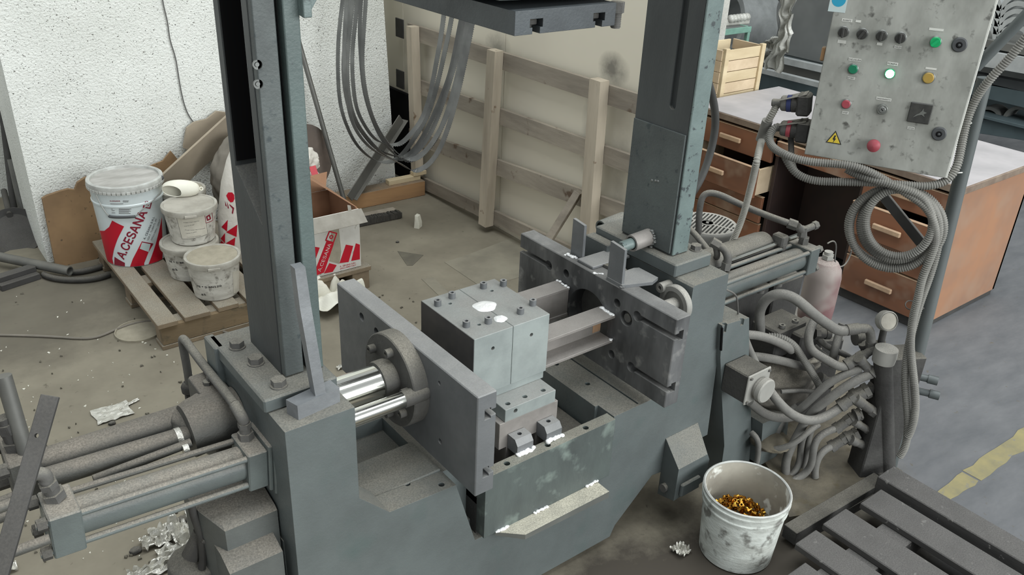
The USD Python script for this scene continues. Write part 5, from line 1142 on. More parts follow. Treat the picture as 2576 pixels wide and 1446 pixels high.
angf = math.atan2(-PC[1], -PC[0])
tabs = []
for k in range(26):
    a = angf - 1.6 + k * .125; q = np.array([PC[0] + (PRT + .006) * math.cos(a), PC[1] + (PRT + .006) * math.sin(a), PB_ + .372])
    tabs.append(place(box(-.008, .008, -.007, .006, -.002, .003, .001), q, (-math.sin(a), math.cos(a), 0), (0, 0, 1)))
obj('crimp_tabs', tabs, 'pail_rim', PA, kind='stuff')
CA_ = (PC, PB_, PRB, PRT, PH); rmid = (PRB + PRT) / 2
ANG0 = cone_pt(343, 560, *CA_)[0]
def uv(px, py, clampx=None):
    q = cone_pt(px, py, *CA_); return ((q[0] - ANG0) * rmid, q[1])
def T5(x, y): return (230 + x / 4.985, 390 + y / 4.985)
def art(P, m, name='red_stripe', lift=.0006, parent=PA, label=None):
    return obj(name, wrap(flatpoly(P), *CA_, ANG0, lift), m, parent, smooth=40, label=label)
u = lambda x, y: uv(*T5(x, y))
p1, p2, p3 = u(262, 820), u(412, 890), u(255, 1290)
art([u(262, 820), u(410, 893), u(330, 1050), u(285, 1180), u(262, 1300), (u(262, 1300)[0], .006), (u(200, 1100)[0] - .06, .006), (u(200, 1100)[0] - .055, u(205, 1000)[1]), (u(205, 960)[0] - .02, u(205, 960)[1]), u(225, 900)], 'print_red')
art([u(292, 1275), u(420, 1350), (u(415, 1370)[0], .005), (u(285, 1330)[0] - .004, .005)], 'print_maroon')
art([u(632, 1080), u(775, 1108), u(715, 1215), u(660, 1355), (u(660, 1360)[0], .004), (u(480, 1370)[0], .004), u(520, 1300)], 'print_red')
art([u(632, 1080), u(775, 1108), u(762, 1135), u(640, 1112)], 'print_maroon', lift=.0010)
art([u(880, 780), u(885, 1000), u(890, 1240), (u(885, 1300)[0], .004), (u(712, 1350)[0], .004), u(800, 1130), u(850, 930)], 'print_red')
art([u(634, 1092), u(740, 1115), u(714, 1213), u(606, 1172)], 'sticker_white', 'white_square', lift=.0014)
a0_, a1_ = u(405, 1312), u(700, 712)
obj('lettering', wrap(text2('A.CESANA', a0_, a1_, .03, True, height=.038), *CA_, ANG0, .0012, .006), 'print_maroon', PA, smooth=40, label='maroon company lettering running up the pail')
b0_, b1_ = u(672, 1058), u(790, 775)
obj('lettering', wrap(text2('A. CESANA S.R.L', b0_, b1_, .008), *CA_, ANG0, .0012, .006), 'ink_black', PA, smooth=40)
for k, t_ in enumerate(('VIA F. TURATI, 25', '20016 PERO - ITALY')):
    x = 712 + k * 42; obj('lettering', wrap(text2(t_, u(x, 1070), u(x + 105, 800 + k * 10), .006), *CA_, ANG0, .0012, .006), 'ink_grey', PA, smooth=40)
# emblem: open square with an inner mark
e_ = [u(640, 655), u(675, 570), u(757, 590), u(735, 672)]
ec = np.mean(np.array(e_), 0); e2 = [tuple(ec + (np.array(q) - ec) * .72) for q in e_]
from shapely.geometry import Polygon as SP
em = SP(e_).difference(SP(e2)); em = em.difference(SP([tuple(ec + (np.array(e_[1]) - ec) * 1.3), tuple(ec + (np.array(e_[2]) - ec) * .2), tuple(ec + (np.array(e_[1]) - ec) * .2)]).buffer(.001))
em = em.union(SP([tuple(ec + (np.array(q) - ec) * .3) for q in e_]))
obj('emblem', wrap(trimesh.util.concatenate([trimesh.creation.extrude_polygon(g_, .0003, engine='earcut') for g_ in getattr(em, 'geoms', [em])]), *CA_, ANG0, .0012, .006), 'print_maroon', PA, smooth=40)
# small data label
lb = [u(160, 540), u(500, 590), u(500, 740), u(150, 740)]
obj('lettering', wrap(text2('A.CESANA', u(232, 580), u(362, 580), .005, True, height=.0046), *CA_, ANG0, .0008, .006), 'print_maroon', PA, smooth=40)
rows = []
for y, x0, x1 in ((612, 240, 400), (648, 342, 470), (660, 342, 470), (678, 345, 500), (690, 345, 480), (704, 345, 495), (718, 345, 470), (732, 345, 490), (640, 245, 275), (655, 248, 268), (680, 250, 270), (698, 255, 292), (726, 255, 300), (575, 395, 468), (588, 395, 462)):
    q0, q1 = u(x0, y), u(x1, y); rows.append(flatpoly([(q0[0], q0[1]), (q1[0], q1[1]), (q1[0], q1[1] + .0022), (q0[0], q0[1] + .0022)]))
obj('small_print', wrap(trimesh.util.concatenate(rows), *CA_, ANG0, .0008, .01), 'ink_grey', PA, smooth=40, kind='stuff')
hl_ = [cone_pt(*T5(x, y), *CA_) for x, y in ((75, 480), (140, 620), (235, 755), (290, 768), (480, 768), (545, 762), (640, 670), (760, 560), (860, 440))]
def shell(q, off): rr = PRB + (PRT - PRB) * q[1] / PH + off; return np.array([PC[0] + rr * math.cos(q[0]), PC[1] + rr * math.sin(q[0]), PB_ + q[1]])
hp_ = [shell(q, .008) for q in hl_]
obj('wire_handle', tube(hp_, .0022, 8, .006), 'handle_wire', PA)
obj('handle_grip', tube(hp_[2:6], .0062, 14, .005), 'lock_dark', PA)
ear = shell(cone_pt(*T5(866, 285), *CA_), .004); obj('handle_ear', [trimesh.creation.icosphere(2, .011).apply_translation(ear)], 'lock_dark', PA)

# --- round tubs
def tub(name, label, c, zb, rb, rt, h, mb_, lid, group=None):
    t = thing(name, label, 'bucket', (*c, zb), group); o = (*c, zb)
    rr = lambda z: rb + (rt - rb) * z / h
    obj('tub_body', lathe([(0, 0), (rb - .005, 0), (rb, .005), (rr(h * .86), h * .86), (rr(h * .86) + .004, h * .865), (rr(h * .90) + .004, h * .90), (rr(h * .9), h * .905), (rt, h), (0, h)], o, n=64), mb_, t, smooth=35)
    obj('lid', lathe([(0, h - .002), (rt - .010, h - .002), (rt - .006, h + .004), (rt + .005, h + .004), (rt + .007, h - .004), (rt + .005, h - .020), (rt, h - .020), (rt, h - .006), (0, h - .006)][::-1], o, n=64), 'tub_rim', t, smooth=35)
    obj('lid_top', lathe([(0, h - .003), (rt - .009, h - .003), (rt - .008, h + .0015), (0, h + .002)], o, n=48), lid, t)
    a = math.atan2(-c[1], -c[0]); 
    q = np.array([c[0] + (rt + .006) * math.cos(a), c[1] + (rt + .006) * math.sin(a), zb + h - .012]); obj('lid_latch', place(box(-.025, .025, -.006, .004, -.002, .006, .001), q, (-math.sin(a), math.cos(a), 0), (0, 0, 1)), 'tub_lid', t)
    return t
cF = at(550, 738, z=.13); cF = (cF[0], cF[1] + .02)
TF = (cF, .13, .094, .113, .178)
T_F = tub('plastic_tub', 'front white plastic tub with a sandy lid, nearest the column on the pallet', *TF, 'tub_white', 'tub_sand')
c2 = at(487, 685, z=.13); T2 = ((c2[0], c2[1]), .13, .101, .122, .160)
T_2 = tub('plastic_tub', 'lower white plastic tub, carrying the tub with the scoop', *T2, 'tub_white', 'tub_lid')
c1_ = at(489, 600, z=.294); T1 = ((c1_[0], c1_[1] + .01), .294, .094, .115, .165)
T_1 = tub('plastic_tub', 'upper white plastic tub with a printed instruction panel, under the scoop', *T1, 'tub_white', 'tub_lid')
def lettering(T, par, specs, m='ink_black'):
    c, zb, rb, rt, h = T; rm = (rb + rt) / 2; A0 = math.atan2(-c[1], -c[0])
    for txt, pa, pb, hh in specs:
        qa, qb = cone_pt(*pa, c, zb, rb, rt, h), cone_pt(*pb, c, zb, rb, rt, h)
        if qa is None or qb is None: continue
        ua, ub = ((qa[0] - A0) * rm, qa[1]), ((qb[0] - A0) * rm, qb[1])
        obj('lettering', wrap(text2(txt, ua, ub, hh, hh > .008, height=hh), c, zb, rb, rt, h, A0, .0008, .006), m, par, smooth=40)
W2 = lambda x, y: (390 + x / 4.13, 430 + y / 4.13)
lettering(TF, T_F, (('TE * D BN120', W2(440, 1202), W2(690, 1198), .0085), ('81', W2(487, 1292), W2(532, 1290), .0085)))
lettering(T2, T_2, (('TE * D BN120', W2(150, 944), W2(394, 950), .0085), ('81', W2(185, 1032), W2(238, 1030), .0085)))
def panel(T, par, quad, m, name, lift=.0004):
    c, zb, rb, rt, h = T; rm = (rb + rt) / 2; A0 = math.atan2(-c[1], -c[0]); P = []
    for p in quad:
        q = cone_pt(*p, c, zb, rb, rt, h); P.append(((q[0] - A0) * rm, q[1]))
    return obj(name, wrap(flatpoly(P), c, zb, rb, rt, h, A0, lift, .01), m, par, smooth=40), P
def outline(T, par, quad, wd, m):
    c, zb, rb, rt, h = T; rm = (rb + rt) / 2; A0 = math.atan2(-c[1], -c[0]); P = []
    for p in quad:
        q = cone_pt(*p, c, zb, rb, rt, h); P.append(((q[0] - A0) * rm, q[1]))
    g = SP(P).exterior.buffer(wd); obj('printed_frame', wrap(trimesh.creation.extrude_polygon(g, .0003, engine='earcut'), c, zb, rb, rt, h, A0, .0009, .008), m, par, smooth=40)
panel(T1, T_1, [W2(222, 475), W2(510, 420), W2(545, 652), W2(283, 705)], 'paper_label', 'instruction_panel')
outline(T1, T_1, [W2(222, 475), W2(510, 420), W2(545, 652), W2(283, 705)], .0006, 'ink_grey')
for k, (tx_, x1) in enumerate((('Hermetisch schliessen', 450), ('Keep tops tightly', 460), ('Crema de gel', 410), ('Fixer bien fermement', 520), ('Temp 0 gela', 430), ('Toimia lukittu', 475))):
    y = 497 + k * 38; x0 = 290 + k * 8
    lettering(T1, T_1, ((tx_, W2(x0, y + 4), W2(x1, y - 16), .0034),), 'ink_grey')
outline(T1, T_1, [W2(516, 460), W2(590, 430), W2(600, 510), W2(528, 540)], .0012, 'print_maroon')
outline(T1, T_1, [W2(535, 475), W2(562, 460), W2(575, 495), W2(545, 510)], .003, 'print_maroon')
panel(TF, T_F, [W2(805, 1045), W2(900, 1005), W2(900, 1230), W2(815, 1275)], 'paper_label', 'paper_panel')
cG = at(560, 560, z=.13); cG = (1.15, 3.98)
T_G = tub('grey_tub', 'dull grey covered tub behind the white tubs', cG, .13, .095, .102, .30, 'tub_grey', 'tub_sand')
# scoop lying on the upper tub
sc_c = at(458, 474, z=.495); sv = np.array([-.93, .30, .10]); sv /= np.linalg.norm(sv)
SCP = thing('scoop', 'white plastic scoop lying on the upper tub', 'scoop', (sc_c[0], sc_c[1], .461))
def egg(r, l0, l1):
    tt = np.linspace(0, math.pi, 17); return [(r * math.sin(x) ** .75 if 0 < x < math.pi else 0, (l0 + l1) / 2 - (l1 - l0) / 2 * math.cos(x)) for x in tt]
eg = MT(lathe(egg(.040, -.075, .085), sc_c, sv, 40)) - MT(lathe(egg(.036, -.066, .083), sc_c, sv, 36))
fr_ = np.cross(sv, (0, 0, 1)); fr_ = fr_ if fr_ @ (CAM - sc_c) > 0 else -fr_
cutc = MT(lathe(egg(.034, -.05, .06), sc_c + sv * .055 + fr_ * .038 - np.array([0, 0, .010]), sv, 32))
obj('scoop_bowl', eg - cutc, 'paper_sheet', SCP, smooth=45)
obj('hanging_eye', [trimesh.creation.torus(.007, .003).apply_transform(trimesh.transformations.rotation_matrix(1.2, (1, 0, 0))).apply_translation(sc_c - sv * .082)], 'paper_sheet', SCP)

# --- red and white paper sack standing behind the tubs
sb = at(585, 622, z=.13)
BG = thing('paper_sack', 'tall slim white paper sack with red triangles, half hidden by the left column', 'sack', (1.42, 3.92, .13))
sk = []
cS = np.array([1.385, 3.80])
for k, (z, rx, ry) in enumerate(((0, .135, .10), (.02, .145, .11), (.2, .135, .10), (.36, .105, .08), (.46, .075, .055), (.53, .045, .03), (.56, .03, .02))):
    a = np.linspace(0, 2 * math.pi, 40, endpoint=False); w = 1 + .05 * np.sin(4 * a + k)
    sk.append(np.c_[cS[0] + .02 * z + rx * w * np.cos(a), cS[1] + ry * w * np.sin(a), np.full(40, .13 + z)])
def loft(rings, closed=True):
    n = len(rings[0]); v = np.vstack(rings); i, j = np.meshgrid(np.arange(len(rings) - 1), np.arange(n), indexing='ij')
    q = np.stack([i * n + j, i * n + (j + 1) % n, (i + 1) * n + (j + 1) % n, (i + 1) * n + j], -1).reshape(-1, 4)
    f = np.vstack([q[:, [0, 1, 2]], q[:, [0, 2, 3]]]); m = len(v); v = np.vstack([v, rings[0].mean(0), rings[-1].mean(0)]); k = np.arange(n); e = (len(rings) - 1) * n
    f = np.vstack([f, np.stack([np.full(n, m), (k + 1) % n, k], 1), np.stack([np.full(n, m + 1), e + k, e + (k + 1) % n], 1)]); return trimesh.Trimesh(v, f, process=False)
SKM = loft(sk); obj('sack_body', SKM, 'bag_white', BG, smooth=50)
def on_mesh(M_, px, py, lift=.0015):
    o = CAM[None]; d = ray(px, py)[None]; loc, _, tri = M_.ray.intersects_location(o, d / np.linalg.norm(d), multiple_hits=False)
    return None if len(loc) == 0 else loc[0] - d[0] / np.linalg.norm(d) * lift
def decal(M_, poly, m, name, par, lift=.0015, step=5.):
    """printed patch following a curved surface: sample inside the outline, drop each sample on the surface"""
    from shapely.geometry import Polygon
    g = Polygon(poly); mm = trimesh.creation.extrude_polygon(g, .1, engine='earcut'); top = mm.vertices[:, 2] > .05
    fs = [f for f in mm.faces if top[f].all()]; v2, f2 = trimesh.remesh.subdivide_to_size(np.array(mm.vertices), np.array(fs), step, max_iter=10)
    P = [on_mesh(M_, x, y, lift) for x, y in v2[:, :2]]
    keep = [f for f in f2 if all(P[i] is not None for i in f)]
    if not keep: return
    idx = sorted({i for f in keep for i in f}); mp_ = {i: k for k, i in enumerate(idx)}
    obj(name, (np.array([P[i] for i in idx]), np.array([[mp_[i] for i in f][::-1] for f in keep])), m, par, smooth=True)
for tri in (((573, 553), (571, 582), (557, 571)), ((569, 584), (597, 565), (595, 596)), ((566, 586), (555, 600), (566, 612)), ((568, 612), (592, 597), (590, 618)), ((556, 604), (564, 612), (553, 616))):
    decal(SKM, tri, 'print_red', 'red_triangle', BG)
decal(SKM, [(569, 492), (574, 484), (584, 484), (589, 490), (590, 500), (586, 508), (580, 509), (574, 503)], 'print_red', 'red_blob', BG)
def zoff(pts): return pts
for poly in ([(566, 505), (571, 520), (567, 517)], [(571, 505), (576, 524), (573, 524)], [(577, 513), (589, 523), (586, 538), (583, 536), (585, 525), (578, 517)]):
    decal(SKM, poly, 'print_maroon', 'lettering', BG)
# crumpled dusty bag behind
bb = bump_mesh(trimesh.creation.icosphere(4, 1), .16, 2.4, 12); bb.apply_scale((.20, .10, .23)); bb.apply_translation((1.56, 4.18, .36))
single('crumpled_bag', bb, 'tub_grey', 'crumpled grey paper bag between the board and the red and white sack', 'bag', smooth=True)

# --- open cardboard box on a small pallet, right of the left column
mat('tub_grey_light', s(150, 146, 137), s(132, 128, 119), rough=.85, scale=14)
XB0, XB1, YB0, YB1, ZB0, ZB1 = 1.505, 1.757, 3.36, 3.66, .12, .415
P2_ = thing('wooden_pallet', 'small dark pallet under the cardboard box', 'pallet', (1.65, 3.5, 0))
for k in range(3): obj('deck_board', box(1.497, 1.80, 3.34 + k * .125, 3.44 + k * .125, .095, .118, .002), 'pallet_wood', P2_)
for x in (1.50, 1.70): obj('bearer', box(x, x + .09, 3.345, 3.69, .0, .095, .002), 'pallet_wood', P2_)
CBX = thing('cardboard_box', 'opened cardboard box printed white and red behind the left column', 'box', (1.56, 3.51, ZB0))
th = .006
obj('front_wall', box(XB0, XB1, YB0, YB0 + th, ZB0, ZB1, .001), 'cardboard_white', CBX)
obj('back_wall', box(XB0, XB1, YB1 - th, YB1, ZB0, ZB1, .001), 'cardboard', CBX)
obj('side_wall', box(XB1 - th, XB1, YB0 + th, YB1 - th, ZB0, ZB1, .001), 'cardboard', CBX)
obj('side_wall', box(XB0, XB0 + th, YB0 + th, YB1 - th, ZB0, ZB1, .001), 'cardboard', CBX)
obj('box_floor', box(XB0 + th, XB1 - th, YB0 + th, YB1 - th, ZB0, ZB0 + th, .001), 'cardboard', CBX)
def slab(P, th_, m, name, par, label=None):
    P = np.array([np.asarray(p, float) for p in P]); n_ = np.cross(P[1] - P[0], P[2] - P[0]); n_ /= np.linalg.norm(n_)
    return obj(name, hull(np.vstack([P, P + n_ * th_])), m, par, label=label)
slab([(XB0, YB0 - .001, ZB1), (XB1 + .012, YB0 - .001, ZB1), (XB1 + .02, YB0 - .045, ZB1 - .055), (XB0, YB0 - .045, ZB1 - .055)], .004, 'tub_grey_light', 'front_flap', CBX)
slab([(XB0, YB1, ZB1), (XB1 - .02, YB1, ZB1), at(822, 432, y=3.70), at(770, 445, y=3.70)], .004, 'cardboard', 'back_flap', CBX)
slab([(XB1 - .003, YB0 + .02, ZB1), (XB1 - .003, YB1, ZB1), (XB1 - .13, YB1 - .02, ZB1 + .11), (XB1 - .15, YB1 - .10, ZB1 + .115)], .004, 'cardboard', 'side_flap', CBX)
fy = YB0
def fdecal(pts, m, name, lift=.0008, par=CBX):
    P = [at(x, y, y=fy) for x, y in pts]; return obj(name, prism([(p[0], p[2]) for p in P], 'y', fy - lift - .0005, fy - lift + .0002), m, par)
D5 = lambda x, y: (500 + x / 3, 400 + y / 3)
def fd(pts, m, name, lift=.0008): return fdecal([D5(x, y) for x, y in pts], m, name, lift)
fd([(838, 655), (912, 668), (868, 790), (835, 860)], 'print_red', 'red_stripe')
fd([(965, 615), (1020, 635), (945, 855), (880, 880), (862, 880)], 'print_red', 'red_stripe')
fd([(985, 785), (1040, 800), (1010, 850), (945, 862)], 'print_red', 'red_stripe')
fd([(1110, 645), (1165, 655), (1130, 775), (1062, 785)], 'print_red', 'red_stripe')
fd([(1185, 635), (1215, 645), (1215, 755), (1150, 768)], 'print_red', 'red_stripe')
tq0, tq1 = at(*D5(918, 850), y=fy), at(*D5(1000, 640), y=fy)
tx_ = text2('A.CESANA', (tq0[0], tq0[2]), (tq1[0], tq1[2]), .02, height=.017); tv_ = np.array(tx_.vertices)
obj('lettering', trimesh.Trimesh(np.c_[tv_[:, 0], fy - .0016 - tv_[:, 2], tv_[:, 1]], tx_.faces[:, ::-1], process=False), 'cardboard_white', CBX, smooth=False)
lg_ = [at(*D5(x, y), y=fy) for x, y in ((958, 612), (985, 545), (1040, 560), (1015, 630))]
lp2 = SP([(p[0], p[2]) for p in lg_]); lg2 = lp2.exterior.buffer(.003).union(lp2.centroid.buffer(.010).difference(lp2.centroid.buffer(.005)))
lm = trimesh.util.concatenate([trimesh.creation.extrude_polygon(g_, .0004, engine='earcut') for g_ in getattr(lg2, 'geoms', [lg2])]); lv = np.array(lm.vertices)
obj('emblem', trimesh.Trimesh(np.c_[lv[:, 0], fy - .0012 - lv[:, 2], lv[:, 1]], lm.faces[:, ::-1], process=False), 'print_red', CBX, smooth=False)
fd([(960, 480), (1050, 455), (1075, 700), (1060, 790), (985, 770), (1000, 560)], 'tub_sand', 'tape_strip', .0004)
tq0, tq1 = at(*D5(1065, 815), y=fy), at(*D5(1185, 785), y=fy)
for k, t_ in enumerate(('A. CESANA S.R.L', '20016 PERO ITALY')):
    tx_ = text2(t_, (tq0[0], tq0[2] - .012 * k), (tq1[0], tq1[2] - .012 * k), .006, height=.007); tv_ = np.array(tx_.vertices)
    obj('lettering', trimesh.Trimesh(np.c_[tv_[:, 0], fy - .0012 - tv_[:, 2], tv_[:, 1]], tx_.faces[:, ::-1], process=False), 'print_red', CBX, smooth=False)
fd([(1120, 345), (1145, 350), (1165, 470), (1140, 485)], 'tub_lid', 'tape_strip', .0012)
wb_ = bump_mesh(trimesh.creation.icosphere(4, 1), .2, 2.6, 21); wb_.apply_scale((.16, .07, .09)); wb_.apply_translation((1.72, 4.02, .44))
single('white_sack', [wb_, box(1.58, 1.86, 3.96, 4.10, .0, .40, .02)], 'bag_white', 'white sack with a red stripe showing above the cardboard box', 'sack', smooth=50)
q = at(790, 432, y=3.93); single('red_sack_tag', place(box(-.018, .018, -.03, .03, 0, .002, .0005), q, (1, 0, .1), (0, .4, 1)), 'print_red', 'small red tag on the white sack above the cardboard box', 'tag')

# --- sheets and boards against the pillar
def sheet(name, pix, y, th_, m, label, cat):
    P = [at(px, py, y=y) for px, py in pix]; return single(name, prism([(p[0], p[2]) for p in P], 'y', y, y + th_), m, label, cat)
sheet('fibreboard_panel', [(106, 500), (118, 493), (150, 482), (172, 476), (188, 478), (195, 460), (215, 447), (236, 446), (300, 470), (300, 600), (236, 658), (218, 668), (160, 668), (140, 668)], 4.36, .02, 'fibreboard', 'brown fibreboard sheet with a torn top edge leaning on the pillar behind the pail', 'board')
sheet('dark_board', [(300, 450), (410, 405), (430, 380), (480, 440), (470, 560), (300, 600)], 4.395, .012, 'fibreboard', 'brown board mostly hidden behind the pail', 'board')
sheet('plasterboard_piece', [(462, 367), (470, 322), (488, 308), (520, 300), (545, 280), (580, 284), (600, 300), (600, 400), (520, 400), (462, 372)], 4.40, .015, 'plasterboard', 'broken grey-brown plasterboard piece behind the slanting board', 'board')
pA, pB2 = at(420, 452, y=4.25), at(575, 318, y=4.33)
single('slanting_board', bar(at(400, 485, y=4.22), at(600, 300, y=4.34), .012, .17, up=(.6, 0, .8)), 'plasterboard', 'wide grey board leaning diagonally behind the pail', 'board')
dc = at(770, 400, y=4.32)
single('round_sheet', prism([(dc[0] + .155 * math.cos(a), dc[2] + .20 * math.sin(a)) for a in np.linspace(-.9, math.pi + .9, 24)], 'y', 4.31, 4.322), 'dark_sheet', 'dark rounded sheet behind the cardboard box', 'sheet')
single('thin_stick', cyl(at(768, 425, y=4.0), at(772, 383, y=4.1), .006, 10), 'dark_sheet', 'short thin stick standing out of the white sack', 'stick')
single('steel_rod', cyl(at(866, 505, y=4.18), at(733, 40, y=4.40), .0135, 20), 'steel_grey', 'long round steel rod leaning on the white pillar', 'rod')
LB = thing('angle_iron', 'grey steel angle bar leaning across the corner of the pillar', 'bar', at(890, 480, y=4.25))
l0_, l1_ = at(884, 500, y=4.25), at(1013, 300, y=4.40)
obj('flange', bar(l0_, l1_, .006, .085, up=(.8, 0, .6)), 'steel_grey', LB)
obj('flange', bar(l0_ + (-.028, -.03, .02), l1_ + (-.028, -.03, .02), .06, .006, up=(.8, 0, .6)), 'steel_grey', LB)
bm0, bm1 = at(870, 533, z=0), at(1075, 490, z=0)
bdir = (bm1 - bm0) / np.linalg.norm(bm1 - bm0); bn = np.array([-bdir[1], bdir[0], 0])
single('timber_beam', place(box(-.25, np.linalg.norm(bm1 - bm0) - .015, 0, .10, 0, .095, .003), bm0, bdir, bn), 'wood_beam', 'brown squared timber lying on the floor before the pillar', 'beam')
ob0 = at(983, 470, z=.095); single('wood_offcut', [place(box(0, .22, 0, .045, 0, .03, .002), ob0 + bn * .02, bdir, bn), place(box(.17, .26, -.005, .04, .03, .055, .002), ob0 + bn * .02, bdir, bn)], 'wood_light', 'pale wood offcut with a nailed block lying on the timber beam', 'wood')
h0, h1 = at(902, 572, z=.0), at(1018, 548, z=.0); hd = (h1 - h0); hl2 = np.linalg.norm(hd); hd /= hl2; hn = np.array([-hd[1], hd[0], 0])
BR = thing('broom_head', 'dark bristled broom head lying on the floor by the timber', 'broom', h0)
obj('wooden_back', place(box(-.02, hl2 - .03, .045, .085, 0, .045, .003), h0, hd, hn), 'wood_grey', BR)
g = np.random.default_rng(3); bri = []
for k in range(54):
    x = -.015 + k * (hl2 + .0) / 54
    bri.append(place(box(-.0035, .0035, -.002, .046, .002 + g.uniform(0, .004), .036 + g.uniform(0, .008), .0005), h0 + hd * x + np.array([0, 0, 0]), hd + hn * g.normal(0, .06), hn))
obj('bristles', bri, 'bristle', BR, kind='stuff')
pc_ = at(1058, 572, z=0); pcx = np.array([.82, .57, 0])
single('white_clip', hull([pc_ + pcx * x + np.array([-.57, .82, 0]) * y + np.array([0, 0, z]) for x, y, z in ((-.022, 0, 0), (.022, 0, 0), (-.024, .03, 0), (.024, .03, 0), (-.024, .02, .05), (.024, .02, .05), (-.02, .0, .03), (.02, .0, .03), (-.016, .028, .075), (.016, .028, .075), (-.018, .01, .07), (.018, .01, .07))]), 'paper_sheet', 'small white plastic piece standing on the floor near the fence', 'plastic piece')

# --- wooden fence panel leaning on the back wall
FE = thing('wooden_fence', 'grey wooden frame of posts and rails leaning against the beige wall', 'fence', (2.72, 3.4, 0))
XF = 2.72
def post(pt, pb, w, m='wood_post', dpt=.055):
    a, b = at(*pt, x=XF - .045), at(*pb, x=XF - .045)
    return obj('post', hull([(XF - .045 - dpt / 2, a[1] - w / 2, a[2]), (XF - .045 - dpt / 2, a[1] + w / 2, a[2]), (XF - .018, a[1] - w / 2, a[2]), (XF - .018, a[1] + w / 2, a[2]),
                             (XF - .045 - dpt / 2, b[1] - w / 2, max(b[2], 0)), (XF - .045 - dpt / 2, b[1] + w / 2, max(b[2], 0)), (XF - .018, b[1] - w / 2, max(b[2], 0)), (XF - .018, b[1] + w / 2, max(b[2], 0))]), m, FE)
post((1038, 66), (1050, 440), .055); post((1246, 126), (1222, 565), .068); post((1508, 200), (1478, 610), .072)
def rail(pix, w):
    z = [at(px, py, x=XF)[2] for px, py in pix]; y = [at(px, py, x=XF)[1] for px, py in pix]
    sl = (z[1] - z[0]) / (y[1] - y[0]); yA, yB = 4.47, 2.42; zA = z[0] + sl * (yA - y[0]); zB = z[0] + sl * (yB - y[0])
    obj('rail', hull([(XF - .016, yA, zA), (XF + .006, yA, zA), (XF - .016, yB, zB), (XF + .006, yB, zB), (XF - .016, yA, zA - w), (XF + .006, yA, zA - w), (XF - .016, yB, zB - w), (XF + .006, yB, zB - w)]), 'wood_grey', FE)
T9 = lambda x, y: (900 + x / 2.41, y / 2.41)
rail([T9(880, 312), T9(1420, 478)], .088)
rail([T9(862, 652), T9(1370, 832)], .085)
rail([T9(850, 962), T9(1340, 1135)], .088)
rail([T9(430, 1085), T9(1160, 1425)], .075)
for x, y in ((255, 170), (258, 480)):
    p = at(*T9(x, y), x=XF - .02); obj('steel_plate', box(XF - .024, XF - .017, p[1] - .045, p[1] + .045, p[2] - .055, p[2] + .055, .002), 'dark_iron', FE)
st0, st1 = at(*T9(1170, 1440), x=2.50), at(*T9(1335, 1160), x=XF - .06)
obj('strut', bar(at(1378, 608, x=2.56), at(1456, 482, x=XF - .05), .035, .06, up=(.7, 0, .7)), 'wood_grey', FE)

# --- band saw blades hanging in loops before the pillar
BW0 = at(868, 180, y=4.12); BW1 = np.array([2.36, 3.80, BW0[2]])
bd = BW1 - BW0; bd[2] = 0; bd /= np.linalg.norm(bd); bnrm = np.array([bd[1], -bd[0], 0])
def blade_pt(px, py, off): return on(px, py, BW0 + bnrm * off, bnrm)
BL_ = [(((868, -60), (862, 0), (852, 90), (850, 180), (856, 260), (870, 310), (895, 360), (930, 395), (962, 407), (1000, 398), (1040, 350), (1075, 290), (1105, 190), (1125, 100), (1140, 20), (1150, -60)), .0),
       (((885, -60), (880, 0), (868, 100), (864, 180), (872, 250), (890, 300), (920, 345), (950, 375), (985, 390), (1020, 392), (1060, 350), (1095, 280), (1130, 190), (1150, 100), (1165, 20), (1172, -60)), .02),
       (((892, -60), (888, 0), (878, 100), (874, 190), (884, 270), (905, 320), (940, 365), (975, 395), (1010, 402), (1050, 380), (1090, 320), (1120, 240), (1150, 140), (1165, 60), (1178, -40)), .035),
       (((902, -60), (898, 0), (893, 60), (886, 140), (890, 230), (900, 280), (920, 320), (945, 350), (975, 362), (1005, 361), (1030, 340), (1065, 290), (1095, 170), (1112, 70), (1122, -40)), .05),
       (((912, -60), (908, 0), (905, 80), (908, 150), (915, 220), (930, 280), (955, 340), (985, 380), (1020, 402), (1055, 392), (1100, 340), (1140, 230), (1165, 120), (1180, 20), (1186, -60)), .065),
       (((922, -60), (920, 0), (914, 90), (912, 160), (920, 230), (940, 300), (968, 350), (1000, 385), (1035, 400), (1070, 380), (1115, 310), (1150, 210), (1172, 110), (1190, 20), (1196, -60)), .08),
       (((875, -60), (872, 0), (866, 120), (870, 220), (888, 310), (925, 365), (965, 392), (1000, 408), (1030, 425), (1050, 428), (1085, 405), (1120, 340), (1150, 240), (1176, 120), (1194, 20), (1200, -60)), .095)]
nm7 = ['outermost on the left', 'second from the left', 'third from the left', 'with the highest loop', 'fifth from the left', 'nearest the fence at the top', 'with the lowest loop']
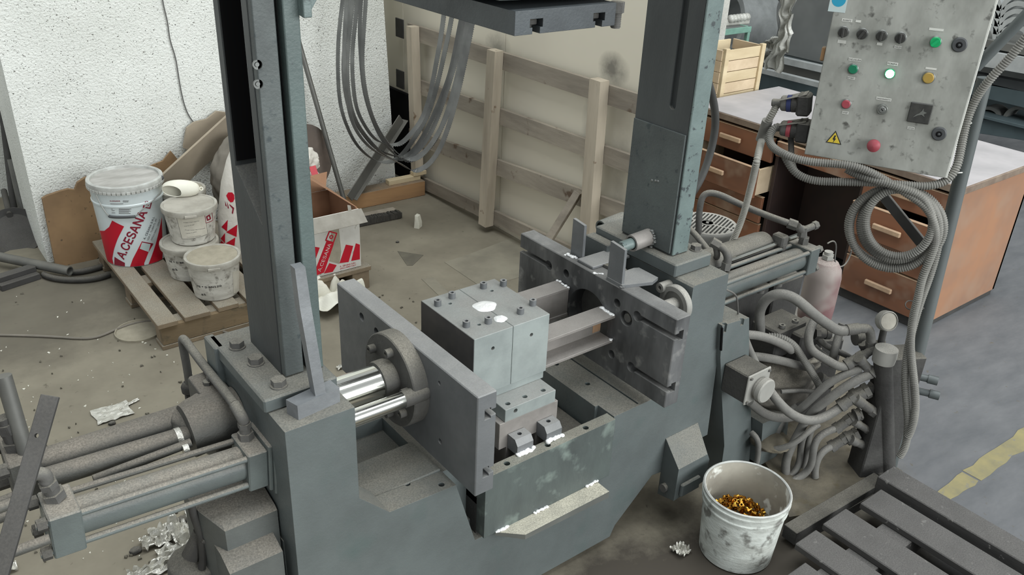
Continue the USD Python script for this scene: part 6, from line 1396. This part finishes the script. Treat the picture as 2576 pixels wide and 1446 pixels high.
for k, (pts, off) in enumerate(BL_):
    P = spline([blade_pt(px, py, off + .03 * (i / len(pts))) for i, (px, py) in enumerate(pts)], .011)
    wd = bnrm * .42 + bd * (.9 + .1 * math.sin(2.3 * k)) + np.array([0, 0, .2 * math.sin(k)])
    t = thing('saw_blade', f'thin toothed band saw blade hanging in a loop, {nm7[k]}', 'saw blade', (P[:, 0].mean(), P[:, 1].mean(), P[:, 2].min()), 'band saw blades hanging before the pillar')
    obj('blade', ribbon(P, .028, .0014, wd), 'saw_blade', t)
    tg = np.gradient(P, axis=0); tg /= np.linalg.norm(tg, axis=1, keepdims=True); W3 = np.broadcast_to(wd, P.shape) - tg * (tg @ wd)[:, None]; W3 /= np.linalg.norm(W3, axis=1, keepdims=True)
    v, f = [], []
    for i in range(len(P)):
        b0 = P[i] + W3[i] * .0138; n0 = len(v); nn = np.cross(tg[i], W3[i]) * .0007
        v += [b0 - tg[i] * .0045 - nn, b0 + tg[i] * .0045 - nn, b0 + W3[i] * .0045 + tg[i] * .003, b0 - tg[i] * .0045 + nn, b0 + tg[i] * .0045 + nn]; f += [[n0, n0 + 1, n0 + 2], [n0 + 4, n0 + 3, n0 + 2], [n0 + 1, n0 + 4, n0 + 2], [n0 + 3, n0, n0 + 2]]
    obj('teeth', (np.array(v), np.array(f)), 'saw_blade', t, smooth=False, kind='stuff')

single('black_board', box(2.725, 2.752, 4.47, 4.84, 0, .56, .002), 'hole_black', 'added black sheet standing in for the dark gap between pillar and beige wall', 'board')  # added black sheet: the shade of the gap as a solid thing
# --- far left corner
single('hanging_wire', tube([at(x, y, y=4.425) for x, y in ((408, -20), (413, 20), (422, 60), (428, 100), (440, 140), (449, 190), (458, 240), (470, 280), (488, 308))], .003, 8), 'ink_grey', 'thin grey wire running down the white pillar', 'wire')
single('steel_pole', cyl(at(44, 600, y=5.0), at(4, 260, y=5.3), .018, 16), 'dark_iron', 'dark pole leaning against the far left wall', 'pole')
single('steel_pole', cyl(at(78, 620, y=4.85), at(30, 400, y=4.98) , .022, 16), 'steel_grey', 'grey pole right beside the side of the pillar', 'pole')
SHV = thing('shovel', 'dark round shovel standing with its blade on the floor left of the pillar', 'shovel', at(40, 620, z=0))
sc = at(38, 585, y=4.75); dn = np.array([-.12, -.75, .65]); dn /= np.linalg.norm(dn)
obj('shovel_blade', lathe([(0, 0), (.10, .004), (.128, .022), (.130, .022), (.103, -.002), (0, -.006)][::-1], sc, dn, 40), 'dark_iron', SHV)
obj('handle', cyl(sc + (0, .05, .08), at(10, 480, y=5.05), .015, 16), 'dark_iron', SHV)
rp0, rp1 = at(-30, 640, z=.06), at(176, 682, z=.045)
PI_ = MT(cyl(rp0, rp1, .023, 28)); dpi = (rp1 - rp0) / np.linalg.norm(rp1 - rp0)
single('steel_pipe', PI_ - MT(cyl(rp1 - dpi * .1, rp1 + dpi * .01, .018, 24)), 'steel_grey', 'hollow grey pipe lying on the floor at the left edge', 'pipe')
single('rubber_hose', tube([at(x, y, z=.016) for x, y in ((110, 690), (150, 702), (200, 704), (240, 700), (275, 690))], .015, 12), 'dark_rubber', 'curved dark rubber hose on the floor beside the pallet', 'hose')
single('rubber_hose', tube([at(x, y, z=.016) for x, y in ((178, 684), (220, 680), (262, 668), (275, 662))], .015, 12), 'dark_rubber', 'short dark hose end just below the fibreboard sheet', 'hose')
bk = at(47, 712, z=0); single('iron_block', [place(box(-.09, .09, -.035, .035, 0, .03, .002), bk, (.97, .25, 0), (-.25, .97, 0)), place(box(-.085, .085, -.03, .02, .03, .055, .002), bk + (0, .03, 0), (.97, .25, 0), (-.25, .97, 0))], 'dark_iron', 'dark flat iron block on the floor by the left edge', 'block')
single('floor_cable', tube([at(x, y, z=.006 if x < 400 else .02 if x < 480 else .008) for x, y in ((-20, 842), (60, 844), (150, 848), (230, 850), (270, 838), (320, 818), (380, 806), (430, 802), (480, 806), (540, 825), (600, 845))], .0055, 10), 'tub_grey', 'thin grey cable winding across the floor before the pallet', 'cable')
ld = at(350, 834, z=0); single('tub_cover', lathe([(0, .004), (.092, .004), (.094, .010), (.098, .010), (.098, 0), (0, 0)][::-1], ld, (0, 0, 1), 48), 'tub_sand', 'round dusty tub cover lying on the floor at the pallet corner', 'lid')
ps = at(822, 757, z=0)
def crumple(c, rx, ry, h, seed, n=26, rot=0., fq=3.2):
    g = np.random.default_rng(seed); X_, Y_ = np.meshgrid(np.linspace(-1, 1, n), np.linspace(-1, 1, n)); ang = np.arctan2(Y_, X_); rad_ = 1 - .22 * meshkit.noise(np.stack([np.cos(ang) * 2 + seed, np.sin(ang) * 2, ang * 0], -1), seed)
    zz = np.abs(meshkit.noise(np.stack([X_ * fq + seed, Y_ * fq, X_ * 0], -1), seed) - .5) * 2 * h + .3 * h * meshkit.noise(np.stack([X_ * 1.3, Y_ * 1.3, X_ * 0 + seed], -1), seed)
    x = X_ * rx * rad_; y = Y_ * ry * rad_; co, si = math.cos(rot), math.sin(rot)
    v = np.stack([c[0] + x * co - y * si, c[1] + x * si + y * co, c[2] + .002 + zz], -1).reshape(-1, 3); f = []
    for i in range(n - 1):
        for j in range(n - 1): k = i * n + j; f += [[k, k + 1, k + n + 1], [k, k + n + 1, k + n]]
    f = np.array(f); return (np.vstack([v, v - (0, 0, .0015)]), np.vstack([f, f[:, ::-1] + len(v)]))
single('crumpled_paper', crumple(at(838, 768, z=0), .14, .11, .11, 3, 34, rot=.3, fq=1.9), 'paper_sheet', 'crumpled sheet of white paper on the floor behind the left platen', 'paper', smooth=False)
single('foil_scrap', crumple(at(858, 927, z=0), .02, .014, .012, 5, 8), 'foil', 'tiny bright foil scrap beside the left column foot', 'scrap', smooth=False)
single('torn_paper', [crumple(at(283, 1040, z=0), .07, .055, .008, 6, 14), crumple(at(325, 1018, z=0), .045, .010, .006, 7, 10, rot=.3)], 'foil', 'thin pale torn scrap on the floor left of the main cylinder', 'scrap', smooth=False)
FO = [(395, 1365, .05, .03, .03, 8), (430, 1345, .06, .05, .03, 9), (475, 1345, .06, .07, .05, 10), (455, 1395, .07, .05, .04, 11), (395, 1435, .09, .03, .03, 12), (500, 1300, .04, .05, .03, 13), (20, 1438, .03, .02, .02, 15)]
for k, (px, py, rx, ry, h, sd) in enumerate(FO):
    single('foil_scrap', crumple(at(px, py, z=0), rx, ry, h, sd, 18), 'foil', ['small crumpled foil scrap left of the foil heap', 'crumpled foil scrap in the middle of the foil heap', 'largest crumpled foil scrap beside the dark valve', 'crumpled foil scrap under the largest one', 'long foil scrap at the bottom edge', 'foil scrap tucked behind the dark valve', 'foil scrap in the bottom left corner'][k], 'scrap', group='foil scraps on the floor', smooth=False)
g = np.random.default_rng(17); flakes = []
def flake(x, y, r, h):
    a = np.sort(g.uniform(0, 2 * math.pi, 6)); return hull([(x + r * math.cos(t) * g.uniform(.5, 1), y + r * math.sin(t) * g.uniform(.5, 1), z) for t in a for z in (0.0, h * g.uniform(.5, 1))])
for k in range(120):
    px, py = g.uniform(0, 640), g.uniform(720, 1440)
    q = at(px, py, z=0); 
    if q[1] > 1.9 or q[0] < .35: flakes.append(flake(q[0], q[1], g.uniform(.002, .008), .004))
single('floor_flakes', flakes, 'paper_sheet', 'pale flakes and crumbs scattered over the dusty floor', 'debris', kind='stuff', smooth=False)
peb = []
for k in range(100):
    px, py = (g.uniform(0, 640), g.uniform(700, 1440)) if k < 65 else (g.uniform(880, 1100), g.uniform(720, 960))
    q = at(px, py, z=0); peb.append(flake(q[0], q[1], g.uniform(.003, .010), .008))
single('floor_grit', peb, 'screed_dark', 'dark grit and crumbs scattered over the dusty floor', 'debris', kind='stuff', smooth=False)
for px, py, r, lb_ in ((342, 1384, .018, 'dark pebble beside the foil'), (282, 1064, .013, 'dark pebble below the torn scrap'), (460, 1308, .022, 'brown clod near the dark valve'), (1000, 608, .010, 'dark crumb on the floor between broom and chip')):
    m_ = bump_mesh(trimesh.creation.icosphere(2, 1), .25, 2, 3); m_.apply_scale((r, r * .8, r * .6)); m_.apply_translation(at(px, py, z=r * .5)); single('pebble', m_, 'dusty_dark_iron', lb_, 'pebble', smooth=True)

# ================================================================== FOREGROUND
# bars standing in the lower left corner
f0, f1 = at(127, 995, y=1.22), at(-15, 1490, y=1.10)
FB_ = thing('flat_bar', 'dark flat steel bar with a small hole crossing the lower left corner', 'bar', f1)
fbv = (f1 - f0) / np.linalg.norm(f1 - f0); fl_ = np.linalg.norm(f1 - f0)
hx_ = at(104, 1097, y=1.195)
fm = MT(box(0, fl_ + .3, -.0125, .0125, -.004, .004, .001)) - MC('z', (np.linalg.norm(hx_ - f0), -.002), .0032, -.02, .02, 14)
wdir = np.array([.93, -.2, .30])
obj('bar', place(tm(fm), f0, fbv, wdir), 'dark_iron', FB_)
single('angled_pipe', cyl(at(8, 945, y=1.74), at(78, 1180, y=1.70), .0155, 20), 'steel_grey', 'shiny grey pipe rising behind the flat bar at the left edge', 'pipe')
# pump motor under the left cylinder
LM = thing('pump_box', 'dusty rounded grey cover under the left cylinder beside the machine', 'cover', (.46, 1.56, 0))
x0, x1 = .415, .528
YF = 1.47
c8 = [(at(565, 1330, y=YF), at(697, 1278, y=YF))]
za = at(565, 1330, y=YF)[2]
X0_, X1_ = at(565, 1330, y=YF)[0], at(697, 1278, y=YF)[0]
obj('cover', hull([(X0_, YF, 0.1), (X1_, YF, 0.1), (X0_, YF, za - .008), (X1_, YF, za - .008), (X0_, YF + .012, za), (X1_, YF + .012, za), (X0_ - .03, YF + .07, za + .012), (X1_ - .0, YF + .07, za + .012), (X0_ - .035, YF + .16, za + .005), (X1_, YF + .16, za + .005), (X0_ - .035, YF + .16, .1), (X1_, YF + .16, .1)]), 'cover_grey', LM)
yb = YF - .05; q0_, q1_ = at(590, 1440, y=yb), at(712, 1392, y=yb)
obj('cover_base', hull([(q0_[0] - .01, yb, q0_[2]), (q1_[0], yb, q0_[2]), (q0_[0] - .01, yb, 0), (q1_[0], yb, 0), (q0_[0] - .01, YF + .16, 0), (q1_[0], YF + .16, 0), (q0_[0] - .01, YF, q0_[2] + .018), (q1_[0], YF, q0_[2] + .018), (q0_[0] - .01, YF + .16, q0_[2] + .01), (q1_[0], YF + .16, q0_[2] + .01)]), 'cover_grey', LM)
DV = thing('drain_valve', 'black valve with a thin lever hanging below the left cylinder', 'valve', at(490, 1400, y=1.55))
obj('valve_hose', tube([at(482, 1270, y=1.55), at(492, 1310, y=1.55), at(505, 1350, y=1.55), at(510, 1400, y=1.55), at(508, 1430, y=1.55)], .0085, 12), 'dark_rubber', DV)
obj('valve_hose', tube([at(515, 1265, y=1.57), at(520, 1300, y=1.57), at(522, 1340, y=1.56)], .008, 12), 'dark_rubber', DV)
obj('lever', [bar(at(508, 1360, y=1.54), at(530, 1365, y=1.54), .008, .008), cyl(at(480, 1400, y=1.58), at(510, 1340, y=1.58), .022, 16)], 'dusty_dark_iron', DV)
bm2 = bump_mesh(trimesh.creation.icosphere(3, 1), .2, 2, 5); bm2.apply_scale((.07, .07, .05)); bm2.apply_translation(at(500, 1425, y=1.60)); obj('valve_body', bm2, 'dusty_iron', DV, smooth=True)
# hand tool standing on the left headstock: a ladle-like bar welded to a block
TL = thing('bar_tool', 'grey square bar fixed upright in a block, set on the left headstock', 'tool', (.61, 1.43, .859))
bA, bB, bC, bD = at(719, 1005, z=.895), at(748, 1021, z=.895), at(854, 975, z=.895), at(830, 955, z=.895)
obj('tool_block', hull([tuple(p) for p in (bA, bB, bC, bD)] + [(p[0], p[1], .859) for p in (bA, bB, bC, bD)]), 'tool_steel' if 'tool_steel' in MATS else 'bare_steel', TL)
tb_, tt_ = at(803, 985, z=.895), None
ty_ = tb_[1]
tops = at(748, 668, y=ty_ + .01)
mid = at(762, 770, y=ty_ + .008)
obj('upright_bar', [hull([(tops[0] - .010, ty_ + .00, tops[2]), (tops[0] + .012, ty_ + .00, tops[2] - .002), (tops[0] - .010, ty_ + .022, tops[2]), (tops[0] + .012, ty_ + .022, tops[2]), (mid[0] - .010, ty_ + .0, mid[2]), (mid[0] + .014, ty_ + .0, mid[2]), (mid[0] - .010, ty_ + .024, mid[2]), (mid[0] + .014, ty_ + .024, mid[2])]),
                    hull([(mid[0] - .010, ty_ + .0, mid[2] + .001), (mid[0] + .014, ty_ + .0, mid[2] + .001), (mid[0] - .010, ty_ + .024, mid[2] + .001), (mid[0] + .014, ty_ + .024, mid[2] + .001), (tb_[0] - .014, ty_ - .012, .89), (tb_[0] + .010, ty_ - .012, .89), (tb_[0] - .014, ty_ + .012, .89), (tb_[0] + .010, ty_ + .012, .89)])], 'tool_steel' if 'tool_steel' in MATS else 'bare_steel', TL)
# handle tube welded to the right column and a second grip behind
yT = 1.60
s0, s1_ = at(1588, 612, y=yT), at(1650, 590, y=yT); s1_ = np.array([1.800, s1_[1], s0[2] + (s1_[2] - s0[2])]); sdv = (s1_ - s0) / np.linalg.norm(s1_ - s0)
TG = obj('socket_tube', MT(cyl(s0, s1_, .0255, 32)) - MT(cyl(s0 - sdv * .02, s0 + sdv * .10, .020, 28)), 'beam_steel', MACH)
obj('pin', cyl(s0 - sdv * .045, s0 + sdv * .05, .0165, 24), 'column_paint', TG)
weld([s1_ + (-.006, -.012, .024), s1_ + (-.006, -.026, .0), s1_ + (-.006, -.014, -.024)], .006, 10, TG, m='rim_grey', seed=41)
yT = 1.90
s0, s1_ = at(1512, 574, y=yT), at(1568, 552, y=yT)
TG2 = obj('socket_tube', MT(cyl(s0, s1_, .027, 28)) - MT(cyl(s0 - (s1_ - s0) * .2, s0 + (s1_ - s0) * .5, .021, 28)), 'machine_paint', MACH)
# pallet in the lower right
PR_ = thing('wooden_pallet', 'dark worn pallet boards in the lower right corner', 'pallet', (2.25, .7, 0))
g = np.random.default_rng(23)
for k, (a, b, ye) in enumerate(((2.428, 2.525, 1.02), (2.277, 2.398, .985), (2.09, 2.215, .998), (1.945, 2.05, .995), (1.80, 1.905, .93), (1.64, 1.76, .89), (1.49, 1.60, .86))):
    zt_ = .10 if k else .115
    obj('deck_board', box(a, b, -.25, ye, zt_ - .024 if k else 0.0, zt_, .003), 'pallet_dark', PR_)
for k, ye in enumerate((.80, .30, -.2)):
    obj('bearer', box(1.49, 2.425, ye, ye + .10, .0, .076, .002), 'pallet_dark', PR_)
obj('floor_rail', bar(at(1992, 1352, z=.02), at(2205, 1232, z=.02), .045, .04), 'dusty_dark_iron', HU)
# white bucket of brass fittings
BC = np.array(at(1848, 1380, z=0)); bh, brb, brt = .245, .112, .129
BK = thing('white_bucket', 'splashed white plastic bucket holding brass fittings in the foreground', 'bucket', BC)
rr = lambda z: brb + (brt - brb) * z / bh
pr_ = [(0, 0), (brb - .006, 0), (brb, .006), (rr(.195), .195), (rr(.195) + .004, .197), (rr(.20) + .004, .201), (rr(.205), .204), (rr(.222), .222), (rr(.222) + .005, .224), (rr(.23) + .005, .229), (rr(.232), .232), (brt, bh - .003), (brt + .002, bh), (brt - .003, bh + .001)]
pin = [(brt - .005, bh - .002), (rr(.15) - .004, .15), (rr(.02) - .004, .02), (0, .016)]
obj('bucket_wall', lathe(pr_, BC, n=72), 'bucket_white', BK, smooth=40)
wall_in = lathe(pin, BC, n=72); obj('bucket_inside', wall_in, 'bucket_inner', BK, smooth=40)
obj('rim', lathe([(brt - .0045, bh - .004), (brt + .003, bh - .004), (brt + .0035, bh), (brt - .0005, bh + .0025), (brt - .0045, bh)], BC, n=72), 'pail_rim', BK, smooth=40)
FT0 = None
mat('brass_fill', s(150, 104, 40), rough=.35, metal=1.)
zf = .142
pos = []
g = np.random.default_rng(31)
ctr_ = at(1860, 1281, z=.16)
tries = 0
while len(pos) < 210 and tries < 9000:
    tries += 1
    a, r = g.uniform(0, 2 * math.pi), math.sqrt(g.uniform(0, 1)); 
    x = ctr_[0] + .088 * r * math.cos(a); y = ctr_[1] + .078 * r * math.sin(a)
    if math.hypot(x - BC[0], y - BC[1]) > rr(.15) - .022: continue
    z = .132 + .040 * (1 - r * r) - (.0 if len(pos) % 3 else .012) + g.uniform(-.003, .006)
    if all((x - q[0]) ** 2 + (y - q[1]) ** 2 + (z - q[2]) ** 2 > .0152 ** 2 for q in pos): pos.append((x, y, z))
obj('packed_scrap', lathe([(0, .02), (rr(.02) - .006, .02), (rr(.10) - .006, .10), (rr(.10) * .6, .112), (0, .138)], BC, n=48), 'oil_tray', BK)
first = None
for k, q in enumerate(pos):
    label = 'small bright brass fitting in the white bucket'; grp = 'brass fittings in the white bucket'
    rx, ry, rz_ = g.uniform(-80, 80), g.uniform(-80, 80), g.uniform(0, 360)
    if first is None:
        first = thing('brass_fitting', label, 'fitting', q, grp)
        UsdGeom.Xformable(stage.GetPrimAtPath(first)).AddRotateXYZOp().Set(Gf.Vec3f(rx, ry, rz_))
        ORIG[first] = np.zeros(3)
        obj('hex_nut', MT(hexa((0, 0, -.0045), (0, 0, .003), .0078)) - MC('z', (0, 0), .0038, -.02, .02, 12), 'brass', first)
        obj('stem', MT(cyl((0, 0, .003), (0, 0, .0105), .0055, 14)) - MC('z', (0, 0), .0038, -.02, .02, 12), 'brass', first)
    else:
        p2 = numbered('/World/brass_fitting'); x = UsdGeom.Xform.Define(stage, p2)
        x.AddTranslateOp().Set(Gf.Vec3d(*q)); x.AddRotateXYZOp().Set(Gf.Vec3f(rx, ry, rz_))
        x.GetPrim().GetReferences().AddInternalReference(Sdf.Path(first)); x.GetPrim().SetInstanceable(True)
        tagp(x.GetPrim(), label, 'fitting', grp)
# clear plastic scrap and stains on the floor
single('clear_scrap', crumple(at(1712, 1390, z=0), .03, .025, .03, 33, 14), 'foil', 'shiny crumpled scrap on the floor under the foot guard', 'scrap', smooth=False)
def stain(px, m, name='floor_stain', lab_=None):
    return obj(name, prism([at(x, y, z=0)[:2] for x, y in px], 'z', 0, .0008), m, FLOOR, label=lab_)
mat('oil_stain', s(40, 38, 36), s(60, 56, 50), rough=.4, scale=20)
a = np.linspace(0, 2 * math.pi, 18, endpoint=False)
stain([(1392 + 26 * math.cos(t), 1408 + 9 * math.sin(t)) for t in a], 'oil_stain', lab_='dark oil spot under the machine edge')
